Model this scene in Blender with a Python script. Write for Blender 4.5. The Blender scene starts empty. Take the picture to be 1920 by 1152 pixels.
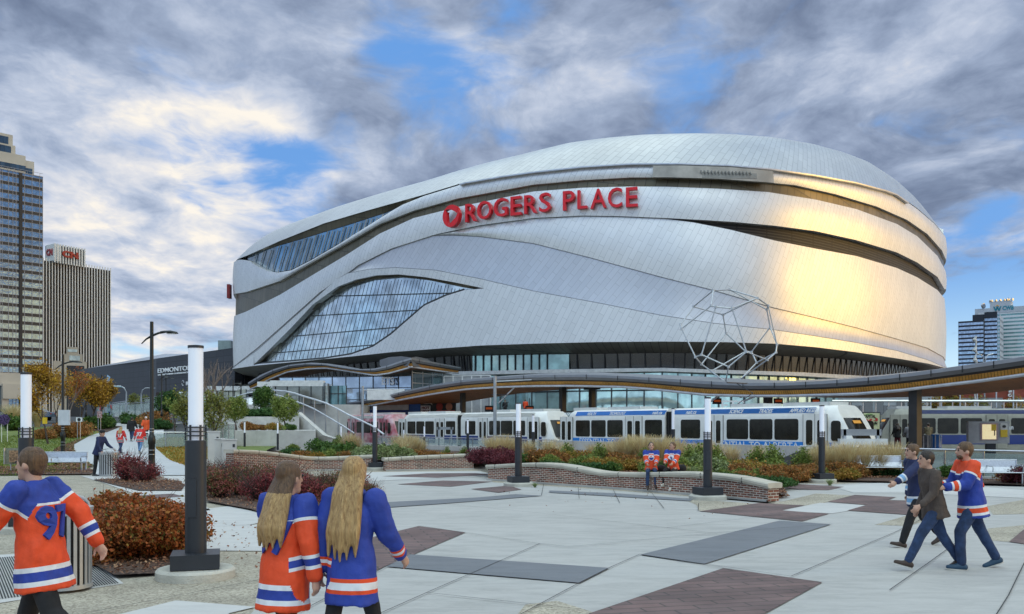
import bpy, bmesh, math, random
import numpy as np
from mathutils import Vector, Matrix, noise as mnoise
R = math.radians
random.seed(7)
SC = bpy.context.scene
COL = SC.collection
F, HZ, CH = 1700.0, 797.0, 2.0      # focal length in pixels of the 1920 wide photo, horizon row, eye height

# ---------------------------------------------------------------- camera
cam = bpy.data.cameras.new('camera'); cam_o = bpy.data.objects.new('camera', cam); COL.objects.link(cam_o)
cam_o.location = (0, 0, CH); cam_o.rotation_euler = (R(90), 0, 0)
cam.sensor_width = 36; cam.lens = 36*F/1920; cam.shift_y = (HZ-576)/1920
cam.clip_start = 0.1; cam.clip_end = 6000
SC.camera = cam_o
SC.view_settings.view_transform = 'Standard'; SC.view_settings.look = 'None'
SC.view_settings.exposure = 0.66; SC.view_settings.gamma = 1
SC.render.resolution_x = 1024; SC.render.resolution_y = 614
SC.cycles.max_bounces = 6; SC.cycles.diffuse_bounces = 3; SC.cycles.glossy_bounces = 3
SC.cycles.transparent_max_bounces = 8; SC.cycles.transmission_bounces = 4
SC.cycles.caustics_reflective = False; SC.cycles.caustics_refractive = False
try:
    SC.cycles.use_denoising = True
    SC.cycles.denoiser = 'OPENIMAGEDENOISE'
except Exception: pass

# ---------------------------------------------------------------- node helper
class NT:
    def __init__(s, nt): s.nt = nt; s.L = nt.links
    def n(s, t, **kw):
        nd = s.nt.nodes.new(t)
        for k, v in kw.items():
            if k.startswith('i_'):
                k = k[2:]; k = int(k) if k.isdigit() else k
                s.put(nd.inputs[k], v)
            else: setattr(nd, k, v)
        return nd
    def put(s, sock, v):
        if isinstance(v, bpy.types.NodeSocket): s.L.new(v, sock)
        elif isinstance(v, bpy.types.Node): s.L.new(v.outputs[0], sock)
        else:
            if hasattr(sock.default_value, '__len__') and len(sock.default_value) == 4 and len(v) == 3: v = (*v, 1)
            sock.default_value = v
    def math(s, op, a, b=0.0, c=0.0, clamp=False):
        nd = s.nt.nodes.new('ShaderNodeMath'); nd.operation = op; nd.use_clamp = clamp
        s.put(nd.inputs[0], a); s.put(nd.inputs[1], b)
        if op in ('MULTIPLY_ADD', 'SMOOTH_MIN'): s.put(nd.inputs[2], c)
        return nd.outputs[0]
    def vmath(s, op, a, b=(0, 0, 0)):
        nd = s.nt.nodes.new('ShaderNodeVectorMath'); nd.operation = op
        s.put(nd.inputs[0], a); s.put(nd.inputs[1], b)
        return nd.outputs['Value'] if op in ('DOT_PRODUCT', 'LENGTH') else nd.outputs[0]
    def mix(s, fac, a, b, blend='MIX'):
        nd = s.nt.nodes.new('ShaderNodeMix'); nd.data_type = 'RGBA'; nd.blend_type = blend
        s.put(nd.inputs[0], fac); s.put(nd.inputs[6], a); s.put(nd.inputs[7], b)
        return nd.outputs[2]
    def ramp(s, fac, stops, interp='LINEAR'):
        nd = s.nt.nodes.new('ShaderNodeValToRGB'); cr = nd.color_ramp; cr.interpolation = interp
        while len(cr.elements) < len(stops): cr.elements.new(0.5)
        for e, (p, c) in zip(cr.elements, stops):
            e.position = p; e.color = (*c, 1) if len(c) == 3 else c
        s.put(nd.inputs[0], fac)
        return nd.outputs[0]
    def noise(s, vec, scale, detail=4, rough=.55, dist=0.0, dims='3D'):
        nd = s.nt.nodes.new('ShaderNodeTexNoise'); nd.noise_dimensions = dims
        s.put(nd.inputs['Vector'], vec)
        nd.inputs['Scale'].default_value = scale; nd.inputs['Detail'].default_value = detail
        nd.inputs['Roughness'].default_value = rough; nd.inputs['Distortion'].default_value = dist
        return nd.outputs[0]
    def maprange(s, v, a, b, c=0.0, d=1.0, smooth=True):
        nd = s.nt.nodes.new('ShaderNodeMapRange'); nd.interpolation_type = 'SMOOTHSTEP' if smooth else 'LINEAR'
        s.put(nd.inputs[0], v)
        for i, x in enumerate((a, b, c, d)): nd.inputs[i+1].default_value = x
        return nd.outputs[0]

# ---------------------------------------------------------------- world: evening sky with broken cloud
SUN_DIR = Vector((0.97, 0.08, 0.155)).normalized()
w = bpy.data.worlds.new('World'); SC.world = w; w.use_nodes = True
w.node_tree.nodes.clear(); t = NT(w.node_tree)
tc = t.n('ShaderNodeTexCoord'); D = tc.outputs['Generated']
D = t.vmath('NORMALIZE', D)
sx = t.n('ShaderNodeSeparateXYZ', i_0=D)
sky = t.n('ShaderNodeTexSky', sky_type='NISHITA', sun_disc=False)
sky.sun_elevation = math.asin(SUN_DIR.z); sky.sun_rotation = math.atan2(SUN_DIR.x, SUN_DIR.y)
sky.air_density = 1.0; sky.dust_density = 0.6; sky.ozone_density = 2.0
zc = t.math('ADD', t.math('MAXIMUM', sx.outputs[2], 0.0), 0.16)
cx = t.math('DIVIDE', sx.outputs[0], zc); cy = t.math('DIVIDE', sx.outputs[1], zc)
cp = t.n('ShaderNodeCombineXYZ', i_0=cx, i_1=t.math('MULTIPLY', cy, 0.8), i_2=0.0)
def pxdir(px, py): return Vector(((px-960)/F, 1, (HZ-py)/F)).normalized()
def blob(px, py, rad, soft=None):
    c = pxdir(px, py); dt = t.vmath('DOT_PRODUCT', D, tuple(c))
    r0 = math.cos(rad/F); 
    return t.maprange(dt, r0, 1.0)
def addm(items):
    tot = None
    for b, k in items:
        v = t.math('MULTIPLY', b, k); tot = v if tot is None else t.math('ADD', tot, v)
    return tot
def billow(vec, scale, detail, seed=0.0):
    v = t.n('ShaderNodeTexVoronoi', feature='F1'); t.put(v.inputs['Vector'], vec)
    v.inputs['Scale'].default_value = scale; v.inputs['Detail'].default_value = detail; v.inputs['Roughness'].default_value = .52
    v.inputs['Lacunarity'].default_value = 2.1; v.normalize = True
    return t.math('SUBTRACT', 1.0, v.outputs['Distance'])
wob = t.vmath('SCALE', t.n('ShaderNodeTexNoise', i_Vector=cp, i_Scale=2.0, i_Detail=4.0).outputs['Color'])
wob.node.inputs['Scale'].default_value = .35
wp = t.vmath('ADD', cp, wob)
n_big = t.noise(cp, 1.1, 3, .5, .2)
n_mid = t.noise(wp, 2.4, 8, .58, .1)
n_det = t.noise(wp, 4.2, 8, .62, .1)
n_b = t.noise(t.vmath('ADD', cp, (7.3, 2.1, 3.0)), 1.6, 6, .60, .2)
puff = billow(wp, 3.0, 3.0)
cover = t.math('ADD', t.math('MULTIPLY', n_mid, .85), t.math('MULTIPLY', n_big, 0.40))
cover = t.math('ADD', cover, t.math('MULTIPLY', puff, .28))
cover = t.math('ADD', cover, addm([
    (blob(765, 110, 120), -.10), (blob(815, 250, 110), -.09), (blob(950, 30, 90), -.06), (blob(1250, 60, 200), -.035), (blob(545, 330, 90), -.10), (blob(1330, 180, 160), -.035),
    (blob(1890, 590, 250), -.24), (blob(1850, 60, 300), .08), (blob(1700, 330, 360), .10), (blob(250, 120, 520), .08), (blob(300, 700, 150), -.05), (blob(1100, 120, 500), .03), (blob(600, 100, 300), .03)]))
mask = t.maprange(cover, .68, .86)
shade = t.math('ADD', t.math('MULTIPLY', n_det, 0.50), t.math('MULTIPLY', n_b, 0.55))
shade = t.math('ADD', shade, t.math('MULTIPLY', puff, .42))
shade = t.math('ADD', shade, addm([
    (blob(470, 340, 170), .16), (blob(380, 250, 150), .06), (blob(60, 420, 260), .06), (blob(910, 190, 170), .11), (blob(640, 250, 200), .05), (blob(250, 560, 420), .12),
    (blob(740, 60, 160), .06), (blob(160, 60, 380), -.01), (blob(1750, 250, 620), -.03), (blob(1250, 30, 240), -.02), (blob(1840, 80, 150), .08), (blob(960, 470, 200), .06)]))
cloud = t.ramp(t.math('MULTIPLY', shade, .955), [(.64, (.095, .125, .195)), (.73, (.145, .185, .27)), (.81, (.225, .275, .375)), (.88, (.34, .385, .475)), (.95, (.50, .505, .53)), (1.0, (.64, .60, .54))])
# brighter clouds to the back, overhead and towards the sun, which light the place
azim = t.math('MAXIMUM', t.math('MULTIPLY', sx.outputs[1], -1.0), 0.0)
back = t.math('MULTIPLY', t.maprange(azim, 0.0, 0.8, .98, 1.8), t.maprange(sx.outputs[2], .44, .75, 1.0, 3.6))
sund = t.vmath('DOT_PRODUCT', D, tuple(SUN_DIR))
glow = t.maprange(sund, .90, 1.0, 0.0, 1.0)
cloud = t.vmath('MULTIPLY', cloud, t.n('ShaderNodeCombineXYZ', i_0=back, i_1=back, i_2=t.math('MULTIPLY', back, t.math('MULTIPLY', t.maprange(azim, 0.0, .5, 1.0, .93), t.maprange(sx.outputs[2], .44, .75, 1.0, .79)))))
cloud = t.mix(glow, cloud, (1.0, .66, .20))
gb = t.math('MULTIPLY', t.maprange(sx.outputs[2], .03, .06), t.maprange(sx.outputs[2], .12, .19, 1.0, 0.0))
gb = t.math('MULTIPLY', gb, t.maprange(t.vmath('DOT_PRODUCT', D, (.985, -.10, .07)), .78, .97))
low = t.maprange(sx.outputs[2], 0.0, .18, 1.0, 0.0)
blue = t.mix(low, (.10, .25, .56), (.44, .64, .76))
blue = t.mix(0.2, blue, t.vmath('MULTIPLY', sky, (.10, .10, .10)))
allc = t.mix(mask, blue, cloud)
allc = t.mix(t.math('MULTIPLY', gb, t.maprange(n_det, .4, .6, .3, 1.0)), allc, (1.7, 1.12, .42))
hz = t.maprange(sx.outputs[2], -.005, .10, 1.0, 0.0)
allc = t.mix(t.math('MULTIPLY', hz, .5), allc, (.52, .62, .68))
gnd = t.maprange(sx.outputs[2], -.03, 0.0, 1.0, 0.0)
allc = t.mix(gnd, allc, (.17, .17, .17))
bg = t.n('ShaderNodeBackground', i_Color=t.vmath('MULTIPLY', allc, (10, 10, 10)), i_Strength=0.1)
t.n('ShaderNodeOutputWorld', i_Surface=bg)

sl = bpy.data.lights.new('sun', 'SUN'); so = bpy.data.objects.new('sun', sl); COL.objects.link(so)
sl.energy = .27; sl.angle = R(13); sl.color = (1.0, .57, .10)
so.rotation_euler = (-SUN_DIR).to_track_quat('-Z', 'Y').to_euler(); so.location = (60, 20, 60)

# ---------------------------------------------------------------- helpers
def P(px, py, d): return Vector(((px-960)/F*d, d, CH-(py-HZ)/F*d))
def G(px, py, z=0.0):
    d = F*(CH-z)/(py-HZ); return P(px, py, d)
def lerp(a, b, k): return a+(b-a)*k
def itab(tab, x):
    xs = [a for a, b in tab]; ys = [b for a, b in tab]
    return float(np.interp(x, xs, ys))

class MB:
    def __init__(s): s.v = []; s.f = []; s.m = []; s.uv = {}
    def add(s, vs, fs, m=0, uvs=None):
        o = len(s.v); s.v += [tuple(x) for x in vs]
        for k, f in enumerate(fs):
            s.f.append([o+i for i in f]); s.m.append(m)
            if uvs is not None: s.uv[len(s.f)-1] = [uvs[i] for i in f]
        return s
    def box(s, c, d, rz=0, m=0, M=None):
        x, y, z = d[0]/2, d[1]/2, d[2]/2
        vs = [Vector((a*x, b*y, e*z)) for a in (-1, 1) for b in (-1, 1) for e in (-1, 1)]
        T = Matrix.Translation(c) @ (M.to_4x4() if M is not None else Matrix.Rotation(rz, 4, 'Z'))
        return s.add([T @ v for v in vs], [(0, 1, 3, 2), (4, 6, 7, 5), (0, 4, 5, 1), (2, 3, 7, 6), (0, 2, 6, 4), (1, 5, 7, 3)], m)
    def cyl(s, a, b, r, r2=None, n=10, m=0, caps=True):
        a = Vector(a); b = Vector(b); r2 = r if r2 is None else r2
        q = (b-a).to_track_quat('Z', 'Y').to_matrix()
        vs = []
        for c, rr in ((a, r), (b, r2)):
            for i in range(n):
                w = 2*math.pi*i/n; vs.append(c + q @ Vector((math.cos(w)*rr, math.sin(w)*rr, 0)))
        fs = [(i, (i+1) % n, n+(i+1) % n, n+i) for i in range(n)]
        if caps: fs += [tuple(range(n-1, -1, -1)), tuple(range(n, 2*n))]
        return s.add(vs, fs, m)
    def tube(s, pts, r, n=8, m=0):
        pts = [Vector(p) for p in pts]; rs = r if isinstance(r, (list, tuple)) else [r]*len(pts)
        vs = []; N = len(pts)
        for k, p in enumerate(pts):
            d = (pts[min(k+1, N-1)]-pts[max(k-1, 0)]).normalized()
            up = Vector((0, 0, 1)) if abs(d.z) < .95 else Vector((0, 1, 0))
            x = d.cross(up).normalized(); y = x.cross(d).normalized()
            for i in range(n):
                w = 2*math.pi*i/n; vs.append(p+(x*math.cos(w)+y*math.sin(w))*rs[k])
        fs = [(k*n+i, k*n+(i+1) % n, (k+1)*n+(i+1) % n, (k+1)*n+i) for k in range(N-1) for i in range(n)]
        fs += [tuple(range(n-1, -1, -1)), tuple(range((N-1)*n, N*n))]
        return s.add(vs, fs, m)
    def lathe(s, prof, c=(0, 0, 0), n=20, m=0):
        vs = []; c = Vector(c)
        for r, z in prof:
            for i in range(n):
                w = 2*math.pi*i/n; vs.append(c+Vector((r*math.cos(w), r*math.sin(w), z)))
        K = len(prof)
        fs = [(k*n+i, k*n+(i+1) % n, (k+1)*n+(i+1) % n, (k+1)*n+i) for k in range(K-1) for i in range(n)]
        fs += [tuple(range(n-1, -1, -1)), tuple(range((K-1)*n, K*n))]
        return s.add(vs, fs, m)
    def prism(s, poly, z0, z1, m=0, bottom=True):
        n = len(poly)
        area = sum(poly[i][0]*poly[(i+1) % n][1]-poly[(i+1) % n][0]*poly[i][1] for i in range(n))
        if area < 0: poly = poly[::-1]
        zz0 = z0 if callable(z0) else (lambda x, y: z0)
        zz1 = z1 if callable(z1) else (lambda x, y: z1)
        vs = [(p[0], p[1], zz0(p[0], p[1])) for p in poly]+[(p[0], p[1], zz1(p[0], p[1])) for p in poly]
        fs = [(i, (i+1) % n, n+(i+1) % n, n+i) for i in range(n)]+[tuple(range(n, 2*n))]
        if bottom: fs.append(tuple(range(n-1, -1, -1)))
        return s.add(vs, fs, m)
    def grid(s, rows, m=0, uv=None, closed=False):
        nr = len(rows); nc = len(rows[0])
        vs = [p for r in rows for p in r]; C = nc if closed else nc-1
        fs = [(j*nc+i, j*nc+(i+1) % nc, (j+1)*nc+(i+1) % nc, (j+1)*nc+i) for j in range(nr-1) for i in range(C)]
        return s.add(vs, fs, m, None if uv is None else [q for r in uv for q in r])
    def build(s, name, mats, parent=None, smooth=False, world=False, angle=40, **tags):
        me = bpy.data.meshes.new(name)
        me.from_pydata(s.v, [], s.f)
        mats = mats if isinstance(mats, (list, tuple)) else [mats]
        for m in mats: me.materials.append(m)
        if len(mats) > 1: me.polygons.foreach_set('material_index', s.m)
        if s.uv:
            ul = me.uv_layers.new(name='UVMap')
            for p in me.polygons:
                q = s.uv.get(p.index)
                if q:
                    for li, c in zip(p.loop_indices, q): ul.data[li].uv = c
        if smooth:
            me.polygons.foreach_set('use_smooth', [True]*len(me.polygons))
            if angle < 180:
                try: me.set_sharp_from_angle(angle=R(angle))
                except Exception: pass
        me.update()
        return link(name, me, parent, world, **tags)

def link(name, me, parent=None, world=False, label=None, cat=None, group=None, kind=None):
    o = bpy.data.objects.new(name, me); COL.objects.link(o)
    if parent is not None:
        o.parent = parent
        if world: o.matrix_parent_inverse = parent.matrix_basis.inverted()
    tag(o, label, cat, group, kind)
    return o
def tag(o, label=None, cat=None, group=None, kind=None):
    if label: o['label'] = label
    if cat: o['category'] = cat
    if group: o['group'] = group
    if kind: o['kind'] = kind
    return o
def thing(name, label, cat, loc=(0, 0, 0), rz=0, group=None, scale=1):
    o = bpy.data.objects.new(name, None); COL.objects.link(o)
    o.location = loc; o.rotation_euler = (0, 0, rz); o.scale = (scale,)*3; o.empty_display_size = .2
    return tag(o, label, cat, group)
def copy_tree(o, loc=None, rz=None, scale=None, label=None, parent=None):
    c = o.copy(); COL.objects.link(c); c.parent = parent
    for ch in o.children: copy_tree(ch, parent=c)
    if loc is not None: c.location = loc
    if rz is not None: c.rotation_euler = (0, 0, rz)
    if scale is not None: c.scale = scale if hasattr(scale, '__len__') else (scale,)*3
    if label: c['label'] = label
    return c

# ---------------------------------------------------------------- materials
MATS = {}
def mk(name, col, rough=.6, metal=0.0, var=.12, scale=2.0, bump=0.0, bscale=60, col2=None, spec=.5, emit=None, coat=0.0, alpha=None):
    if name in MATS: return MATS[name]
    m = bpy.data.materials.new(name); m.use_nodes = True; m.node_tree.nodes.clear(); t = NT(m.node_tree)
    b = t.n('ShaderNodeBsdfPrincipled'); tc = t.n('ShaderNodeTexCoord').outputs['Object']
    if var > 0 or col2:
        nz = t.noise(tc, scale, 6, .6)
        nz = t.maprange(nz, .3, .7)
        c1 = tuple(max(0, x*(1-var)) for x in col); c2 = col2 or tuple(min(1, x*(1+var)) for x in col)
        t.put(b.inputs['Base Color'], t.mix(nz, c1, c2))
    else: t.put(b.inputs['Base Color'], col)
    b.inputs['Roughness'].default_value = rough; b.inputs['Metallic'].default_value = metal
    b.inputs['Specular IOR Level'].default_value = spec; b.inputs['Coat Weight'].default_value = coat
    if bump > 0:
        bp = t.n('ShaderNodeBump', i_Strength=bump, i_Distance=.02, i_Height=t.noise(tc, bscale, 3))
        t.put(b.inputs['Normal'], bp.outputs[0])
    if emit: t.put(b.inputs['Emission Color'], emit[0]); b.inputs['Emission Strength'].default_value = emit[1]
    if alpha is not None: b.inputs['Alpha'].default_value = alpha
    t.n('ShaderNodeOutputMaterial', i_Surface=b)
    MATS[name] = m
    return m
def brickmat(name, c1, c2, mortar, bw, bh, ms, uv=False, rot=0.0, rough=.8, metal=0.0, bump=.4, axes='xy', var=.25, offset=.5, nscale=1.0, rvar=0.0, bias=0.0):
    """paving, walling and cladding: courses of rectangles in metres"""
    if name in MATS: return MATS[name]
    m = bpy.data.materials.new(name); m.use_nodes = True; m.node_tree.nodes.clear(); t = NT(m.node_tree)
    b = t.n('ShaderNodeBsdfPrincipled'); tc = t.n('ShaderNodeTexCoord')
    src = tc.outputs['UV'] if uv else tc.outputs['Object']
    mp = t.n('ShaderNodeMapping'); t.put(mp.inputs[0], src)
    mp.inputs['Rotation'].default_value = (0, 0, rot)
    br = t.n('ShaderNodeTexBrick'); t.put(br.inputs['Vector'], mp.outputs[0])
    br.offset = offset; br.inputs['Scale'].default_value = 1.0
    br.inputs['Brick Width'].default_value = bw; br.inputs['Row Height'].default_value = bh
    br.inputs['Mortar Size'].default_value = ms; br.inputs['Mortar Smooth'].default_value = .1; br.inputs['Bias'].default_value = bias
    t.put(br.inputs['Color1'], c1); t.put(br.inputs['Color2'], c2); t.put(br.inputs['Mortar'], mortar)
    nz = t.noise(tc.outputs['Object'], nscale, 6, .6)
    nz = t.maprange(nz, .3, .7, 1-var, 1+var)
    t.put(b.inputs['Base Color'], t.vmath('MULTIPLY', br.outputs[0], t.n('ShaderNodeCombineXYZ', i_0=nz, i_1=nz, i_2=nz)))
    b.inputs['Metallic'].default_value = metal; b.inputs['Roughness'].default_value = rough
    if rvar > 0:
        t.put(b.inputs['Roughness'], t.maprange(br.outputs[0], 0, 1, rough+rvar, rough-rvar, False))
    if bump > 0:
        h = t.math('ADD', t.math('MULTIPLY', br.outputs['Fac'], -1.0), t.math('MULTIPLY', t.noise(tc.outputs['Object'], 30, 3), .3))
        bp = t.n('ShaderNodeBump', i_Strength=bump, i_Distance=.01, i_Height=h); t.put(b.inputs['Normal'], bp.outputs[0])
    t.n('ShaderNodeOutputMaterial', i_Surface=b)
    MATS[name] = m
    return m
def glassmat(name, tint=(.05, .07, .08), rough=.05, mixin=None):
    """window glass seen from outside: dark room behind, mirror of the sky"""
    if name in MATS: return MATS[name]
    m = bpy.data.materials.new(name); m.use_nodes = True; m.node_tree.nodes.clear(); t = NT(m.node_tree)
    tc = t.n('ShaderNodeTexCoord').outputs['Object']
    nz = t.noise(tc, .6, 3)
    b = t.n('ShaderNodeBsdfPrincipled'); t.put(b.inputs['Base Color'], t.mix(t.maprange(nz, .35, .65), tint, tuple(c*1.6 for c in tint)))
    b.inputs['Roughness'].default_value = rough; b.inputs['Metallic'].default_value = mixin or 0.0
    b.inputs['IOR'].default_value = 1.8; b.inputs['Specular IOR Level'].default_value = .9
    bp = t.n('ShaderNodeBump', i_Strength=.05, i_Distance=.05, i_Height=t.noise(tc, .9, 2)); t.put(b.inputs['Normal'], bp.outputs[0])
    t.n('ShaderNodeOutputMaterial', i_Surface=b)
    MATS[name] = m
    return m
def leafmat(name, stops, rough=.6):
    if name in MATS: return MATS[name]
    m = bpy.data.materials.new(name); m.use_nodes = True; m.node_tree.nodes.clear(); t = NT(m.node_tree)
    g = t.n('ShaderNodeNewGeometry'); tc = t.n('ShaderNodeTexCoord').outputs['Object']
    nz = t.noise(tc, 2.2, 2)
    f = t.math('ADD', t.math('MULTIPLY', g.outputs['Random Per Island'], .62), t.math('MULTIPLY', t.maprange(nz, .3, .7), .38))
    c = t.ramp(f, stops)
    b = t.n('ShaderNodeBsdfPrincipled', i_Roughness=rough); t.put(b.inputs['Base Color'], c)
    b.inputs['Specular IOR Level'].default_value = .25
    tr = t.n('ShaderNodeBsdfTranslucent'); t.put(tr.inputs['Color'], c)
    mx = t.n('ShaderNodeMixShader', i_0=.2); t.L.new(b.outputs[0], mx.inputs[1]); t.L.new(tr.outputs[0], mx.inputs[2])
    t.n('ShaderNodeOutputMaterial', i_Surface=mx)
    MATS[name] = m
    return m

white_p = mk('white_paint', (.72, .72, .70), .4)
conc = mk('concrete', (.44, .43, .41), .85, var=.14, scale=.8, bump=.15)
concl = mk('pale_concrete', (.56, .54, .50), .85, var=.12, scale=1.2, bump=.1)
dark_m = mk('charcoal_metal', (.035, .038, .045), .45, .3, var=.1)
steel = mk('galvanised_steel', (.45, .47, .50), .35, .9)
alu = mk('brushed_aluminium', (.62, .63, .65), .32, .9)
black = mk('black_plastic', (.02, .02, .022), .5)
mulch = mk('bark_mulch', (.045, .028, .02), .95, var=.5, scale=16, bump=1.0, bscale=35, col2=(.17, .10, .07))
glass_d = glassmat('dark_glass', (.012, .016, .018))
glass_s = glassmat('sky_glass', (.20, .27, .33), .03, .55)
glass_t = glassmat('teal_glass', (.30, .48, .46), .05, .35)

_txt = {}
def text_mesh(s, ext=.05, bold=0.0, shear=0.0):
    key = (s, ext, bold, shear)
    if key in _txt: return _txt[key]
    cu = bpy.data.curves.new('lettering', 'FONT'); cu.body = s; cu.extrude = ext; cu.offset = bold; cu.resolution_u = 3; cu.shear = shear
    o = bpy.data.objects.new('lettering', cu); COL.objects.link(o)
    dg = bpy.context.evaluated_depsgraph_get(); dg.update()
    me = bpy.data.meshes.new_from_object(o.evaluated_get(dg))
    bpy.data.objects.remove(o); bpy.data.curves.remove(cu)
    me.materials.clear()
    a = np.zeros(len(me.vertices)*3); me.vertices.foreach_get('co', a); a = a.reshape(-1, 3)
    lo = a.min(0); hi = a.max(0)
    _txt[key] = (a-[lo[0], lo[1], 0], [tuple(p.vertices) for p in me.polygons], (hi-lo))
    return _txt[key]
def text_into(mb, s, w, h, T, ext=.05, bold=0.0, m=0, shear=0.0, depth=None):
    """letters fitted to a w x h box; T maps (x right, y up, z out) to the world"""
    a, fs, sz = text_mesh(s, ext, bold, shear)
    k = 1 if depth is None else depth/(2*ext)
    vs = [T @ Vector((p[0]/sz[0]*w, p[1]/sz[1]*h, p[2]*k)) for p in a]
    mb.add(vs, fs, m)
def frame_T(origin, xdir, up=(0, 0, 1)):
    x = Vector(xdir).normalized(); u = Vector(up); z = x.cross(u).normalized(); y = z.cross(x)
    M = Matrix.Identity(4)
    for i in range(3): M[i][0] = x[i]; M[i][1] = y[i]; M[i][2] = z[i]; M[i][3] = origin[i]
    return M
# ================================================================ the arena
def catmull(pts, per, closed=True):
    out = []; n = len(pts)
    for i in range(n):
        p0, p1, p2, p3 = (Vector(pts[(i+k) % n]) for k in (-1, 0, 1, 2))
        d = max(2, int((p2-p1).length*per))
        for k in range(d):
            u = k/d
            out.append(.5*((2*p1)+(p2-p0)*u+(2*p0-5*p1+4*p2-p3)*u*u+(3*p1-p0-3*p2+p3)*u**3))
    return out
PLAN = [(-52, 190), (-51.5, 174), (-48.2, 158), (-42.0, 147.5), (-33.5, 136), (-23.5, 125), (-15, 117.2), (-6.5, 111), (4.9, 105.2), (13.5, 102), (21.8, 100.6), (31.2, 104), (44.4, 115), (57, 129), (67, 142), (73.5, 155), (76.5, 170), (76, 190), (66, 220), (40, 243), (0, 248), (-35, 228)]
AP = catmull(PLAN, 3.4)
AN = len(AP)
ANRM = []
for i in range(AN):
    d = (AP[(i+2) % AN]-AP[i-2]).normalized(); ANRM.append(Vector((d.y, -d.x)))
AS = [0.0]
for i in range(1, AN): AS.append(AS[-1]+(AP[i]-AP[i-1]).length)
def apx(p): return 960+F*p.x/p.y
front = [i for i in range(AN) if ANRM[i].dot(AP[i]) < 0]
iL = min((i for i in front if AP[i].x < 0), key=lambda i: apx(AP[i])); iR = max((i for i in front if AP[i].x > 0), key=lambda i: apx(AP[i]))
def hull(i, off): return AP[i % AN]+ANRM[i % AN]*off
def hz(tab, i, off):
    i = min(max(i, iL), iR); p = hull(i, off)
    return CH+(HZ-itab(tab, apx(p)))*p.y/F
def hull_at(px, off):
    best = min(range(iL, iR+1), key=lambda i: abs(apx(hull(i, off))-px))
    a, b = (best-1, best) if apx(hull(best, off)) > px else (best, best+1)
    pa, pb = apx(hull(a, off)), apx(hull(b, off))
    k = min(max((px-pa)/(pb-pa+1e-9), 0), 1)
    return hull(a, off).lerp(hull(b, off), k), ANRM[a % AN], lerp(AS[a % AN], AS[b % AN], k)
def hp(px, py, off):
    p, n, s = hull_at(px, off); return Vector((p.x, p.y, CH+(HZ-py)*p.y/F))
def band(mb, top, bot, ot, ob, pxr=None, ret=.9, m=0, rows=1, ext=70, gap=.5, bow=0.0, both=(1, 1)):
    a, b = iL-ext*both[0], iR+ext*both[1]
    if pxr:
        ii = [i for i in range(iL, iR+1) if pxr[0] <= apx(hull(i, .5)) <= pxr[1]]
        a, b = min(ii), max(ii)+1
        if pxr[1] > 1765: b = iR+ext
        if pxr[0] < 436: a = iL-ext
    R_ = [[] for _ in range(rows+1)]; U = [[] for _ in range(rows+1)]
    for i in range(a, b+1):
        zt = hz(top, i, ot)-gap*.06; zb = hz(bot, i, ob)+gap*.06
        if zt < zb: zt = zb = (zt+zb)/2
        s = AS[i % AN]
        for k in range(rows+1):
            u = k/rows; off = lerp(ob, ot, u)+bow*math.sin(math.pi*u)
            p = hull(i, off); z = lerp(zb, zt, u)
            R_[k].append(Vector((p.x, p.y, z))); U[k].append((s, z))
    mb.grid(R_, m, U)
    if ret:
        for k, off, fl in ((0, ob, 1), (rows, ot, 0)):
            back = [Vector((hull(i, off-ret).x, hull(i, off-ret).y, R_[k][i-a].z)) for i in range(a, b+1)]
            mb.grid([back, R_[k]] if fl else [R_[k], back], m, [U[k], U[k]])
    return a, b

CREST = [(430, 500), (446, 486), (462, 475), (490, 461), (504, 449), (537, 428), (567, 415), (650, 386), (733, 361), (817, 338), (858, 325), (921, 307), (973, 294), (1000, 287), (1069, 270), (1137, 261), (1206, 255), (1298, 252.6), (1367, 254), (1440, 259), (1514, 271), (1567, 285), (1606, 300), (1644, 323), (1667, 343), (1685, 366), (1720, 395), (1779, 462)]
A_E = [(430, 500), (446, 486), (462, 480), (525, 452), (608, 419), (692, 394), (796, 365), (871, 342), (942, 330), (1000, 322), (1092, 312), (1183, 306.5), (1275, 306), (1367, 309), (1445, 316), (1529, 328), (1606, 342), (1663, 357), (1682, 364), (1720, 391), (1751, 418), (1772, 443), (1780, 462)]
B_T = [(430, 502), (438, 492), (446, 487), (454, 487), (467, 489), (483, 500), (504, 509), (521, 511), (546, 507), (583, 488), (633, 459), (723, 402.5), (754, 384), (796, 367), (871, 344), (942, 331.5), (1000, 324), (1092, 314), (1183, 309), (1275, 308.5), (1367, 311.5), (1445, 318.5), (1529, 330), (1606, 344), (1663, 358), (1682, 365), (1720, 392), (1751, 418.5), (1772, 443), (1780, 462)]
B_B = [(431, 553), (462, 548), (525, 527.5), (587, 492), (650, 457), (712, 421), (775, 396), (858, 373), (1000, 347), (1092, 338.5), (1183, 333.5), (1252, 333.5), (1344, 336), (1440, 343), (1491, 348), (1567, 365), (1644, 388), (1701, 413), (1739, 439.5), (1766, 470), (1776, 493)]
C_T = [(433, 595), (462, 584), (525, 552.5), (587, 515), (650, 477.5), (712, 438), (775, 409), (858, 388), (1000, 359), (1092, 352), (1183, 349.5), (1252, 350), (1344, 353.5), (1440, 360), (1529, 374), (1606, 392), (1682, 420), (1720, 443), (1758, 480), (1773, 508)]
C_B = [(433, 690), (437, 688), (483, 652), (525, 615), (600, 548), (633, 527), (671, 498), (733, 467), (817, 440), (900, 423), (1000, 409.5), (1092, 405), (1160, 406), (1247, 409.6), (1321, 413.5), (1376, 417), (1453, 424), (1529, 434), (1606, 451), (1682, 474), (1720, 493), (1758, 520), (1771, 543)]
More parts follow.
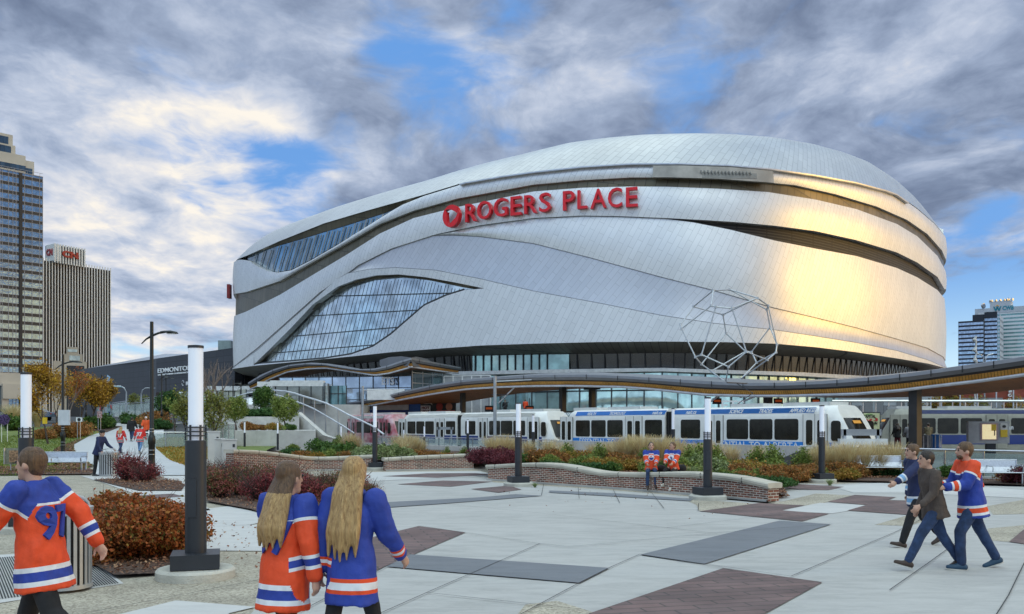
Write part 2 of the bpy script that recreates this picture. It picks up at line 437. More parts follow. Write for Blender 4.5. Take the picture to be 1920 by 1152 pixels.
E_T = [(433, 690.5), (437, 688.5), (483, 652.5), (525, 615.5), (600, 548.5), (633, 527.5), (671, 498.5), (733, 467.5), (817, 440.5), (900, 423.5), (1000, 410), (1092, 405.5), (1160, 406.5), (1247, 410.2), (1298, 416.5), (1367, 430), (1453, 451), (1529, 466), (1606, 480), (1682, 502.5), (1720, 520), (1758, 544), (1771, 560)]
E_B = [(433, 690.8), (437, 689), (483, 653), (525, 616), (600, 549), (633, 528), (671, 499), (733, 468), (770, 455), (810, 442), (850, 441.5), (900, 444), (1000, 457), (1100, 482), (1240, 520), (1335, 544), (1453, 578), (1529, 596), (1606, 615), (1682, 636), (1739, 653), (1768, 669), (1777, 681)]
F_B = [(433, 691), (437, 690), (483, 657), (525, 619), (600, 552), (625, 529), (650, 513), (692, 505), (742, 502), (817, 507), (900, 523), (1000, 546), (1120, 568), (1240, 591.6), (1335, 606), (1453, 619), (1529, 630.5), (1606, 643), (1682, 658), (1739, 675), (1774, 690)]
W_T = [(475, 684.5), (504, 657), (546, 615), (587, 571), (633, 538), (667, 525), (704, 517), (746, 515), (796, 520), (850, 529.6), (906, 541)]
W_G = [(483, 684), (512, 657), (567, 598), (608, 559), (650, 536), (692, 524), (746, 519), (796, 524), (865, 538), (890, 542)]
W_B = [(475, 684.6), (485, 682.5), (546, 678), (608, 673), (658, 665), (700, 650), (733, 627.5), (767, 598), (796, 573), (837, 554.6), (871, 544), (906, 541)]
G_B = [(431, 693), (475, 686.5), (658, 669), (733, 661), (817, 654.6), (900, 648.5), (1000, 645), (1120, 642), (1240, 641), (1355, 642), (1453, 645), (1529, 651.5), (1606, 661), (1682, 672.5), (1739, 682), (1777, 691.6)]
S_B = [(435, 706), (480, 701), (600, 689), (700, 679), (775, 673), (850, 668), (1000, 665), (1240, 662), (1300, 662.5), (1453, 667), (1567, 672.5), (1682, 684), (1720, 691), (1770, 702)]
K_B = [(435, 733), (600, 711), (845, 697), (1040, 693), (1240, 690), (1360, 694), (1506, 698.5), (1649, 707), (1760, 722)]
L_B = [(435, 740), (600, 718), (845, 704), (1040, 699.5), (1240, 696.5), (1360, 700.5), (1506, 705.5), (1649, 714), (1760, 729)]
U_T = [(462, 481), (465, 482), (483, 473), (567, 448), (650, 423), (721, 400), (796, 367)]
U_B = [(462, 486), (467, 488), (483, 499), (504, 508), (521, 510.5), (546, 506), (583, 487), (633, 458), (683, 429), (725, 402), (796, 367)]

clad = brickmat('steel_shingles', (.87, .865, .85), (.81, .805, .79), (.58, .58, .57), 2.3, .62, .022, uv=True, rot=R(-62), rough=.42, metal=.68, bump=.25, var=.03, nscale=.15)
clad_s = brickmat('steel_shingles_shaded', (.66, .66, .68), (.61, .61, .63), (.46, .46, .47), 2.3, .62, .022, uv=True, rot=R(-50), rough=.40, metal=.8, bump=.3, var=.03, nscale=.15)  # same shingles darkened: the leaning band's duller reflection is put into the colour
roofm = brickmat('roof_shingles', (.60, .60, .60), (.55, .55, .555), (.38, .38, .39), 2.6, .8, .035, uv=True, rot=R(-60), rough=.42, metal=.7, bump=.5, var=.05, nscale=.15)
taupe = brickmat('taupe_panels', (.20, .17, .115), (.15, .13, .085), (.06, .055, .045), 1.2, 2.4, .03, uv=True, rot=R(12), rough=.34, metal=.75, bump=.4, var=.12, nscale=.3)
skirtm = brickmat('taupe_soffit', (.32, .30, .25), (.27, .25, .21), (.06, .055, .045), .9, 4, .03, uv=True, rot=R(5), rough=.45, metal=.5, bump=.3, var=.12, nscale=.3)
louv = brickmat('dark_louvres', (.06, .055, .045), (.05, .045, .04), (.008, .008, .008), 4.2, .32, .10, uv=True, rough=.5, metal=.4, bump=.6, var=.1, offset=0)
core_m = mk('arena_core', (.012, .012, .013), .8)
redsign = mk('red_sign', (.80, .012, .022), .35, var=.05)
frame_w = mk('pale_mullion', (.52, .53, .54), .4, .4)
frame_d = mk('dark_mullion', (.06, .063, .068), .5, .2)

arena = thing('arena', 'huge rounded arena clad in swooping bands of silver metal shingles with a glass wedge', 'arena', (15, 150, 0))
def apart(mb, name, mats, smooth=True, parent=arena, **k):
    if parent is arena: return mb.build(name, mats, arena, smooth, True, 50, **k)
    o = mb.build(name, mats, parent, smooth, False, 50, **k)
    return o
# dark core behind all the bands, full circle
mb = MB(); rows = []
TOPZ = []
for i in range(AN):
    if iL <= i <= iR: z = hz(B_T, i, -1.4)-.6
    else: z = None
    TOPZ.append(z)
for i in range(AN):
    if TOPZ[i] is None:
        d1 = (i-iR) % AN; d2 = (iL-i) % AN; k = d1/(d1+d2); TOPZ[i] = lerp(TOPZ[iR], TOPZ[iL], k)
BZ = [lerp(hz(G_B, iR, -1.4), hz(G_B, iL, -1.4), ((i-iR) % AN)/(((i-iR) % AN)+((iL-i) % AN)+1e-9)) for i in range(AN)]
mb.grid([[Vector((*hull(i, -1.4), (hz(G_B, i, -1.4)+.1) if iL <= i <= iR else BZ[i])) for i in range(AN)]]+[[Vector((*hull(i, -1.4), TOPZ[i])) for i in range(AN)]], 0, None, True)
apart(mb, 'structural_wall', core_m)
# back wall
mb = MB(); a, b = iR+60, iL+AN-60
for (m_, z0, z1, off) in ((0, 7.5, 1.0, .1),):
    mb.grid([[Vector((*hull(i, off), 7.5)) for i in range(a, b)], [Vector((*hull(i, off), TOPZ[i % AN]+.4)) for i in range(a, b)]], 0, [[(AS[i % AN], 7.5) for i in range(a, b)], [(AS[i % AN], TOPZ[i % AN]) for i in range(a, b)]])
apart(mb, 'rear_cladding', clad)
# roof shell
CEN = Vector((16, 172)); mb = MB(); rows = []; uvs = []; NR = 7
def roofcol(i):
    out = []
    j = min(max(i % AN, iL), iR) if iL-1 <= (i % AN) <= iR+1 else None
    kk = .115
    p0 = hull(i, -.1); pc = CEN+(AP[i % AN]-CEN)*(1-kk)
    if j is not None:
        z0 = hz(A_E, j, -.1)
        zc = CH+(HZ-itab(CREST, apx(pc)))*pc.y/F
        zc = max(zc, z0+.3)
    else:
        z0 = TOPZ[i % AN]-.3; zc = None
    return p0, z0, pc, zc
cols = [roofcol(i) for i in range(AN)]
zcs = [c[3] for c in cols]
for i in range(AN):
    if zcs[i] is None:
        d1 = (i-iR) % AN; d2 = (iL-i) % AN; k = d1/(d1+d2); k = k*k*(3-2*k)
        zcs[i] = TOPZ[i]-.1
zs = np.array(zcs)
for _ in range(3): zs = (np.roll(zs, 1)+zs*2+np.roll(zs, -1))/4
for k in range(NR+1):
    u = k/NR; r = []; q = []
    for i in range(AN):
        p0, z0, pc, _ = cols[i]
        e = 1-(1-u)**1.7
        p = p0.lerp(pc, u); z = lerp(z0, max(zs[i], z0), e)
        r.append(Vector((p.x, p.y, z))); q.append((AS[i], z0+u*14))
    rows.append(r); uvs.append(q)
mb.grid(rows, 0, uvs, True)
top = rows[-1]; rr = [top]; uu = [uvs[-1]]
zmid = 37.0
for k in (.35, .7, .97):
    rr.append([Vector((lerp(v.x, CEN.x, k), lerp(v.y, CEN.y, k), lerp(v.z, zmid, k*k))) for v in top]); uu.append([(AS[i], 50+k*50) for i in range(AN)])
mb.grid(rr, 0, uu, True)
apart(mb, 'roof', roofm)
# pale edge trim below the roof shell
mb = MB(); lo = [(a, b+2.2) for a, b in A_E]
band(mb, A_E, lo, .75, .75, (860, 1700), ret=1.5, gap=0)
apart(mb, 'roof_edge_trim', alu)
mb = MB(); band(mb, B_T, B_B, .25, .30, rows=4, bow=.15); apart(mb, 'cladding_band', clad, label='top ribbon of silver shingles above the taupe recess')
# taupe soffit and ribbon window on the left
mb = MB(); band(mb, A_E, U_T, -.35, -.6, (447, 800), ret=0); apart(mb, 'taupe_recess', taupe, label='taupe strip over the upper ribbon window')
mb = MB(); band(mb, B_B, C_T, -.12, -.05, ret=0, gap=-1.5); apart(mb, 'taupe_recess', taupe, label='long taupe recess running round under the top ribbon')
mb = MB(); band(mb, C_T, C_B, .18, .30, rows=4, bow=.15); apart(mb, 'cladding_band', clad, label='middle ribbon of silver shingles carrying the red sign')
mb = MB(); band(mb, C_B, E_T, -.4, -.4, (1245, 1780), ret=0, gap=-1); apart(mb, 'louvre_band', louv)
mb = MB(); band(mb, E_T, E_B, .08, .22, (806, 1780), rows=4, bow=.2); apart(mb, 'cladding_band', clad, label='wide lower field of shingles with the golden glint')
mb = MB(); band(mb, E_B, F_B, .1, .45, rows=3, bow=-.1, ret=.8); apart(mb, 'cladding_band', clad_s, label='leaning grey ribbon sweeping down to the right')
mb = MB()
band(mb, F_B, W_T, .45, .40, (475, 906), rows=3, gap=.3)
band(mb, W_B, G_B, .40, .45, (475, 906), rows=2, gap=.3)
band(mb, F_B, G_B, .45, .45, (906, 1780), rows=4, gap=.3)
band(mb, F_B, G_B, .45, .45, (430, 475), rows=2, gap=.3)
apart(mb, 'cladding_band', clad, label='lowest ribbon of shingles around the glass wedge')
# curved taupe skirt turning in under the cladding
mb = MB(); band(mb, G_B, S_B, .42, -4.0, rows=3, ret=0, gap=-.3, bow=.5); apart(mb, 'soffit_skirt', skirtm)
# plain service panel high on the front
mb = MB(); t2 = [(a, b+2) for a, b in B_T]; b2 = [(a, b-.8) for a, b in B_B]
band(mb, t2, b2, .92, 1.02, (1224, 1444), ret=.3, gap=0)
sp = apart(mb, 'service_panel', mk('service_panel', (.40, .37, .33), .5, .4, var=.2, scale=.5))
mb = MB()
band(mb, [(1200, 320), (1460, 326)], [(1200, 331), (1460, 336)], .98, 1.04, (1314, 1410), ret=.2, gap=0)
for k in range(15):
    px = 1314+k*6.6; a = hp(px, 319.5+(px-1314)*.03, 1.08); b = hp(px+2.6, 325.5+(px-1314)*.03, 1.15); mb.cyl(a, b, .07, n=5)
apart(mb, 'roof_louvre', mk('louvre_grey', (.27, .26, .24), .5, .4))
# glass wedge
def polyglass(T_, B_, off, x0, x1, name, mat):
    mb = MB(); ii = [i for i in range(iL, iR+1) if x0 <= apx(hull(i, off)) <= x1]
    up = [Vector((*hull(i, off), hz(T_, i, off))) for i in ii]; dn = [Vector((*hull(i, off), min(hz(B_, i, off), hz(T_, i, off)))) for i in ii]
    mb.grid([dn, up]); return apart(mb, name, mat)
gw = polyglass(W_T, W_B, -.75, 476, 905, 'glass_wedge', glassmat('wedge_glass', (.52, .60, .65), .14, .85))
mb = MB(); band(mb, W_T, W_G, .1, -.2, (476, 904), ret=.6, gap=-.2); apart(mb, 'wedge_rim', taupe)
def mullions(T_, B_, off, x0, x1, step, slant, width, hs=()):
    mb = MB(); x = x0
    while x < x1:
        pts = []; py = itab(B_, x); px = x
        while True:
            ok = itab(T_, px) <= py <= itab(B_, px)+.5
            if ok: pts.append(hp(px, py, off))
            elif pts: break
            py -= 6; px += 6*slant
            if px > x1+60 or py < 380: break
        if len(pts) > 1:
            for a, b in zip(pts, pts[1:]): mb.cyl(a, b, width, n=4, caps=False)
        x += step
    for (h0, h1) in hs:
        for k in range(int(x0), int(x1), 6):
            f0 = (k-x0)/(x1-x0); f1 = (k+6-x0)/(x1-x0); ya = lerp(h0, h1, f0); yb = lerp(h0, h1, f1)
            if itab(T_, k) < ya-1 and itab(B_, k) > ya+1: mb.cyl(hp(k, ya, off), hp(k+6, yb, off), width*.8, n=4, caps=False)
    return mb
mb = mullions(W_G, W_B, -.45, 440, 900, 15.0, .26, .05, ((668, 630), (640, 600), (600, 575), (560, 548)))
for (T_, o_) in ((W_B, -.3),):
    for k in range(486, 866, 8): mb.cyl(hp(k, itab(W_B, k)-1, -.3), hp(k+8, itab(W_B, k+8)-1, -.3), .16, n=5, caps=False)
o = mb.build('mullions', frame_d, gw)
gu = polyglass(U_T, U_B, -.68, 464, 795, 'ribbon_window', glassmat('ribbon_glass', (.20, .27, .32), .03, .6))
mb = mullions(U_T, U_B, -.5, 464, 780, 11.5, .30, .10)
mb.build('mullions', frame_w, gu)
# base storey
mb = MB(); band(mb, S_B, K_B, -4.1, -4.3, rows=1, ret=0, gap=-.5); g1 = apart(mb, 'dark_glazing', glassmat('base_glass', (.018, .018, .018), .2))
mb = MB()
for i in range(iL-40, iR+40, 6):
    z0, z1 = hz(K_B, i, -4.1), hz(S_B, i, -4.0); p = hull(i, -4.05)
    mb.box((p.x, p.y, (z0+z1)/2), (.14, .12, z1-z0), math.atan2(ANRM[i % AN].y, ANRM[i % AN].x)+math.pi/2)
o = mb.build('mullions', mk('grey_mullion', (.05, .05, .05), .6, .0), g1)
mb = MB(); band(mb, [(a, b+.5) for a, b in S_B], K_B, -3.95, -3.95, (846, 1037), ret=.3, gap=0)
apart(mb, 'pale_glazing', glass_t)
mb = MB()
for k in range(846, 1040, 15):
    mb.cyl(hp(k, itab(S_B, k), -3.85), hp(k, itab(K_B, k), -3.85), .10, n=4)
apart(mb, 'glazing_frame', frame_d, smooth=False)
mb = MB(); band(mb, K_B, L_B, -1.6, -1.6, rows=1, ret=4, gap=0); apart(mb, 'white_ledge', white_p)
mb = MB(); rr = [[], []]; uu = [[], []]
for i in range(iL-60, iR+61):
    p = hull(i, -3.2); rr[0].append(Vector((p.x, p.y, -1.2))); rr[1].append(Vector((p.x, p.y, hz(K_B, i, -3.2)-.2)))
mb.grid(rr); g2 = apart(mb, 'ground_floor_glazing', glassmat('lobby_glass', (.40, .58, .58), .04, .55))
mb = MB()
for i in range(iL-40, iR+40, 7):
    p = hull(i, -3.1); mb.box((p.x, p.y, 3.5), (.12, .12, 9.0))
for z in (1.0, 3.6, 6.0):
    pts = [Vector((*hull(i, -3.1), z)) for i in range(iL-40, iR+40, 4)]; mb.tube(pts, .08, 4)
mb.build('mullions', frame_d, g2)
# the red sign: emblem and letters
def hullT(px, py, off, turn=0):
    p, n, s = hull_at(px, off); q = hp(px, py, off); xd = Vector((-n.y, n.x, 0))
    return frame_T(q, xd)
SX = lambda x: 820+x/4.923
SY = lambda y: 340+y/4.923
T = hullT(SX(147), SY(328), .9); dd = T.translation.y/F
mb = MB(); rx, ry = 88/4.923*dd*1.06, 104/4.923*dd
for k in range(3):                              # three interlocking blades round an open centre
    a0 = k*2*math.pi/3+.35; outer = []; inner = []
    for j in range(15):
        u = j/14; a = a0+u*2.45
        ro = 1.0; ri = lerp(.50, .97, max(0, (u-.35)/.65)**1.5) if u > .35 else lerp(.64, .50, u/.35)
        outer.append((math.cos(a)*rx*ro, math.sin(a)*ry*ro)); inner.append((math.cos(a-.18*u)*rx*ri, math.sin(a-.18*u)*ry*ri))
    z = .45+.06*k
    vo = [T @ Vector((x, y, z)) for x, y in outer]; vi = [T @ Vector((x, y, z)) for x, y in inner]
    vo0 = [T @ Vector((x, y, -.1)) for x, y in outer]; vi0 = [T @ Vector((x, y, -.1)) for x, y in inner]
    mb.grid([vo, vi]); mb.grid([vo0, vo]); mb.grid([vi, vi0])
emb = mb.build('facade_sign', redsign, arena, False, True, label='red round emblem at the start of the red facade lettering')
LET = [('R', 275, 380, 215, 380), ('O', 382, 520, 190, 358), ('G', 535, 662, 165, 335), ('E', 690, 790, 148, 322), ('R', 815, 935, 135, 305), ('S', 952, 1060, 115, 292), ('P', 1170, 1280, 98, 275), ('L', 1303, 1393, 90, 262), ('A', 1420, 1570, 80, 258), ('C', 1580, 1712, 70, 252), ('E', 1745, 1855, 65, 245)]
for c, x0, x1, y0, y1 in LET:
    px = SX((x0+x1)/2); T = hullT(px, SY(y1), .6); dd = T.translation.y/F
    n = hull_at(px, .9)[1]; vdir = Vector((px-960, F)).normalized(); ca = max(.4, abs(n.dot(vdir)))
    w_ = (x1-x0)/4.923*dd/ca*.97; h_ = (y1-y0)/4.923*dd
    mb = MB(); text_into(mb, c, w_, h_, T @ Matrix.Translation((-w_/2, 0, .25)), .06, .006, depth=.55)
    mb.build('letter', redsign, emb)
    # dark stand-off back plate edge
mb = MB(); T = hullT(436, 560, .6)
p = hp(431, 547, .9); mb.box((p.x-.1, p.y, p.z), (.5, 1.2, 2.4)); apart(mb, 'end_sign', mk('dark_red', (.25, .02, .02), .5), smooth=False)
# ================================================================ ground
def sst(a, b, x):
    u = min(max((x-a)/(b-a), 0), 1); return u*u*(3-2*u)
def tz(x, y):
    """the land climbs gently to the street on the far left"""
    wx = 1-sst(-22, -15.5, x)
    h = .0435*max(0.0, y-50)
    return min(h, 3.05)*wx
def GT(px, py):
    """point of the terrain seen at a pixel"""
    d = 8.0
    while d < 400:
        x = (px-960)/F*d; z = CH-(py-HZ)/F*d
        if z <= tz(x, d): break
        d += .25 if d < 60 else .6
    return Vector((x, d, tz(x, d)))
TD = Vector((-.567, .824)).normalized(); TP = Vector((13.6, 38.5))       # the parapet line runs beside the tracks
def tline(px, off=0.0):
    """point on the line parallel to the tracks, off metres beyond the parapet, at image column px"""
    n = Vector((.824, .567)); o = TP+n*off; k = (px-960)/F
    s = (o.x-k*o.y)/(k*TD.y-TD.x); return o+TD*s

agg = mk('exposed_aggregate', (.34, .31, .26), .9, var=.12, scale=1.0, bump=.5, bscale=90)
def pavemat(name, c, line=.0, var=.10):
    m = bpy.data.materials.new(name); m.use_nodes = True; m.node_tree.nodes.clear(); t = NT(m.node_tree)
    tc = t.n('ShaderNodeTexCoord').outputs['Object']
    mp = t.n('ShaderNodeMapping'); t.put(mp.inputs[0], tc); mp.inputs['Rotation'].default_value = (0, 0, R(18)); mp.inputs['Scale'].default_value = (1, 3.5, 1)
    n1 = t.noise(mp.outputs[0], 1.1, 8, .65, .6); n2 = t.noise(tc, .22, 4, .5); n3 = t.noise(tc, 45, 2, .6); n4 = t.noise(mp.outputs[0], 7, 6, .7, .8)
    f = t.math('ADD', t.math('MULTIPLY', t.maprange(n1, .3, .7), .40), t.math('MULTIPLY', t.maprange(n2, .3, .7), .25))
    f = t.math('ADD', f, t.math('MULTIPLY', t.maprange(n4, .3, .7), .25)); f = t.math('ADD', f, t.math('MULTIPLY', n3, .12))
    col = t.ramp(f, [(0, tuple(x*(1-var*2.2) for x in c)), (.5, c), (1, tuple(x*(1+var*1.4) for x in c))])
    b = t.n('ShaderNodeBsdfPrincipled', i_Roughness=.78); t.put(b.inputs['Base Color'], col)
    bp = t.n('ShaderNodeBump', i_Strength=.25, i_Distance=.01, i_Height=t.math('ADD', n3, t.math('MULTIPLY', n4, .6))); t.put(b.inputs['Normal'], bp.outputs[0])
    t.n('ShaderNodeOutputMaterial', i_Surface=b); MATS[name] = m; return m
plaza_c = pavemat('plaza_concrete', (.435, .42, .395), var=.14)
band_c = pavemat('dark_band_concrete', (.175, .18, .195), var=.12)
light_c = pavemat('light_concrete', (.55, .535, .51), var=.08)
path_c = pavemat('path_concrete', (.50, .50, .50), var=.07)
pav = brickmat('clay_pavers', (.185, .115, .105), (.135, .09, .085), (.075, .06, .055), .62, .20, .014, rot=R(-14), rough=.8, bump=.5, var=.25, nscale=.9)
aggm = brickmat('aggregate_paving', (.40, .365, .30), (.38, .35, .29), (.34, .31, .26), 900, 900, .001, rough=.9, bump=0, var=.16, nscale=.8)
# gravel speckle for the aggregate
m = aggm; tN = NT(m.node_tree); b_ = next(n for n in m.node_tree.nodes if n.type == 'BSDF_PRINCIPLED')
tcO = tN.n('ShaderNodeTexCoord').outputs['Object']; vo = tN.n('ShaderNodeTexVoronoi', i_Scale=42.0); tN.put(vo.inputs['Vector'], tcO)
old = b_.inputs['Base Color'].links[0].from_socket
sp_ = tN.ramp(tN.n('ShaderNodeSeparateColor', i_0=vo.outputs['Color']).outputs[0], [(0, (.55, .50, .45)), (.4, (.9, .88, .84)), (1, (1.25, 1.22, 1.15))])
tN.put(b_.inputs['Base Color'], tN.vmath('MULTIPLY', old, sp_))
joint = mk('joint_dark', (.045, .045, .045), .95, var=0)  # plain dark colour of the joints and grating bars
grassm = leafmat('grass_blades', [(0, (.09, .15, .02)), (.5, (.17, .22, .04)), (1, (.30, .29, .08))])
lawnm = mk('lawn_green', (.10, .17, .03), .95, var=.3, scale=1.5, bump=1.0, bscale=25, col2=(.22, .25, .06))
lawny = mk('lawn_straw', (.20, .23, .05), .95, var=.3, scale=1.2, bump=1.0, bscale=25, col2=(.36, .34, .10))
asph = mk('asphalt', (.055, .055, .058), .9, var=.2, scale=2, bump=.3)
track_b = mk('ballast', (.13, .12, .105), .95, var=.4, scale=25, bump=1)

# base ground out to the horizon, with the left-hand hill
mb = MB()
mb.grid([[(-3500, -60, -1.35), (3500, -60, -1.35)], [(-3500, 5500, -1.35), (3500, 5500, -1.35)]])
mb.build('ground', track_b, kind='structure')
mb = MB(); xs = [-900, -500, -300, -200, -140, -100, -80, -65, -55, -48, -42, -38, -34, -30, -27, -24, -22, -20.5, -19, -17.5, -16]
ys = [47]+[50+i*3 for i in range(27)]+[140, 180, 260, 500, 1200]
mb.grid([[Vector((x, y, tz(x, y)-.02)) for x in xs] for y in ys]); mb.build('hill', asph, smooth=True, kind='structure')
# plaza slab, ending at the parapet beside the tracks
pA = TP+TD*48; pB = TP-TD*40
mb = MB(); poly = [(-70, -8), (pB.x, -8), (pB.x, pB.y), (pA.x, pA.y), (-22, 70), (-70, 52)]
poly = [(-70, -8), (60, -8), (60, -5), (pB.x+2, pB.y), (TP.x, TP.y), (pA.x, pA.y), (-20, 50.5), (-70, 50.5)]
mb.prism(poly, -1.6, 0.0); mb.build('plaza', aggm, kind='structure')
PZ = [.003]
def patch(name, px, mat, z, extra=None, terr=False):
    z = {'plaza_concrete': .004, 'aggregate_strip': .008, 'light_paving': .012, 'brick_paving': .016, 'dark_paving_band': .020, 'grating_slab': .006}[name]
    pts = [tuple(G(a, b)) [:2] if len(q) == 2 else tuple(q[:2]) for q in px for (a, b) in [q[:2]]] if not terr else None
    mb = MB(); n = len(pts)
    area = sum(pts[i][0]*pts[(i+1) % n][1]-pts[(i+1) % n][0]*pts[i][1] for i in range(n))
    if area < 0: pts = pts[::-1]
    bm = bmesh.new(); vs = [bm.verts.new((x, y, z)) for x, y in pts]; bm.faces.new(vs); bmesh.ops.triangulate(bm, faces=bm.faces[:])
    me = bpy.data.meshes.new(name); bm.to_mesh(me); bm.free(); me.materials.append(mat)
    return link(name, me, kind='structure')
patch('plaza_concrete', [(300, 1400), (470, 1152), (560, 1062), (640, 1022), (728, 994), (690, 960), (672, 915), (640, 893), (700, 886), (900, 884), (925, 905), (1150, 920), (1300, 932), (1452, 946), (1470, 906), (1560, 909), (1700, 900), (2150, 915), (2300, 1500), (1200, 3000), (500, 2500)], plaza_c, .004)
Z2 = .008
for q in ([(1280, 935), (1450, 948), (1420, 946), (1312, 960), (1306, 948)],
          [(1467, 941), (1530, 926), (1600, 930), (1545, 944), (1500, 950), (1440, 944)],
          [(1640, 985), (1702, 967), (1760, 972), (1700, 987)], [(985, 1135), (1045, 1128), (1120, 1152), (1160, 1190), (900, 1240)],
          [(1850, 950), (2050, 915), (2100, 960), (1862, 966)], [(1852, 992), (1925, 985), (1897, 1018), (1855, 1014)]):
    patch('aggregate_strip', q, aggm, Z2)
for q in ([(388, 990), (480, 985), (640, 1010), (560, 1035), (388, 1034)], [(200, 1160), (330, 1128), (480, 1140), (430, 1152), (380, 1200)],
          [(347, 960), (430, 950), (530, 972), (470, 985), (388, 990), (350, 985)], [(150, 893), (360, 893), (350, 920), (395, 958), (330, 962), (262, 930), (190, 905)],
          [(1467, 958), (1537, 944), (1598, 947), (1650, 950), (1560, 964), (1500, 961)], [(640, 893), (700, 886), (900, 884), (925, 890), (930, 893), (760, 900), (660, 905)],
          [(1560, 912), (1700, 903), (1920, 920), (1920, 935), (1700, 925), (1600, 925)]):
    patch('light_paving', q, light_c, Z2 if q[0][0] > 300 and q[0][0] < 1400 else .012)
for q in ([(1356, 1067.5), (1542, 1094), (1437, 1152), (1250, 1290), (760, 1290), (1108, 1152)],
          [(785, 988), (873, 1000), (725, 1063), (690, 1078), (530, 1060), (640, 1023)],
          [(883, 918), (955, 911.5), (978, 919), (935, 925)], [(745, 909), (830, 902), (925, 904), (845, 913.5)], [(716, 894), (800, 888.5), (890, 888), (925, 891), (820, 897)],
          [(1312, 960), (1423, 944.5), (1508, 949), (1467, 958.5), (1554, 965), (1504, 979)],
          [(1552, 942), (1603, 929), (1680, 933.5), (1665, 939), (1760, 941), (1760, 972), (1700.7, 966.5), (1588.6, 958.6), (1625, 948)],
          [(1455, 907), (1500, 909), (1583, 914), (1553, 920), (1490, 919), (1460, 913)],
          [(1892, 1017.6), (1920, 994), (2010, 1003), (1990, 1032)], [(262, 930), (323, 927), (347, 932), (268, 938)]):
    patch('brick_paving', q, pav, .016)
for q in ([(1200, 1042.5), (1321, 1060), (1558, 985), (1462, 978)], [(770, 1042), (1142, 1067.5), (1087.5, 1096), (725, 1065)],
          [(690, 945), (900, 934), (967, 928), (1017, 931), (830, 946), (700, 955)], [(1030, 921), (1150, 926), (1300, 937), (1295, 941), (1150, 932), (1030, 925)]):
    patch('dark_paving_band', q, band_c, .012)
mb = MB()
for ln in ([(831, 946), (1010, 964), (1250, 992), (1345, 1003)], [(785, 988), (871, 1001), (1012, 1022), (1067, 1028)], [(1200, 1042), (1142, 1068), (1087, 1096), (1015, 1135), (960, 1165)],
           [(1012, 1022), (880, 1080), (800, 1115), (700, 1160)], [(800, 1115), (1092, 1147)], [(1067, 1028), (1350, 1001), (1560, 985)],
           [(1483, 1084), (1600, 1034), (1677, 1001), (1750, 965)], [(1668, 1110), (1743, 1057), (1800, 1015)], [(1891, 1120), (1920, 1060), (1960, 1000)], [(1860, 1170), (1891, 1120)],
           [(1084, 915), (1086, 937)], [(1150, 920), (1162, 945)], [(1222, 926), (1245, 955)], [(1310, 945), (1309, 960)], [(1020, 906), (1015, 931)],
           [(1250, 992), (1480, 964)], [(180, 1150), (480, 1092), (560, 1075)], [(1356, 1067), (1200, 1042)], [(1321, 1060), (1483, 1084)], [(725, 1065), (640, 1110), (560, 1152)]):
    for a, b in zip(ln, ln[1:]):
        a = G(*a); b = G(*b); d = (b-a).normalized(); n = Vector((-d.y, d.x, 0))*.0065; z = Vector((0, 0, .025))
        mb.add([a-n+z, b-n+z, b+n+z, a+n+z], [(0, 1, 2, 3)])
mb.build('paving_joints', joint, kind='structure')
# tactile grating by the lower left corner
mb = MB(); q = [G(-40, 1050), G(150, 1035), G(225, 1095), G(-20, 1128)]
for k in range(46):
    u = k/46; a = q[0].lerp(q[1], u); b = q[3].lerp(q[2], u); a2 = q[0].lerp(q[1], u+.012); b2 = q[3].lerp(q[2], u+.012); z = Vector((0, 0, .012))
    mb.add([a+z, b+z, b2+z, a2+z], [(0, 1, 2, 3)])
patch('grating_slab', [(-60, 1045), (150, 1032), (232, 1095), (-20, 1135)], light_c, .006)
mb.build('grating', joint, kind='structure')

# terrain-draped areas on the left: lawns, path, mulch
def inside(x, y, poly):
    c = False; n = len(poly)
    for i in range(n):
        x1, y1 = poly[i]; x2, y2 = poly[(i+1) % n]
        if (y1 > y) != (y2 > y) and x < (x2-x1)*(y-y1)/(y2-y1)+x1: c = not c
    return c
def drape(name, px, mat, dz, sub=3, world=None, rough=0.0, **k):
    """polygon traced on the terrain, subdivided and laid on it"""
    pts = world or [tuple(GT(a, b)[:2]) for a, b in px]
    bm = bmesh.new(); vs = [bm.verts.new((x, y, 0)) for x, y in pts]
    f = bm.faces.new(vs); bmesh.ops.triangulate(bm, faces=[f])
    for _ in range(sub):
        es = [e for e in bm.edges if e.calc_length() > 1.6]
        if es: bmesh.ops.subdivide_edges(bm, edges=es, cuts=1); bmesh.ops.triangulate(bm, faces=bm.faces[:])
    for v in bm.verts:
        d = dz(v.co.x, v.co.y) if callable(dz) else dz
        v.co.z = tz(v.co.x, v.co.y)+d+rough*(mnoise.noise(v.co*3.0))
    bmesh.ops.recalc_face_normals(bm, faces=bm.faces[:])
    if sum(f.normal.z for f in bm.faces) < 0: bmesh.ops.reverse_faces(bm, faces=bm.faces[:])
    me = bpy.data.meshes.new(name); bm.to_mesh(me); bm.free(); me.materials.append(mat)
    k.setdefault('kind', 'structure')
    return link(name, me, **k), pts
_, LAWN1 = drape('lawn', [(-260, 893), (60, 893), (150, 885), (176, 874), (139, 845), (139, 835), (168, 819), (207, 806), (180, 801), (-260, 800)], lawnm, .02)
_, LAWN2 = drape('lawn', [(347, 876), (310, 858), (292, 842), (292, 828), (307, 822), (440, 824), (450, 868)], lawny, .02)
drape('path', [(176, 893), (176, 874), (139, 845), (139, 835), (168, 819), (207, 806), (228, 797), (170, 792), (235, 786), (330, 788), (345, 795), (307, 797), (307, 822), (292, 828), (292, 842), (310, 858), (347, 874), (350, 893)], path_c, .035)
_, MUL1 = drape('mulch_bed', [(100, 877), (176, 877), (139, 845), (139, 835), (160, 822), (125, 834), (100, 845), (130, 862)], mulch, .045)
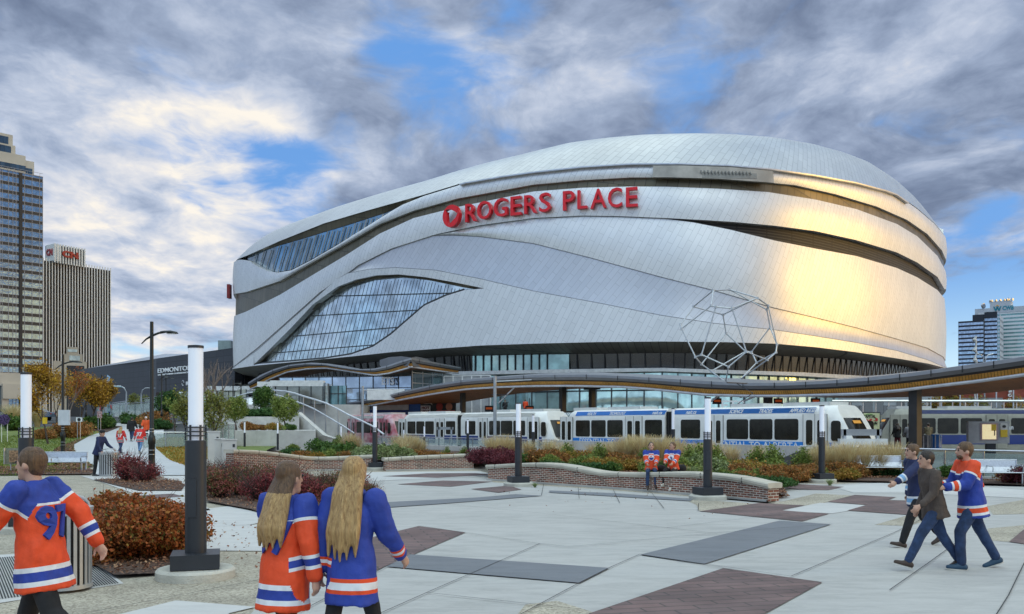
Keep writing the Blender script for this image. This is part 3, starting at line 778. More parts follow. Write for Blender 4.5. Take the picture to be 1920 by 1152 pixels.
_, MUL2 = drape('mulch_bed', [(-60, 893), (170, 892), (180, 885), (150, 876), (-60, 878)], mulch, .05)
_, MUL3 = drape('mulch_bed', [(175, 901), (255, 897), (335, 903), (347, 912), (340, 922), (260, 922), (215, 912)], mulch, .03, rough=.02)
_, MUL4 = drape('mulch_bed', [(150, 1010), (165, 1060), (215, 1092), (300, 1085), (330, 1055), (352, 1040), (352, 960), (260, 938), (170, 945)], mulch, .04, rough=.03)
_, MUL5 = drape('mulch_bed', [(388, 944), (470, 960), (560, 988), (612, 985), (640, 975), (612, 940), (600, 900), (560, 885), (388, 880)], mulch, .05, rough=.03)
_, MUL6 = drape('mulch_bed', [(160, 806), (200, 812), (230, 800), (205, 795), (150, 800)], mulch, .05)
# concrete rim between path and beds is the light joint already laid above

# ================================================================ planting beds and brick walls
brick = brickmat('wall_brick', (.30, .105, .065), (.115, .055, .045), (.56, .51, .43), .215, .078, .012, uv=True, rough=.85, bump=.7, var=.2, nscale=2.0)
capm = mk('cast_stone', (.50, .46, .38), .8, var=.12, scale=2.5, bump=.15)
def brick_wall(label, base, tops, th=.42, group='curved brick seat walls'):
    """base: px,py of the foot along the front; tops: py of the cap top"""
    n = 34; B = []; Tz = []
    bx = [a for a, b in base]; by = [b for a, b in base]; tx = [a for a, b in tops]; ty = [b for a, b in tops]
    for i in range(n+1):
        px = lerp(bx[0], bx[-1], i/n); g = G(px, float(np.interp(px, bx, by))); B.append(g)
        Tz.append(CH-(float(np.interp(px, tx, ty))-HZ)*g.y/F)
    Tz = list(np.convolve([Tz[0]]*2+Tz+[Tz[-1]]*2, [.1, .2, .4, .2, .1], 'valid'))
    root = thing('brick_wall', label, 'wall', (B[n//2].x, B[n//2].y, 0), group=group)
    fr, bk, s, S_ = [], [], 0.0, []
    for i in range(n+1):
        d = (B[min(i+1, n)]-B[max(i-1, 0)]).normalized(); nn = Vector((-d.y, d.x, 0))
        fr.append(B[i]); bk.append(B[i]+nn*th); s += (B[i]-B[i-1]).length if i else 0; S_.append(s)
    mb = MB(); capz = .14
    for L, sg in ((fr, 1), (bk, -1)):
        r = [[Vector((p.x, p.y, 0)) for p in L], [Vector((p.x, p.y, z-capz)) for p, z in zip(L, Tz)]]
        u = [[(a, 0) for a in S_], [(a, z) for a, z in zip(S_, Tz)]]
        if sg < 0: r = r[::-1]; u = u[::-1]
        mb.grid(r, 0, u)
    for e, sg in ((0, 1), (n, -1)):
        a, b = (bk[e], fr[e]) if sg > 0 else (fr[e], bk[e])
        z = Tz[e]-capz; mb.add([Vector((a.x, a.y, 0)), Vector((b.x, b.y, 0)), Vector((b.x, b.y, z)), Vector((a.x, a.y, z))], [(0, 1, 2, 3)], 0, [(0, 0), (th, 0), (th, z), (0, z)])
    mb.build('wall', brick, root, world=True)
    # rounded stone cap, extruded along the run
    prof = [(-.05, -capz), (-.05, -capz+.03), (-.075, -.09), (-.075, -.03), (-.045, 0), (th+.045, 0), (th+.075, -.03), (th+.075, -.09), (th+.05, -capz)]
    rows = []
    ext0 = (fr[0]-fr[1]).normalized()*.06; ext1 = (fr[-1]-fr[-2]).normalized()*.06
    for o, dz in prof:
        r = []
        for i in range(n+1):
            nn = (bk[i]-fr[i]).normalized(); p = fr[i]+nn*o
            if i == 0: p = p+ext0
            if i == n: p = p+ext1
            r.append(Vector((p.x, p.y, Tz[i]+dz)))
        rows.append(r)
    mb = MB(); mb.grid([r[::-1] for r in rows]+[rows[0][::-1]])
    m_ = len(prof); mb.add([r[0] for r in rows], [tuple(range(m_))[::-1]]); mb.add([r[-1] for r in rows], [tuple(range(m_))])
    mb.build('stone_cap', capm, root, True, True, 35)
    mb = MB(); acc = 0
    for i in range(1, n, 5):
        d = (fr[i+1]-fr[i]).normalized(); nn = (bk[i]-fr[i]).normalized()
        c = fr[i]+nn*(th/2)+Vector((0, 0, Tz[i]-.065)); mb.box(c, (.014, th+.158, .136), math.atan2(d.y, d.x))
    mb.build('cap_joints', joint, root, world=True)
    # footing strip
    mb = MB(); z0 = .05
    rows = [[Vector((p.x-(q-p).normalized().x*.07, p.y-(q-p).normalized().y*.07, zz)) for p, q in zip(fr, bk)] for zz in (0, z0)]
    rows.append([Vector((p.x, p.y, z0)) for p in fr]); mb.grid(rows); mb.build('footing', conc, root, world=True)
    return root
WC = brick_wall('long curving red brick seat wall with stone cap that two people sit on', [(915, 900.5), (1060, 911), (1150, 917), (1310, 930), (1440, 941.5)], [(913, 873), (960, 869), (1010, 867.5), (1060, 871), (1099, 880), (1131, 886), (1198, 886.5), (1277, 884), (1356, 890), (1400, 896), (1442, 908)])
WL = brick_wall('brick seat wall with a stone cap beside the steel utility cabinets', [(438, 892), (500, 888), (588, 883), (660, 882), (696, 882)], [(438, 843), (488, 845), (536, 851), (584, 857), (608, 857.5), (655, 855.6), (696, 853)])
WM = brick_wall('short brick seat wall between two light columns in front of green shrubs', [(723, 883.5), (800, 882), (888, 880)], [(723, 859), (799, 854.5), (888, 851)])
def GZ(px, py, z): return G(px, py, z)
# raised beds behind the walls
def bed(name, pts, zf, mat=mulch, step=.5, label='bark mulch planting bed'):
    xs = [p[0] for p in pts]; ys = [p[1] for p in pts]
    bm = bmesh.new(); vs = [bm.verts.new((x, y, 0)) for x, y in pts]
    f = bm.faces.new(vs); bmesh.ops.triangulate(bm, faces=[f])
    for _ in range(5):
        es = [e for e in bm.edges if e.calc_length() > 1.1]
        if es: bmesh.ops.subdivide_edges(bm, edges=es, cuts=1); bmesh.ops.triangulate(bm, faces=bm.faces[:])
    for v in bm.verts: v.co.z = zf(v.co.x, v.co.y)+.03*mnoise.noise(v.co*2.5)
    bmesh.ops.recalc_face_normals(bm, faces=bm.faces[:])
    if sum(f.normal.z for f in bm.faces) < 0: bmesh.ops.reverse_faces(bm, faces=bm.faces[:])
    me = bpy.data.meshes.new(name); bm.to_mesh(me); bm.free(); me.materials.append(mat)
    me.polygons.foreach_set('use_smooth', [True]*len(me.polygons))
    return link(name, me, kind='structure')
def gp(px, py, z=0): v = G(px, py, z); return (v.x, v.y)
def tl(px, off): v = tline(px, off); return (v.x, v.y)
def segd(x, y, poly):
    best = 1e9
    for (ax, ay), (bx, by) in zip(poly, poly[1:]):
        dx, dy = bx-ax, by-ay; k = max(0, min(1, ((x-ax)*dx+(y-ay)*dy)/(dx*dx+dy*dy))); best = min(best, math.hypot(x-ax-k*dx, y-ay-k*dy))
    return best
wallc = [gp(915, 900.5), gp(1060, 911), gp(1150, 917), gp(1310, 930), gp(1440, 941.5)]
BEDC = [gp(918, 899), gp(1060, 909), gp(1150, 915), gp(1310, 927), gp(1436, 938), gp(1476, 935), gp(1460, 922), gp(1462, 912), gp(1500, 903), gp(1545, 904), gp(1600, 898), gp(1700, 896), gp(1800, 898), gp(1900, 906), gp(1990, 915), tl(1990, -.3), tl(1800, -.3), tl(1560, -.3), tl(1300, -.3), tl(1052, -.3), tl(946, -.3), gp(915, 890)]
def zc_(x, y):
    d = segd(x, y, wallc); fr_ = sst(5.5, 0, d)
    right = sst(6.0, 2.0, abs(x-7)) if x > 7 else 1
    return .06+.36*sst(9, .2, d)*(1-.8*sst(5.6, 7.5, x))+.25*sst(2, 9, y-28-0.0)*sst(16, 4, x)*.6
bed('mulch_bed', BEDC, zc_)
BEDL = [gp(440, 890), gp(500, 886), gp(588, 881), gp(696, 880), gp(712, 878), gp(723, 881), gp(800, 880), gp(886, 878), gp(900, 882), gp(911, 886), tl(944, -.3), tl(800, -.3), tl(660, -.3), (-14.9, 70), (-16, 62), gp(560, 846), gp(440, 858)]
walll = [gp(438, 892), gp(500, 888), gp(588, 883), gp(696, 882), gp(723, 883), gp(800, 882), gp(888, 880)]
bed('mulch_bed', BEDL, lambda x, y: .05+.38*sst(9, .2, segd(x, y, walll))+.15*sst(45, 60, y))
bed('lawn', [gp(443, 878), gp(500, 876), gp(500, 860), gp(520, 849), gp(445, 848)], lambda x, y: .50, lawnm)

# parapet beside the tracks
def wallrun(mb, pts, th, z0, z1, m=0):
    for (ax, ay), (bx, by) in zip(pts, pts[1:]):
        d = Vector((bx-ax, by-ay)); L = d.length; d.normalize()
        mb.box(((ax+bx)/2, (ay+by)/2, (z0+z1)/2), (L, th, z1-z0), math.atan2(d.y, d.x), m)
par = thing('parapet_wall', 'long pale concrete parapet between the planting bed and the trains', 'wall', (TP.x-6, TP.y+9, 0))
a = tline(1040, 0); b = tline(1500, 0)
mb = MB(); L = (a-b).length; ang = math.atan2(TD.y, TD.x)
mb.box(((a.x+b.x)/2, (a.y+b.y)/2, .17), (L, .3, 1.80), ang); 
mb.build('wall', concl, par, world=True)
mb = MB()
for k in range(1, 9):
    q = b.lerp(a, k/9); mb.box((q.x-.824*.152, q.y-.567*.152, .2), (.02, .012, 1.70), ang)
mb.build('wall_joints', joint, par, world=True)
c = tline(590, 0)
mb = MB(); mb.box(((a.x+c.x)/2, (a.y+c.y)/2, -.15), ((a-c).length, .3, 1.3), ang); mb.build('lower_wall', concl, par, world=True)
railm = alu
def guard(label, p, q, z0, z1, posts, gl=True, group='glass guardrails by the tracks', dz=0):
    root = thing('guardrail', label, 'railing', ((p.x+q.x)/2, (p.y+q.y)/2, z0), group=group)
    L = (q-p).length; an = math.atan2(q.y-p.y, q.x-p.x)
    mb = MB(); mb.cyl((p.x, p.y, z1), (q.x, q.y, z1+dz), .035, n=8); mb.build('top_rail', railm, root, world=True)
    for k in range(posts+1):
        u = k/posts; x, y = lerp(p.x, q.x, u), lerp(p.y, q.y, u)
        mb = MB(); mb.box((x, y, (z0+z1+dz*u*2)/2), (.05, .05, z1-z0), an); mb.build('post', steel, root, world=True)
    if gl:
        mb = MB(); pad = Vector((math.cos(an), math.sin(an)))*.06
        mb.box(((p.x+q.x)/2, (p.y+q.y)/2, (z0+z1)/2-.03+dz/2), (L, .015, (z1-z0)-.14), an)
        mb.build('glass_panel', mk('guard_glass', (.40, .50, .47), .08, 0, var=.1, spec=.8, alpha=.45), root, world=True)
    return root
guard('glass guardrail with steel posts on the low wall in front of the white train', tline(1040, .1), tline(700, .1), .5, 1.08, 16)
guard('sloping lower rail by the pale grasses at the ramp', tline(1500, .1), tline(1640, .1), -.1, 1.06, 4)
guard('long rail behind the benches and the walking men', tline(1640, .1), tline(2200, .1), -.3, 1.06, 7)
# the ramp that drops beside the parapet end
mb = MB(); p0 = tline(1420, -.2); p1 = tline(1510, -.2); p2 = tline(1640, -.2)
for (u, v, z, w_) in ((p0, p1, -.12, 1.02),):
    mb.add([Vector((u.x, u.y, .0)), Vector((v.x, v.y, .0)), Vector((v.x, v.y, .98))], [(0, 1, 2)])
mb.build('ramp_shadow_face', mk('dark_opening', (.10, .10, .10), .8), par, world=True)  # flat dark sheet standing in for the shade on the ramp side
mb = MB(); a_ = tline(1500, -.15); b_ = tline(2200, -.15)
mb.box(((a_.x+b_.x)/2, (a_.y+b_.y)/2, -.3), ((a_-b_).length, .25, .85), ang); mb.build('kerb_wall', concl, par, world=True)
# ================================================================ light columns, lamps, street furniture
lit = mk('lit_diffuser', (.80, .83, .90), .5, var=0, emit=((.80, .86, 1.0), .10))
def light_column(label, h, ht, r, cap=True, plinth=True, first=[None]):
    """dark lower shaft, pale glowing diffuser above, box plinth on a concrete footing"""
    root = thing('light_column', label, 'light column', group='glowing light columns')
    z0 = .30 if plinth else .06
    if plinth:
        mb = MB(); mb.lathe([(.50, 0), (.50, .10), (.47, .13), (0.01, .13)], n=32); mb.build('footing', mk('rough_footing', (.50, .48, .42), .95, bump=.8, bscale=25), root, True)
        mb = MB(); mb.box((0, 0, .235), (.60, .60, .19), .3); mb.build('plinth', dark_m, root)
    else:
        mb = MB(); mb.lathe([(r*2.2, 0), (r*2.2, .05), (0.01, .05)], n=16); mb.build('footing', conc, root)
    mb = MB(); mb.lathe([(r, z0 if plinth else .05), (r, ht-.01), (r*.7, ht)], n=24); mb.build('lower_shaft', dark_m, root, True)
    if plinth:
        mb = MB(); mb.box((0, -r*1.0, 1.05), (.11, .02, .5)); mb.build('access_door', dark_m, root)
    mb = MB(); mb.lathe([(r*.70, ht+.0), (r*.70, h-.03)], n=24); mb.build('diffuser', lit, root, True)
    mb = MB()
    if plinth:
        for k in range(3):
            z = ht+.05+k*.055; mb.lathe([(r*1.0, z), (r*1.0, z+.018), (r*.72, z+.018), (r*.72, z)], n=24)
        for k in range(6):
            w_ = k*math.pi/3+.3; mb.box((math.cos(w_)*r*.93, math.sin(w_)*r*.93, ht+.1), (.02, .02, .2), w_)
        mb.build('collar', dark_m, root, True)
    mb = MB(); mb.lathe([(r*.75, h-.035), (r*.75, h), (0.01, h+.01)], n=24); mb.build('cap', dark_m, root, True)
    return root
lc = light_column('tall glowing light column standing beside the big red shrub', 3.04, 1.80, .135)
lc.location = G(367, 1083)
def place(src, loc, sc, label, rz=0): return copy_tree(src, loc, rz, sc, label)
o = place(lc, G(49, 997), .98, 'glowing light column behind the man in the red and blue jersey', .2)
l2 = light_column('glowing light column just in front of the brick wall end by the seated pair', 2.74, 1.62, .118); l2.location = G(1327, 937)
for px, by, h, lab in ((972, 912, 2.72, 'glowing light column at the start of the long curving brick wall'), (1541, 905, 2.68, 'glowing light column beside the tufts of pale grass and bench'),
                       (703, 882, 2.86, 'glowing light column between the two shorter brick walls')):
    copy_tree(l2, G(px, by), 0, (.98, .98, h/2.74), lab)
b1 = light_column('slim glowing column behind the two people sitting on the wall', 2.4, 1.45, .085, plinth=False)
def slim(px, py_top, d, zb, lab, k=1.0):
    top = CH-(py_top-HZ)*d/F; s = (top-zb)/2.4
    return (Vector(((px-960)/F*d, d, zb)), (k*min(s*1.1, 1.15), k*min(s*1.1, 1.15), s), lab)
L_ = [slim(1262, 766, 44, .25, 'slim glowing column behind the two people sitting on the wall'), slim(1000, 778, 48, .25, 'slim glowing column behind the purple shrubs and wall column'),
      slim(877, 787, 56, .2, 'slim glowing column at the right end of the short brick wall, by the glass rail'), slim(795.6, 799, 58, .2, 'short light bollard in front of the middle of the white train'),
      slim(757, 806, 60, .2, 'lowest light bollard beside blond grasses and the white train front'), slim(639.6, 799, 58, .2, 'light bollard among bushes below the stair handrails'),
      slim(520.8, 792, 60, .3, 'light bollard before the lower terrace wall, under the round green tree'), slim(458.7, 791, 62, .3, 'light bollard before the lower terrace wall near the steel cabinets'),
      slim(486, 763, 78, 1.65, 'light bollard up on the planted terrace between two round trees')]
for k, (loc, s, lab) in enumerate(L_):
    if k == 0: b1.location = loc; b1.scale = s
    else: copy_tree(b1, loc, 0, s, lab)

pole_m = mk('bronze_black_pole', (.03, .032, .03), .35, .5)
def street_lamp(label, h=5.65, r=.075):
    root = thing('street_lamp', label, 'street lamp', group='dark street lamps with wing arms')
    mb = MB(); mb.lathe([(.42, 0), (.42, .16), (.38, .2), (.01, .2)], n=24); mb.build('footing', conc, root, True)
    mb = MB(); mb.lathe([(.30, .2), (.28, .26), (.16, .33), (.11, .42), (.11, 1.3), (.125, 1.32), (.13, 1.5), (.11, 1.6), (r, 1.66), (r*.8, h), (.01, h+.01)], n=20); mb.build('pole', pole_m, root, True)
    mb = MB()
    for z in (.95, 1.1, 1.75, 1.85): mb.lathe([(.118 if z < 1.6 else .082, z), (.118 if z < 1.6 else .082, z+.02)], n=16)
    mb.build('pole_bands', steel, root)
    mb = MB(); pts = [(-.36, 0, h-.78), (-.2, 0, h-.62), (0, 0, h-.50), (.25, 0, h-.40), (.5, 0, h-.365), (.72, 0, h-.40)]
    mb.tube(pts, [.02, .03, .045, .04, .035, .03], 8); mb.build('arm', pole_m, root, True)
    mb = MB(); vs = []
    for x, w_, t_ in ((.30, .03, .03), (.45, .10, .05), (.7, .13, .06), (.88, .09, .05), (.93, .03, .02)):
        zc = h-.37-.25*max(0, x-.6)**1.5
        vs.append([Vector((x, -w_, zc)), Vector((x, -w_*.6, zc+t_)), Vector((x, w_*.6, zc+t_)), Vector((x, w_, zc)), Vector((x, 0, zc-.02))])
    mb.grid([r_+[r_[0]] for r_ in vs]); mb.build('lamp_head', pole_m, root, True)
    mb = MB(); mb.box((.70, 0, h-.425), (.3, .16, .02)); mb.build('lens', mk('lens', (.5, .5, .48), .3), root)
    return root
sl0 = street_lamp('tall dark street lamp rising from the red shrub island'); sl0.location = G(284.5, 903); sl0.rotation_euler.z = 0
p = GT(118, 850); p.y = 47; copy_tree(sl0, Vector(((118-960)/F*47, 47, 0)), .25, 1.0, 'dark street lamp on the left lawn with a pale sign on its pole')
for px, d, lab in ((161, 86, 'dark street lamp among the golden street trees'), (303, 88, 'dark street lamp in front of the dark building lettering'), (311, 98, 'dark street lamp just right of the one before the lettering'), (190, 100, 'small far street lamp behind the golden trees'), (437, 92, 'dark street lamp by the left corner of the arena'), (452, 96, 'dark street lamp just right of the one at the arena corner')):
    x = (px-960)/F*d; copy_tree(sl0, Vector((x, d, tz(x, d) if px < 420 else 1.2)), .5*(px % 3-1), .95, lab)

# ---- benches
def bench(label, L=1.9):
    root = thing('bench', label, 'bench', group='perforated metal benches')
    perf = mk('perforated_steel', (.55, .57, .60), .35, .75, var=.1, scale=20)
    n = 12; rows = []
    prof = [(-.02, .43), (.10, .445), (.30, .43), (.42, .42), (.47, .46), (.52, .60), (.56, .80), (.57, .83)]
    mb = MB()
    for j in range(int(len(prof)*1)-1):
        pass
    ns = 34
    for a, b in zip(prof, prof[1:]):
        mb.grid([[(-L/2, a[0], a[1]), (L/2, a[0], a[1])], [(-L/2, b[0], b[1]), (L/2, b[0], b[1])]])
        mb.grid([[(-L/2, b[0], b[1]-.012), (L/2, b[0], b[1]-.012)], [(-L/2, a[0], a[1]-.012), (L/2, a[0], a[1]-.012)]])
    mb.build('seat', perf, root, True)
    mb = MB()
    mb.tube([(-L/2, -.03, .43), (L/2, -.03, .43)], .022); mb.tube([(-L/2, .575, .835), (L/2, .575, .835)], .022); mb.build('seat_rail', steel, root, True)
    for sx in (-1, 1):
        x = sx*(L/2-.03); mb = MB(); mb.tube([(x, .05, 0), (x, .04, .40), (x, .05, .43)], .028); mb.tube([(x, .48, 0), (x, .50, .42), (x, .58, .84)], .028)
        mb.tube([(x, .04, .40), (x, .50, .41)], .025); mb.build('leg', steel, root, True)
        mb = MB(); mb.tube([(x, -.02, .44), (x, -.05, .60), (x, .02, .66), (x, .30, .66), (x, .53, .66)], .02); mb.build('armrest', steel, root, True)
    mb = MB(); mb.tube([(0, .02, .44), (0, .0, .58), (0, .06, .63), (0, .4, .63), (0, .53, .64)], .016); mb.build('centre_armrest', steel, root, True)
    return root
bn = bench('perforated metal bench beside the pale grasses, behind the walking men'); q = G(1650, 898.5); bn.location = q; bn.rotation_euler.z = R(-4)
q = G(1862, 911); copy_tree(bn, q, R(-8), (1.0, 1, 1), 'perforated metal bench partly hidden behind the man in the orange and blue jersey')
q = G(96, 886); copy_tree(bn, q, R(2), (1.35, 1, 1), 'perforated metal bench on the left by the lawn and mulch')
# ---- litter bins
def bin_(label, r=.30, h=.98):
    root = thing('litter_bin', label, 'bin', group='slatted metal litter bins')
    gm = mk('bin_grey', (.42, .43, .44), .4, .5)
    mb = MB(); mb.lathe([(r*.86, .06), (r*.86, h-.1)], n=24); mb.build('liner', black, root, True)
    mb = MB()
    for k in range(26):
        w_ = 2*math.pi*k/26; mb.box((math.cos(w_)*r*.98, math.sin(w_)*r*.98, h/2-.01), (.012, .048, h-.14), w_)
    mb.build('slats', gm, root)
    mb = MB()
    for z in (.03, h-.10): mb.lathe([(r*.92, z), (r*1.03, z), (r*1.03, z+.045), (r*.92, z+.045)], n=28)
    mb.build('rim', gm, root, True)
    mb = MB(); mb.lathe([(r*1.06, h-.055), (r*1.06, h-.02), (r*.80, h+.0), (r*.46, h+.005), (r*.44, h-.04)], n=28); mb.build('lid', gm, root, True)
    mb = MB(); pts = [(-r*.9, 0, h-.02)]+[(math.cos(a)*r*.9, 0, h-.02+math.sin(a)*.14) for a in [math.pi-math.pi*k/10 for k in range(11)]]
    mb.tube(pts, .018); mb.build('hood', gm, root, True)
    return root
bb = bin_('grey slatted litter bin by the man in the dark cap', .37, .95); bb.location = G(205, 893); bb.rotation_euler.z = .3
copy_tree(bb, G(120, 1106), .5, (.84, .84, 1.08), 'slatted litter bin in front of the big red shrub, behind the running-past man in red')
# ---- steel utility cabinets
def cabinet(label, px, d, x0, x1, y0, y1, z=0.0):
    root = thing('utility_cabinet', label, 'cabinet', ((px-960)/F*d, d, z), rz=R(18), group='steel utility cabinets')
    s = d/F; w_ = (x1-x0)*s; h = (y1-y0)*s
    cm = mk('cabinet_steel', (.66, .65, .61), .42, .35, var=.1, scale=1)
    mb = MB(); mb.box((0, 0, h/2), (w_, .5, h)); mb.build('cabinet_body', cm, root)
    mb = MB(); mb.box((0, -.262, h*.5), (w_*.84, .02, h*.86)); dr = mb.build('door', cm, root)
    mb = MB(); mb.box((w_*.3, -.285, h*.5), (.03, .03, .14)); mb.build('handle', black, dr)
    mb = MB(); mb.box((w_*.3, -.276, h*.82), (.10, .012, .14)); mb.build('label_plate', dark_m, dr)
    mb = MB(); mb.box((0, -.01, h+.02), (w_+.05, .56, .04)); mb.build('hood', cm, root)
    return root
cabinet('tallest steel utility cabinet, leftmost in the row before the terrace', 401, 42, 390, 412, 794, 862, .0)
cabinet('middle steel utility cabinet in the row before the terrace', 412, 40, 402, 420, 808, 866, .0)
cabinet('steel utility cabinet at the end of the row, touching the brick wall', 430, 39.4, 417, 443, 808, 866, .0)
mb = MB(); c = G(416, 872); mb.box((c.x, c.y+.2, .10), (1.9, 1.0, .30), R(18)); tag(mb.build('cabinet_plinth', concl), 'low concrete plinth under the row of steel utility cabinets', 'plinth')
# ================================================================ trains
tn = Vector((.824, .567)); TANG = math.atan2(-TD.y, -TD.x)
cream = mk('train_cream', (.88, .86, .80), .35, var=.05, coat=.3)
tw_dark = mk('train_glass', (.018, .016, .012), .10, spec=.35, var=.5, scale=1.5)
blue_l = mk('train_blue', (.02, .24, .72), .35, var=.06, coat=.3)
navy = mk('train_navy', (.012, .035, .20), .35, var=.08, coat=.3)
rubber = mk('bellows', (.03, .03, .03), .9)
wtxt = mk('white_lettering', (.82, .83, .84), .5, var=0)
pinkm = mk('train_pink', (.55, .04, .09), .4, var=.3, scale=1.1, col2=(.70, .50, .52))
grey_r = mk('train_roof_grey', (.60, .60, .58), .5, var=.08)
TRAIN_OFF = 4.1; TL_ = (tline(1040, TRAIN_OFF)-tline(1600, TRAIN_OFF)).length
c0 = tline(1040, TRAIN_OFF); c1 = tline(1600, TRAIN_OFF); cm_ = (c0+c1)/2
def sx_of(px): return (tline(px, TRAIN_OFF)-cm_).dot(-TD)
WIN = [(1080, 1105.5), (1109, 1135), (1139, 1167), (1209.6, 1240.7), (1277, 1312), (1363, 1402), (1406, 1447.5), (1452.7, 1496)]
DOOR = [(1050.7, 1074), (1173, 1204), (1323, 1356), (1506, 1551)]
def rrect(mb, x0, x1, z0, z1, y, r=.10, m=0, t=.02):
    pts = []
    for cx, cz, a0 in ((x1-r, z1-r, 0), (x0+r, z1-r, 90), (x0+r, z0+r, 180), (x1-r, z0+r, 270)):
        for k in range(4): a = R(a0+k*30); pts.append((cx+r*math.cos(a), cz+r*math.sin(a)))
    n = len(pts); sg = -1 if y < 0 else 1
    vs = [(x, y, z) for x, z in pts]+[(x, y+sg*t, z) for x, z in pts]
    fr = tuple(range(n, 2*n)); mb.add(vs, [fr if sg < 0 else fr[::-1]]+[(i, (i+1) % n, n+(i+1) % n, n+i) for i in range(n)], m)
def train(label, loc, rz, body, belt, roofb, texts=(), zrail=0.0, group='light rail trains'):
    root = thing('light_rail_train', label, 'train', loc, rz, group)
    L = TL_/2; W = 1.325
    XB = sx_of(1253.5)
    prof = [(-W*.92, .38), (-W, .6), (-W, 1.3), (-W, 1.9), (-W, 2.6), (-W, 3.15), (-W*.97, 3.40), (-W*.84, 3.62), (-W*.72, 3.72), (0, 3.76)]
    prof = prof+[(-y, z) for y, z in prof[:-1][::-1]]
    def xend(z): return L-(.05+.10*max(0, z-.6)+(0.72*max(0, (z-1.75)/1.6)**1.3 if z > 1.75 else 0))
    for half in (0, 1):
        mb = MB(); sg = 1 if half else -1
        cols = []
        for st in range(6):
            r = []
            for y, z in prof:
                xe = xend(z)
                x = (.32+sg*XB, L*.45, xe-1.9, xe-.95, xe-.3, xe)[st]; ys = (1, 1, 1, .97, .88, .70)[st]
                r.append(Vector((sg*x, y*ys, z)))
            cols.append(r)
        mb.grid(cols if not half else cols[::-1]); n = len(prof)
        mb.add(cols[-1], [tuple(range(n)) if half else tuple(range(n))[::-1]]); mb.add(cols[0], [tuple(range(n))])
        mb.build('train_car', [body], root, True, angle=30)
    mb = MB()
    for k in range(9):
        x = XB-.3+.6*k/8; s_ = .95 if k % 2 else .88; mb.box((x, 0, 2.0), (.05, 2*W*s_, 3.1))
    mb.build('bellows', rubber, root)
    for sg in (-1, 1):
        y = sg*W
        for a, b in WIN:
            mb = MB(); x0, x1 = sx_of(a), sx_of(b)
            rrect(mb, x0, x1, 2.05, 3.05, y, .10, 0, .012); o = mb.build('window', tw_dark, root)
            mb = MB(); rrect(mb, x0-.03, x1+.03, 2.02, 3.08, y, .12, 0, .006); mb.build('window_frame', black, o)
        for a, b in DOOR:
            x0, x1 = sx_of(a), sx_of(b); xm = (x0+x1)/2
            mb = MB(); mb.box((xm, y+sg*.006, 2.17), (x1-x0, .03, 2.3)); d = mb.build('door', body, root)
            mb = MB()
            for u, v in ((x0+.12, xm-.08), (xm+.08, x1-.12)): rrect(mb, u+.06, v-.06, 1.78, 3.02, y+sg*.021, .10, 0, .01)
            mb.build('door_glass', tw_dark, d)
            mb = MB(); mb.box((xm, y+sg*.023, 2.17), (.02, .012, 2.28)); mb.box((x0, y+sg*.012, 2.2), (.02, .03, 2.2)); mb.box((x1, y+sg*.012, 2.2), (.02, .03, 2.2)); mb.build('door_seal', black, d)
            for q in (-1, 1):
                pass
        for h in (-1, 1):
            mb = MB(); xa, xb = .35+h*XB, xend(1.7)-1.0
            mb.box((h*(xa+xb)/2, y+sg*.004, 1.62), (xb-xa, .03, .64)); mb.build('belt_stripe', belt, root)
        xa_, xb_ = sx_of(1558), sx_of(1579)
        for h in (-1, 1):
            mb = MB(); xs_ = sorted((h*xa_, h*xb_)); rrect(mb, xs_[0], xs_[1]-.1 if h > 0 else xs_[1], 2.0, 2.98, y*.975, .14, 0, .04); mb.build('cab_side_window', tw_dark, root)
            mb = MB(); a = .35*h+XB; b = h*(L-2.2)
            vs = [Vector((a, y*.975+sg*.012, 3.38)), Vector((b, y*.975+sg*.012, 3.38)), Vector((b, y*.845+sg*.02, 3.635)), Vector((a, y*.845+sg*.02, 3.635))]
            mb.add(vs+[v-Vector((0, sg*.05, .02)) for v in vs], [(0, 1, 2, 3), (3, 2, 1, 0), (0, 1, 5, 4), (3, 2, 6, 7)]); mb.build('roof_band', roofb, root)
    for h in (-1, 1):
        rows = []
        for z in (1.95, 2.3, 2.7, 3.0, 3.12):
            xe = xend(z)+.03; rows.append([Vector((h*(xe-abs(u)**2.2*.12), u*W*.56, z)) for u in (-1, -.6, 0, .6, 1)])
        mb = MB(); mb.grid(rows if h > 0 else [r[::-1] for r in rows]); mb.build('windscreen', tw_dark, root, True)
        mb = MB(); rows = []
        for z in (2.86, 3.0):
            xe = xend(z)+.05; rows.append([Vector((h*xe, u*.3, z)) for u in (-1, 0, 1)])
        mb.grid(rows if h > 0 else [r[::-1] for r in rows]); mb.build('destination_display', mk('amber_display', (.1, .05, .01), .4, var=0, emit=((1, .5, .08), .35)), root)
        for s in (-1, 1):
            mb = MB(); mb.cyl((h*(L-.25), s*.68, 1.25), (h*(L-.02), s*.66, 1.25), .11, n=12); mb.build('headlight', mk('headlamp', (.6, .6, .55), .2), root)
    mb = MB()
    for x, l in ((-9, 2.4), (-5.2, 3.0), (4.6, 2.2), (8.4, 2.8)): mb.box((x, 0, 3.82), (l, 1.5, .18))
    mb.build('roof_equipment', grey_r, root)
    mb = MB(); mb.box((0, 0, .30), (21, 2.2, .5)); 
    for x in (-9, -7.2, -.9, .9, 7.2, 9):
        for s in (-1, 1): mb.cyl((x, s*.70, .36), (x, s*.84, .36), .36, n=16)
    mb.build('bogies', black, root)
    mb = MB()
    mb.tube([(3.2, 0, 3.85), (4.4, 0, 4.5), (3.3, 0, 5.05)], .03); mb.box((3.3, 0, 5.08), (.08, 1.6, .05)); mb.build('pantograph', dark_m, root)
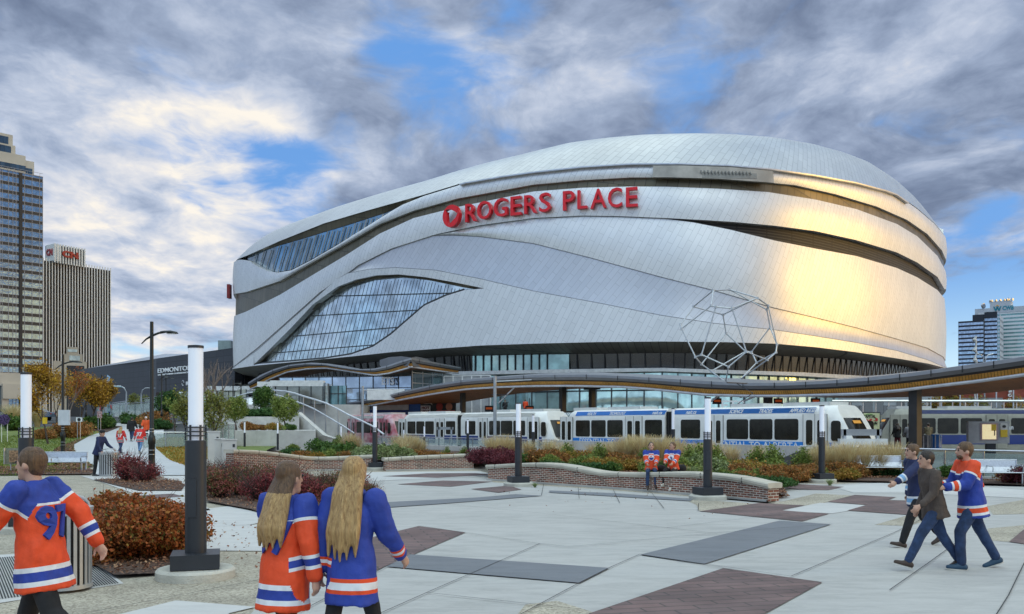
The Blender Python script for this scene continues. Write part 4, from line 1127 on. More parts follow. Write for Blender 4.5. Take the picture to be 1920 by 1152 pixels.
    for (s, a, b, z0, z1, sh) in texts:
        x0, x1 = sx_of(a), sx_of(b); mb = MB()
        if z0 > 3.2:
            T = frame_T(Vector((x0, -W*.965-.03, z0)), (1, 0, 0), (0, math.sin(.72)*.62, math.cos(.72)))
        else: T = frame_T(Vector((x0, -W-.022, z0)), (1, 0, 0))
        text_into(mb, s, x1-x0, z1-z0, T, .01, .01, shear=sh, depth=.008); mb.build('lettering', wtxt, root)
    return root
zr = -.78
T1 = train('nearest train, cream with bright blue stripes and white lettering along the roof edge', (cm_.x+tn.x*1.33, cm_.y+tn.y*1.33, zr), TANG, cream, blue_l, blue_l,
    [('BUSINESS', 1055.6, 1076.4, 3.395, 3.62, .25), ('HEALTH', 1100, 1116, 3.395, 3.62, .25), ('TECHNOLOGY', 1141.7, 1171.4, 3.395, 3.62, .25), ('nait.ca', 1222, 1239.7, 3.395, 3.62, .2), ('nait.ca', 1285, 1304, 3.395, 3.62, .2),
     ('SCIENCE', 1366, 1392, 3.395, 3.62, .25), ('TRADES', 1422, 1447, 3.395, 3.62, .25), ('APPLIED RESEARCH', 1479, 1549, 3.395, 3.62, .25),
     ('ESSENTIAL TO ALBERTA', 1087, 1205, 1.52, 1.91, 0), ('ESSENTIAL TO ALBERTA', 1333, 1498, 1.52, 1.91, 0)])
p = cm_+TD*(TL_+.35)
T0 = train('cream and navy light rail train coupled behind the blue striped one', (p.x+tn.x*1.33, p.y+tn.y*1.33, zr), TANG, cream, navy, cream,
    [('Edmonton Transit Service', 1100, 1170, 1.50, 1.72, .2), ('Edmonton Transit Service', 1400, 1490, 1.50, 1.72, .2)])
p = cm_+TD*(TL_+.35)*2
TR = train('red and pink wrapped light rail train, farthest of the coupled row behind the stair handrails', (p.x+tn.x*1.33, p.y+tn.y*1.33, zr), TANG, pinkm, pinkm, mk('train_white', (.75, .72, .70), .4))
TM = train('navy topped light rail train pulling through the far track behind the map board', (36.6, 63.0, -.62), R(0), mk('train_beige', (.34, .33, .27), .4), navy, navy,
    [('MacEwan', 1180, 1212, 2.3, 2.62, 0)])
mb = MB()
for off in (TRAIN_OFF+1.33-.72, TRAIN_OFF+1.33+.72):
    a = TP+tn*off-TD*40; b = TP+tn*off+TD*90; mb.box(((a.x+b.x)/2, (a.y+b.y)/2, zr-.07), ((a-b).length, .07, .14), TANG)
tag(mb.build('rails', steel), kind='structure')

# ================================================================ wavy canopy over the platform
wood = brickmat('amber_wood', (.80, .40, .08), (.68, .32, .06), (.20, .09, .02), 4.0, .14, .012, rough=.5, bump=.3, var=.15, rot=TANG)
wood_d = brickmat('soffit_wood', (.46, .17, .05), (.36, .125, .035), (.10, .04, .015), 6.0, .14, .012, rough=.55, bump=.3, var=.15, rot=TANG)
zinc = mk('canopy_zinc', (.22, .22, .235), .42, .55, var=.08, scale=.6)
zinc_l = mk('canopy_zinc_edge', (.36, .36, .38), .35, .7, var=.06)
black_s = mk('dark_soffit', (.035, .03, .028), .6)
ctop = [(600, 758), (650, 755), (680, 751), (722, 742.5), (763, 732), (805, 722.7), (867, 713), (926, 708), (992, 704), (1060, 703), (1093, 702.5), (1182, 706), (1277, 712), (1360, 717), (1400, 718.5), (1471, 718), (1544, 714.5), (1622, 708.5), (1710, 699.5), (1806, 686), (1911, 670.6), (2010, 655)]
cbot = [(600, 772), (650, 768), (701, 758.5), (742, 750.5), (784, 742.5), (826, 735.5), (867, 730), (926, 726), (992, 724), (1060, 723.5), (1158, 725.5), (1218, 730), (1277, 736.5), (1317, 740.5), (1396, 742.5), (1471, 742.5), (1593, 739), (1681, 732), (1753, 723), (1826, 714.5), (1914, 702.5), (2010, 689)]
def wavy_roof(root, path, back, depth, top, bot, n, world=True, seam=4):
    """path(px)->near edge point; back: unit vector away from the viewer"""
    xs = [lerp(path[0], path[-1], i/n) for i in range(n+1)] if not callable(path) else None
    px0, px1 = top[0][0], top[-1][0]
    S = []
    for i in range(n+1):
        px = lerp(px0, px1, i/n); q = path(px); zt = CH+(HZ-itab(top, px))*q.y/F; zb = CH+(HZ-itab(bot, px))*q.y/F
        bk = back(px) if callable(back) else back; dp = depth(px) if callable(depth) else depth
        S.append((q, zt, zb, bk, dp))
    def row(fo, fz): return [Vector((q.x+bk.x*fo(dp), q.y+bk.y*fo(dp), fz(zt, zb))) for q, zt, zb, bk, dp in S]
    def strip(name, mat, spec, smooth=True):
        mb = MB(); mb.grid([row(lambda d, a=a: a if a >= 0 else d+a, lambda t_, b_, k=k: lerp(t_, b_, k)) for a, k in spec]); return mb.build(name, mat, root, smooth, world, 30)
    strip('roof_edge', zinc_l, [(.0, .22), (.0, .0)])
    strip('fascia', zinc, [(.12, .46), (.03, .235), (.0, .22)])
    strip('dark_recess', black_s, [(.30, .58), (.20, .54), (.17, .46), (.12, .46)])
    strip('wood_fascia', wood, [(.52, .93), (.30, .58)])
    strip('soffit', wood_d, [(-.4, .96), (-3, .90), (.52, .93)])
    strip('roof_top', zinc, [(0, 0), (1.5, -.25), (-1.5, -.25), (-.0001, 0.0)])
    strip('rear_fascia', zinc, [(-.0001, 0), (-.0001, .6), (-.4, .96)])
    mb = MB(); mb.tube([Vector((q.x+bk.x*.38, q.y+bk.y*.38, zb)) for q, zt, zb, bk, dp in S], .085, 8); mb.build('gutter_pipe', mk('pale_pipe', (.62, .63, .66), .35, .3), root, True, world)
    mb = MB()
    for i in range(2, n, seam):
        q, zt, zb, bk, dp = S[i]; d = (S[i][0]-S[i-1][0]); mb.box((q.x-bk.x*.01, q.y-bk.y*.01, lerp(zt, zb, .2)), (.035, .03, (zt-zb)*.42), math.atan2(d.y, d.x))
    mb.build('fascia_seams', black, root, False, world)
    for e, fl in ((0, 1), (n, 0)):
        q, zt, zb, bk, dp = S[e]; f = lambda o, k: Vector((q.x+bk.x*o, q.y+bk.y*o, lerp(zt, zb, k)))
        pts = [f(0, 0), f(1.5, -.25), f(dp-1.5, -.25), f(dp, 0), f(dp, .6), f(dp-.4, .96), f(.52, .93), f(.2, .5), f(0, .22)]
        mb = MB(); mb.add(pts, [tuple(range(9)) if fl else tuple(range(9))[::-1]]); mb.build('end_panel', zinc, root, False, world)
    return S
COFF = 8.2
cpath = lambda px: tline(px, COFF)
can = thing('platform_canopy', 'long wave shaped station canopy with amber wood edge running above the trains', 'canopy', (cpath(1300).x, cpath(1300).y, 0))
CS = wavy_roof(can, cpath, tn, 9.0, ctop, cbot, 96)
def ccol(px, off, w=.42, dz=.3, top=None):
    q = tline(px, off); i = min(range(len(CS)), key=lambda j: abs(960+F*CS[j][0].x/CS[j][0].y-px)); zt = CS[i][2]+dz
    q = Vector((q.x, q.y)); mb = MB(); mb.box((q.x, q.y, (zt-1.0)/2), (w, w, zt+1.0), TANG)
    mb.box((q.x, q.y, zt), (w*3.4, w*1.6, .35), TANG); mb.build('column', mk('column_grey', (.045, .045, .048), .5, .3), can, world=True)
ccol(1716, COFF+1.2, .45); ccol(1055, COFF+3.5, .42); ccol(1110, COFF+6, .4); ccol(868, COFF+3, .4); ccol(1440, COFF+3, .4)
mb = MB()
for (xa, ya, xb, yb) in ((935, 756, 967, 724), (683, 766, 712, 748), (1320, 762, 1345, 744), (1395, 752, 1420, 742)):
    a = tline(xa, COFF+.6); b = tline(xb, COFF+.6); mb.cyl(P(xa, ya, a.y), P(xb, yb, b.y), .06, n=6)
mb.build('struts', mk('pale_pipe', (.6, .6, .6)), can, world=True)

# ---- wire polyhedron sculpture on the canopy
V = dict(a=(510, 130), b=(670, 122), c=(945, 205), d=(1050, 280), e=(1035, 318), f=(1068, 490), g=(1135, 660), h=(1125, 740), i=(1040, 812), j=(780, 1000), k=(630, 1030), l=(490, 925), m=(395, 855), n=(335, 785), o=(200, 505), p=(190, 465), q=(315, 290), r=(490, 278), s=(535, 292), t=(695, 305), u=(605, 368), v=(635, 550), w=(835, 733), x=(885, 735), y=(395, 762), z=(660, 880), A=(935, 840), W=(826, 730))
FR = set('arstyzwkicno'); sc_ = cpath(1362)+tn*3.5
SD = sc_.y; RR = 490/5.235*SD/F
pts = {}
for k_, (cx_, cy_) in V.items():
    rr = math.hypot(cx_-665, cy_-575)/5.235*SD/F; dep = math.sqrt(max(0, (RR*1.02)**2-rr**2))*.8; dep = -dep if k_ in FR else dep
    Z_ = SD+dep; pts[k_] = P(1240+cx_/5.235, 520+cy_/5.235, Z_)
scu = thing('polyhedron_sculpture', 'open wire polyhedron sculpture of white tubes standing on the canopy roof', 'sculpture', pts['k'])
mb = MB(); whit = mk('sculpture_white', (.52, .54, .56), .35, .3)
for e_ in 'ab bc cd de be aq qp po on ar rs st tc ro sy tw qu uc uv vm vW Wl Wx xf xA wz wi yn yz zk nm ml lk kj jA ij ih hg gd ef fg Ah'.split():
    mb.cyl(pts[e_[0]], pts[e_[1]], .043, n=8)
for v_ in pts.values(): mb.cyl(v_-Vector((0, 0, .07)), v_+Vector((0, 0, .07)), .085, n=8)
mb.build('tube_frame', whit, scu, True, True)
mb = MB(); mb.cyl(pts['k']-Vector((0, 0, .9)), pts['k'], .10, n=8); mb.cyl(pts['j']-Vector((0, 0, 1.2)), pts['j'], .08, n=8); mb.build('foot', whit, scu, False, True)

# ---- station pavilion with its own wave roof
ptop = [(465, 718), (488, 703.5), (512, 692.7), (543, 684), (574, 681), (608, 682.6), (643, 689), (670, 692.7), (699, 692), (727, 685.5), (751, 677), (771, 671)]
pbot = [(465, 730), (483, 722.6), (500, 712), (536, 697.5), (574, 691.5), (608, 690), (643, 695), (699, 703.5), (727, 700), (771, 687.5)]
def ppath(px):
    Z = itab([(465, 106), (570, 100), (700, 96), (771, 94)], px); return Vector(((px-960)/F*Z, Z))
pav_t = thing('station_pavilion', 'glass station pavilion with a wavy amber edged roof below the arena wedge window', 'station', (-18, 98, 0))
wavy_roof(pav_t, ppath, Vector((.25, .97)), 6.5, ptop, pbot, 40)
def ppath2(px):
    Z = itab([(771, 94), (864, 104)], px); return Vector(((px-960)/F*Z, Z))
wavy_roof(pav_t, ppath2, Vector((-.75, .66)), 5.0, [(771, 671), (823, 681), (864, 689)], [(771, 687.5), (850, 698.7), (864, 700)], 12, seam=5)
def gwall(name, root, pts, z0, z1, mat, stepu, stepz, fm=frame_d, fw=.09, ztop=None):
    """curtain wall along plan points with a proud mullion grid"""
    mb = MB(); fb = MB()
    for (ax, ay), (bx, by) in zip(pts, pts[1:]):
        d = Vector((bx-ax, by-ay)); L = d.length; d.normalize(); an = math.atan2(d.y, d.x); nn = Vector((d.y, -d.x))
        if nn.dot(Vector((ax, ay))) > 0: nn = -nn
        mb.box(((ax+bx)/2, (ay+by)/2, (z0+z1)/2), (L, .1, z1-z0), an)
        k = max(1, round(L/stepu))
        for i in range(k+1):
            x, y = lerp(ax, bx, i/k)+nn.x*.06, lerp(ay, by, i/k)+nn.y*.06; fb.box((x, y, (z0+z1)/2), (fw, fw, z1-z0), an)
        z = z0
        while z <= z1+.01: fb.box(((ax+bx)/2+nn.x*.06, (ay+by)/2+nn.y*.06, z), (L, fw*.9, fw*.9), an); z += stepz
    o = mb.build(name, mat, root, False, True)
    f = fb.build('glazing_frame', fm, o); return o
def xz(px, Z): return ((px-960)/F*Z, Z)
pg_ = glassmat('pavilion_glass', (.30, .38, .50), .04, .65)
gwall('glass_wall', pav_t, [xz(524, 101), xz(700, 98.5), xz(772, 97)], 1.0, 7.3, pg_, 1.5, 1.25)
gwall('glass_wall', pav_t, [xz(772, 97), xz(846, 104)], 1.0, 7.8, glassmat('corner_glass', (.05, .08, .09), .05, .3), 2.2, 1.1, steel)
mb = MB()
text_into(mb, 'ETS', 1.32, .85, frame_T(P(716, 722, 97.0), (1, -.02, 0)), .05, .03, depth=.15); mb.build('sign_lettering', wtxt, pav_t, False, True)
ent = thing('entrance_box', 'white framed glass entrance box in front of the station pavilion', 'entrance', (-24, 88, 3))
mb = MB()
f1, f2 = P(490, 717, 90), P(606, 718, 88)
for (u, v, w_) in ((P(511, 718, 89), P(606, 721, 88), .55), (P(490, 721, 92), P(515, 721, 90), .5)):
    mb.box(((u.x+v.x)/2, (u.y+v.y)/2, (u.z+v.z)/2), (abs(v.x-u.x), 1.0, w_))
for px in (512, 492): q = P(px, 722, 89.2 if px > 500 else 91); mb.box((q.x, q.y, (q.z+3)/2), (.45, .45, q.z-3))
mb.build('portal_frame', white_p, ent, False, True)
gwall('glazing', ent, [xz(517, 88.5), xz(606, 87.8)], 4.0, 5.75, glassmat('shop_glass', (.12, .13, .12), .06, .2), 1.3, 2.2)
gwall('glazing', ent, [xz(608, 88), xz(622, 92)], 4.0, 6.1, glassmat('pale_entrance', (.45, .52, .56), .06, .3), 2, 2.2)
gwall('glazing', ent, [xz(604, 90.5), xz(650, 90)], 3.9, 5.9, glassmat('teal_entrance', (.10, .22, .26), .06, .3), .9, 1.2)
mb = MB(); mb.box((-23.4, 92, 2.0), (17, 6, 4.0)); pod = tag(mb.build('podium', concl), 'raised pale concrete podium carrying the glass entrance box', 'podium')
mb = MB(); a, b = P(690, 741, 91), P(757, 733, 90); mb.box(((a.x+b.x)/2, 90.5, (a.z+b.z)/2-.15), (b.x-a.x, .3, 1.1)); tag(mb.build('white_screen_wall', white_p), 'low white wall under the pavilion glass, left of the canopy rise', 'wall')
mb = MB(); a = P(742, 742, 93); 
gwall('screen_fence', thing('roof_screen', 'pale louvred screen behind the canopy top, right of the pavilion', 'screen', (-8, 100, 4)), [xz(833, 101), xz(920, 99)], 3.2, 7.4, mk('screen_grey', (.40, .41, .42), .5), 1.2, 2.1, white_p, .12)

# ---- terraces, stair and handrails on the left of the station
def terr(label, x0, x1, Z0, Z1, z1, zb=-.5):
    mb = MB(); a = xz(x0, Z0); b = xz(x1, Z0); c = xz(x1, Z1); d = xz(x0, Z1)
    mb.prism([a, b, c, d], zb, z1)
    for k in range(1, 6): u = k/6; mb.box((lerp(a[0], b[0], u), Z0-.006, (z1+zb)/2), (.03, .03, z1-zb))
    return tag(mb.build('terrace_wall', concl), label, 'wall', 'concrete terrace walls')
terr('lower pale concrete terrace wall behind the light bollards', 425, 592, 64, 74, 1.60)
terr('upper pale concrete terrace wall under the round trees', 440, 561, 74.5, 84, 2.68)
terr('narrow concrete wall beside the steel cabinets with a glass rail above', 395, 440, 60, 70, 1.0)
st = thing('stair_stringer', 'sloping pale concrete stair wall dropping towards the red train', 'stair', P(590, 800, 74))
mb = MB()
pl_ = [P(557, 773, 76), P(606, 816, 72), P(625, 822, 71), P(625, 840, 71), P(555, 840, 76)]
vs = pl_+[v+Vector((.15, .9, 0)) for v in pl_]
mb.add(vs, [(0, 4, 3, 2, 1), (5, 6, 7, 8, 9), (0, 1, 6, 5), (1, 2, 7, 6), (2, 3, 8, 7), (3, 4, 9, 8), (4, 0, 5, 9)]); mb.build('stringer', concl, st, False, True)
hr = thing('stair_handrail', 'pair of long pale handrails on dark posts sweeping down past the red train', 'railing', P(610, 790, 78))
Zr = lambda px: lerp(82, 71, (px-513)/207)
up_ = [(513, 732.4), (535.5, 734), (553, 738), (570.6, 743.7), (592, 750), (613, 757), (634, 767.5), (655, 779), (678, 789.5), (700, 800), (720, 815)]
lo_ = [(513, 739.5), (530, 744), (549.5, 750.7), (570, 758.5), (589, 767), (613, 781), (645, 800), (664, 812.5)]
for L_2, r_ in ((up_, .075), (lo_, .06)):
    mb = MB(); mb.tube([P(x, y, Zr(x)) for x, y in L_2], r_, 8); mb.build('rail', mk('pale_pipe', (.6, .6, .6)), hr, True, True)
for px in (514, 541, 569, 589.6, 610.7, 634, 658):
    y0 = itab(up_, px); y1 = itab([(514, 760), (569, 785), (610, 812), (660, 830)], px); mb = MB(); mb.cyl(P(px, y0, Zr(px)), P(px, y1, Zr(px)), .045, n=6); mb.build('post', steel, hr, False, True)
hl = thing('ramp_handrail', 'curved steel handrail rising behind the round trees to the entrance box', 'railing', P(470, 745, 84))
mb = MB(); mb.tube([P(430, 748, 84), P(448, 742, 84), (P(466, 737, 84)), P(484, 734.5, 84), P(500, 733.5, 84)], .06, 6); mb.tube([P(430, 756, 84), P(466, 746, 84), P(500, 742, 84)], .04, 6)
for px in range(432, 500, 11): mb.cyl(P(px, 747-(px-432)*.2, 84), P(px, 770, 84), .03, n=5)
mb.build('rail', steel, hl, True, True)
gw_ = guard('pale glass guardrail at the far end of the lawn by the path', Vector((-24.6, 60.5)), Vector((-20.5, 61.5)), .35, 1.5, 3, group='glass guardrails by the tracks')
# ---- catenary poles
def cat_pole(label, px, off, ytop, r):
    q = tline(px, off); zt = CH+(HZ-ytop)*q.y/F
    root = thing('catenary_pole', label, 'pole', (q.x, q.y, -.9), group='grey overhead line poles')
    mb = MB(); mb.cyl((0, 0, 0), (0, 0, zt+.9), r, r*.9, 14); mb.build('pole', mk('galv_pole', (.42, .44, .46), .5, .5), root, True)
    mb = MB(); mb.cyl((0, 0, 0), (0, 0, .25), r*2, n=14); mb.build('base_plate', steel, root, True)
    mb = MB(); mb.cyl((0, 0, zt+.5), (tn.x*3.2, tn.y*3.2, zt+.7), .04, n=6); mb.build('arm', steel, root)
cat_pole('grey overhead line pole in front of the cream and navy train', 928, 2.6, 705, .125)
cat_pole('grey overhead line pole behind the stair handrails', 680, 2.6, 724, .12)
# ---- things on and behind the platform
mb = MB(); a = tline(2100, 7.6); b = tline(700, 7.6)
c = tline(700, 14.5); d = tline(2100, 14.5); mb.prism([(a.x, a.y), (b.x, b.y), (c.x, c.y), (d.x, d.y)], -1.2, .22); tag(mb.build('platform', conc), kind='structure')
def frame_sign(label, x0, x1, y0, y1, off, panel):
    q = tline((x0+x1)/2, off); d = q.y; a, b = P(x0, y1, d), P(x1, y0, d); root = thing('platform_sign', label, 'sign', (q.x, q.y, 0), group='steel framed signs beside the rail')
    mb = MB(); mb.box(((a.x+b.x)/2, d, (a.z+b.z)/2), (b.x-a.x, .10, b.z-a.z)); mb.build('sign_box', panel, root, False, True)
    for x in (a.x+.15, b.x-.15): mb = MB(); mb.box((x, d+.02, (b.z-.2)/2), (.12, .14, b.z+.2)); mb.build('post', steel, root, False, True)
    return root, d
g_, d_ = frame_sign('long grey framed sign by the front of the blue striped train', 1577, 1652, 805, 817, 1.8, mk('sign_grey', (.30, .31, .33), .5, .2))
mb = MB(); a, b = P(1573, 835, d_-.2), P(1662, 823, d_-.2); mb.box(((a.x+b.x)/2, a.y, (a.z+b.z)/2), (b.x-a.x, .3, b.z-a.z)); mb.build('white_cabinet', white_p, g_, False, True)
frame_sign('small grey framed sign in front of the cream and navy train', 819, 850, 801, 806, 1.8, mk('sign_grey', (.3, .3, .3)))
bb_ = tline(1648, 9.0); bd = 46.5
root = thing('billboard', 'pale yellow radio billboard with a big red 96.3 beside the train nose', 'billboard', ((1634-960)/F*bd, bd, 0))
yel = mk('board_yellow', (.68, .70, .40), .5, var=.05)
mb = MB(); a, b = P(1616, 830, bd), P(1650, 773, bd); mb.box(((a.x+b.x)/2, bd, (a.z+b.z)/2), (b.x-a.x, .12, b.z-a.z)); mb.build('frame', dark_m, root, False, True)
mb = MB(); mb.box(((a.x+b.x)/2, bd-.07, (a.z+b.z)/2), (b.x-a.x-.1, .03, b.z-a.z-.1)); mb.build('poster', yel, root, False, True)
def disc(mb, px, py, d, rx, rz, m=0, n=24, th=.01):
    c = P(px, py, d); vs = [Vector((c.x+rx*math.cos(2*math.pi*k/n), d, c.z+rz*math.sin(2*math.pi*k/n))) for k in range(n)]; vs2 = [v+Vector((0, th, 0)) for v in vs]
    mb.add(vs+vs2, [tuple(range(n))]+[(k, n+k, n+(k+1) % n, (k+1) % n) for k in range(n)], m)
def ptext(root, s, x0, x1, y0, y1, d, mat, bold=.03, name='lettering'):
    mb = MB(); a, b = P(x0, y1, d), P(x1, y0, d); text_into(mb, s, b.x-a.x, b.z-a.z, frame_T(a, (1, 0, 0)), .01, bold, depth=.012); return mb.build(name, mat, root, False, True)
mb = MB(); disc(mb, 1630, 789, bd-.095, .36, .36); mb.build('green_ring', mk('ring_green', (.20, .36, .10), .5), root, False, True)
mb = MB(); disc(mb, 1630, 789, bd-.105, .31, .31); mb.build('ring_centre', yel, root, False, True)
redp = mk('poster_red', (.62, .03, .03), .5, var=0); blkp = mk('poster_black', (.02, .02, .02), .5, var=0)
ptext(root, 'CAPITAL', 1618.5, 1642, 778, 784, bd-.12, blkp); ptext(root, '96', 1618, 1637, 785, 797, bd-.13, redp, .06); ptext(root, '.3', 1638, 1646, 784, 790, bd-.13, redp, .05); ptext(root, 'FM', 1639, 1645, 792, 796, bd-.13, blkp)
ptext(root, 'YOUR', 1619, 1640, 803, 808, bd-.12, blkp); ptext(root, 'FRIENDS', 1618, 1646, 818, 822, bd-.12, blkp)
mpb = thing('map_board', 'grey information board with a yellow map and poster in front of the moving train', 'board', ((1856-960)/F*50, 50, 0))
mb = MB(); a, b = P(1816, 832, 50), P(1893, 790.5, 50); mb.box(((a.x+b.x)/2, 50.12, (a.z+b.z)/2), (b.x-a.x, .24, b.z-a.z)); mb.build('board_case', mk('case_grey', (.42, .43, .44), .5, .2), mpb, False, True)
mb = MB(); a, b = P(1838, 826, 49.97), P(1872, 793.5, 49.97); mb.box(((a.x+b.x)/2, 49.99, (a.z+b.z)/2), (b.x-a.x, .03, b.z-a.z)); mb.build('map_frame', mk('mauve', (.40, .30, .33), .5), mpb, False, True)
mb = MB(); a, b = P(1842, 824, 49.95), P(1868, 796, 49.95); mb.box(((a.x+b.x)/2, 49.96, (a.z+b.z)/2), (b.x-a.x, .02, b.z-a.z)); mb.build('map_sheet', mk('map_cream', (.85, .70, .38), .5, var=.15, scale=9, emit=((1, .85, .5), .35)), mpb, False, True)  # emission put into the printed sheet makes it look lit
mb = MB(); a, b = P(1859, 808, 49.93), P(1868, 796, 49.93); mb.box(((a.x+b.x)/2, 49.94, (a.z+b.z)/2), (b.x-a.x, .01, b.z-a.z)); a, b = P(1876, 820, 49.96), P(1889, 806, 49.96); mb.box(((a.x+b.x)/2, 49.96, (a.z+b.z)/2), (b.x-a.x, .02, b.z-a.z)); mb.build('yellow_panel', mk('map_yellow', (.80, .55, .04), .5, var=0), mpb, False, True)
mb = MB(); a, b = P(1876, 806, 49.96), P(1889, 794, 49.96); mb.box(((a.x+b.x)/2, 49.965, (a.z+b.z)/2), (b.x-a.x, .02, b.z-a.z)); mb.build('poster_sheet', white_p, mpb, False, True)
mb = MB(); disc(mb, 1883, 800, 49.93, .10, .08); a = P(1865, 812, 49.93); mb.box((a.x, 49.93, a.z), (.05, .01, .3)); mb.build('poster_mark', blkp, mpb, False, True)
for px in (1858,): mb = MB(); a = P(px, 830, 50.1); mb.box((a.x, 50.15, a.z/2), (.5, .2, a.z)); mb.build('post', dark_m, mpb, False, True)
def newsbin(label, px, y0, y1, w_, d, mat):
    a = P(px, y1, d); h = (y1-y0)*d/F; root = thing('newspaper_box', label, 'box', a, group='round containers under the canopy'); r = w_*d/F/2
    mb = MB(); mb.lathe([(r, 0), (r*1.04, .05), (r*.98, .1), (r*.98, h-.1), (r*1.04, h-.05), (r*1.02, h), (.01, h)], n=20); mb.build('drum', mat, root, True)
    mb = MB()
    for k in range(8): w2 = k*math.pi/4+.2; mb.box((math.cos(w2)*r, math.sin(w2)*r, h/2), (.03, .05, h*.9), w2)
    mb.build('ribs', white_p, root)
newsbin('blue drum shaped container under the canopy', 1755.5, 815, 841, 18, 52, mk('drum_blue', (.03, .18, .55), .4)); newsbin('dark drum shaped container beside the canopy column', 1733.5, 816, 841, 19, 52, mk('drum_grey', (.12, .13, .15), .5, var=.5, scale=6))
# advertising and signs under the canopy on the left
ad = thing('advert_wall', 'blue wall and dark advert with a white HOT sign under the canopy', 'advert', ((790-960)/F*96, 96, 0))
def panel(root, name, x0, x1, y0, y1, d, mat, th=.08):
    mb = MB(); a, b = P(x0, y1, d), P(x1, y0, d); mb.box(((a.x+b.x)/2, d+th/2, (a.z+b.z)/2), (b.x-a.x, th, b.z-a.z)); return mb.build(name, mat, root, False, True)
panel(ad, 'blue_wall', 590, 790, 769, 800, 96, mk('wall_blue', (.01, .04, .20), .5)); panel(ad, 'bright_blue_panel', 767, 788, 752, 772, 95.8, mk('wall_bright_blue', (.02, .10, .38), .5))
panel(ad, 'white_wall', 700, 766, 757, 769, 95.9, mk('panel_pale', (.5, .51, .53), .5)); panel(ad, 'dark_advert', 788, 855, 744, 800, 95.9, blkp)
panel(ad, 'hot_sign', 789, 807, 761, 775, 95.7, wtxt, .05); ptext(ad, 'HOT', 790.5, 805.5, 762.5, 767.5, 95.6, mk('maroon_ink', (.15, .01, .02), .5), .05); ptext(ad, 'HOT', 790.5, 805.5, 769, 774, 95.6, MATS['maroon_ink'], .05)
mb = MB(); disc(mb, 799, 751, 95.6, .72, .38); q = [P(803, 755, 95.6), P(809, 754, 95.6), P(811, 760, 95.6)]; mb.add(q, [(0, 1, 2)]); mb.build('speech_bubble', mk('bubble_white', (.66, .60, .55), .5), ad, False, True)
panel(ad, 'red_strip', 818, 853, 770, 775, 95.7, redp)
skin_ad = mk('advert_skin', (.50, .22, .14), .6)
for px in (824, 842):
    mb = MB(); disc(mb, px, 753, 95.6, .17, .22); disc(mb, px, 763, 95.62, .35, .42); mb.build('advert_figure', skin_ad if px > 830 else mk('advert_red', (.35, .04, .03), .6), ad, False, True)
for px, lab in ((917, 'black departure display glowing amber under the canopy behind the white train'), (993, 'small black departure display with red glow above the train roof'), (1345, 'black display hanging under the canopy over the science lettering'), (1460, 'black display with faint red text over the trades lettering'), (1530, 'black display under the canopy above the research lettering')):
    q = tline(px, 12); d = q.y; root = thing('departure_display', lab, 'display', P(px, 766 if px < 1200 else 752, d), group='departure displays')
    yy = 761 if px < 1200 else 747
    panel(root, 'display_case', px-8, px+8, yy, yy+11, d, black, .2); panel(root, 'display_text', px-6, px+6, yy+3, yy+7, d-.05, mk('amber_text', (.2, .05, .0), .5, var=.8, scale=30, emit=((1, .16, .03), .10)), .02)
    mb = MB(); mb.cyl(P(px, yy, d+.1), P(px, yy-14, d+.1), .03, n=5); mb.build('hanger', black, root, False, True)
# ETS lettering standing behind the train at right
root = thing('station_name_sign', 'chunky white ETS letters standing above the blue striped train', 'sign', P(1375, 768, 75))
ptext(root, 'ETS', 1352, 1396, 751, 769, 75, wtxt, .02)
# ================================================================ the towers and streets beyond
class Face:
    """a facade plane: A left foot, B right foot; boxes are placed on it by (u0,u1,z0,z1)"""
    def __init__(s, A, B, z0=0): s.A = Vector(A); s.B = Vector(B); s.L = (s.B-s.A).length; s.u = (s.B-s.A).normalized(); n = Vector((s.u.y, -s.u.x)); s.n = n if n.dot(s.A) < 0 else -n; s.an = math.atan2(s.u.y, s.u.x)
    def box(s, mb, u0, u1, z0, z1, out=.2, back=0.0, m=0):
        c = s.A+s.u*(u0+u1)/2+s.n*(out-back)/2; mb.box((c.x, c.y, (z0+z1)/2), (u1-u0, out+back, z1-z0), s.an, m)
    def px(s, px):
        k = (px-960)/F; return (k*s.A.y-s.A.x)/(s.u.x-k*s.u.y)
def body(mb, f, depth, z0, z1, u0=0, u1=None, m=0):
    u1 = f.L if u1 is None else u1; f.box(mb, u0, u1, z0, z1, 0, depth, m)
def zat(py, Z): return CH+(HZ-py)*Z/F
stone = mk('tower_stone', (.50, .46, .39), .8, var=.1, scale=.05)
tglass = brickmat('tower_blue_glass', (.055, .10, .16), (.035, .07, .12), (.02, .02, .02), 1.2, 3.0, .03, uv=False, rough=.12, metal=.35, bump=0, var=.25, nscale=.12)
wavy = glassmat('tower_mirror', (.13, .22, .34), .05, .7)
nd = next(n for n in wavy.node_tree.nodes if n.type == 'BUMP'); nd.inputs['Strength'].default_value = .25; nd.inputs['Distance'].default_value = .12
pinkw = mk('tower_mullion', (.33, .32, .33), .5)
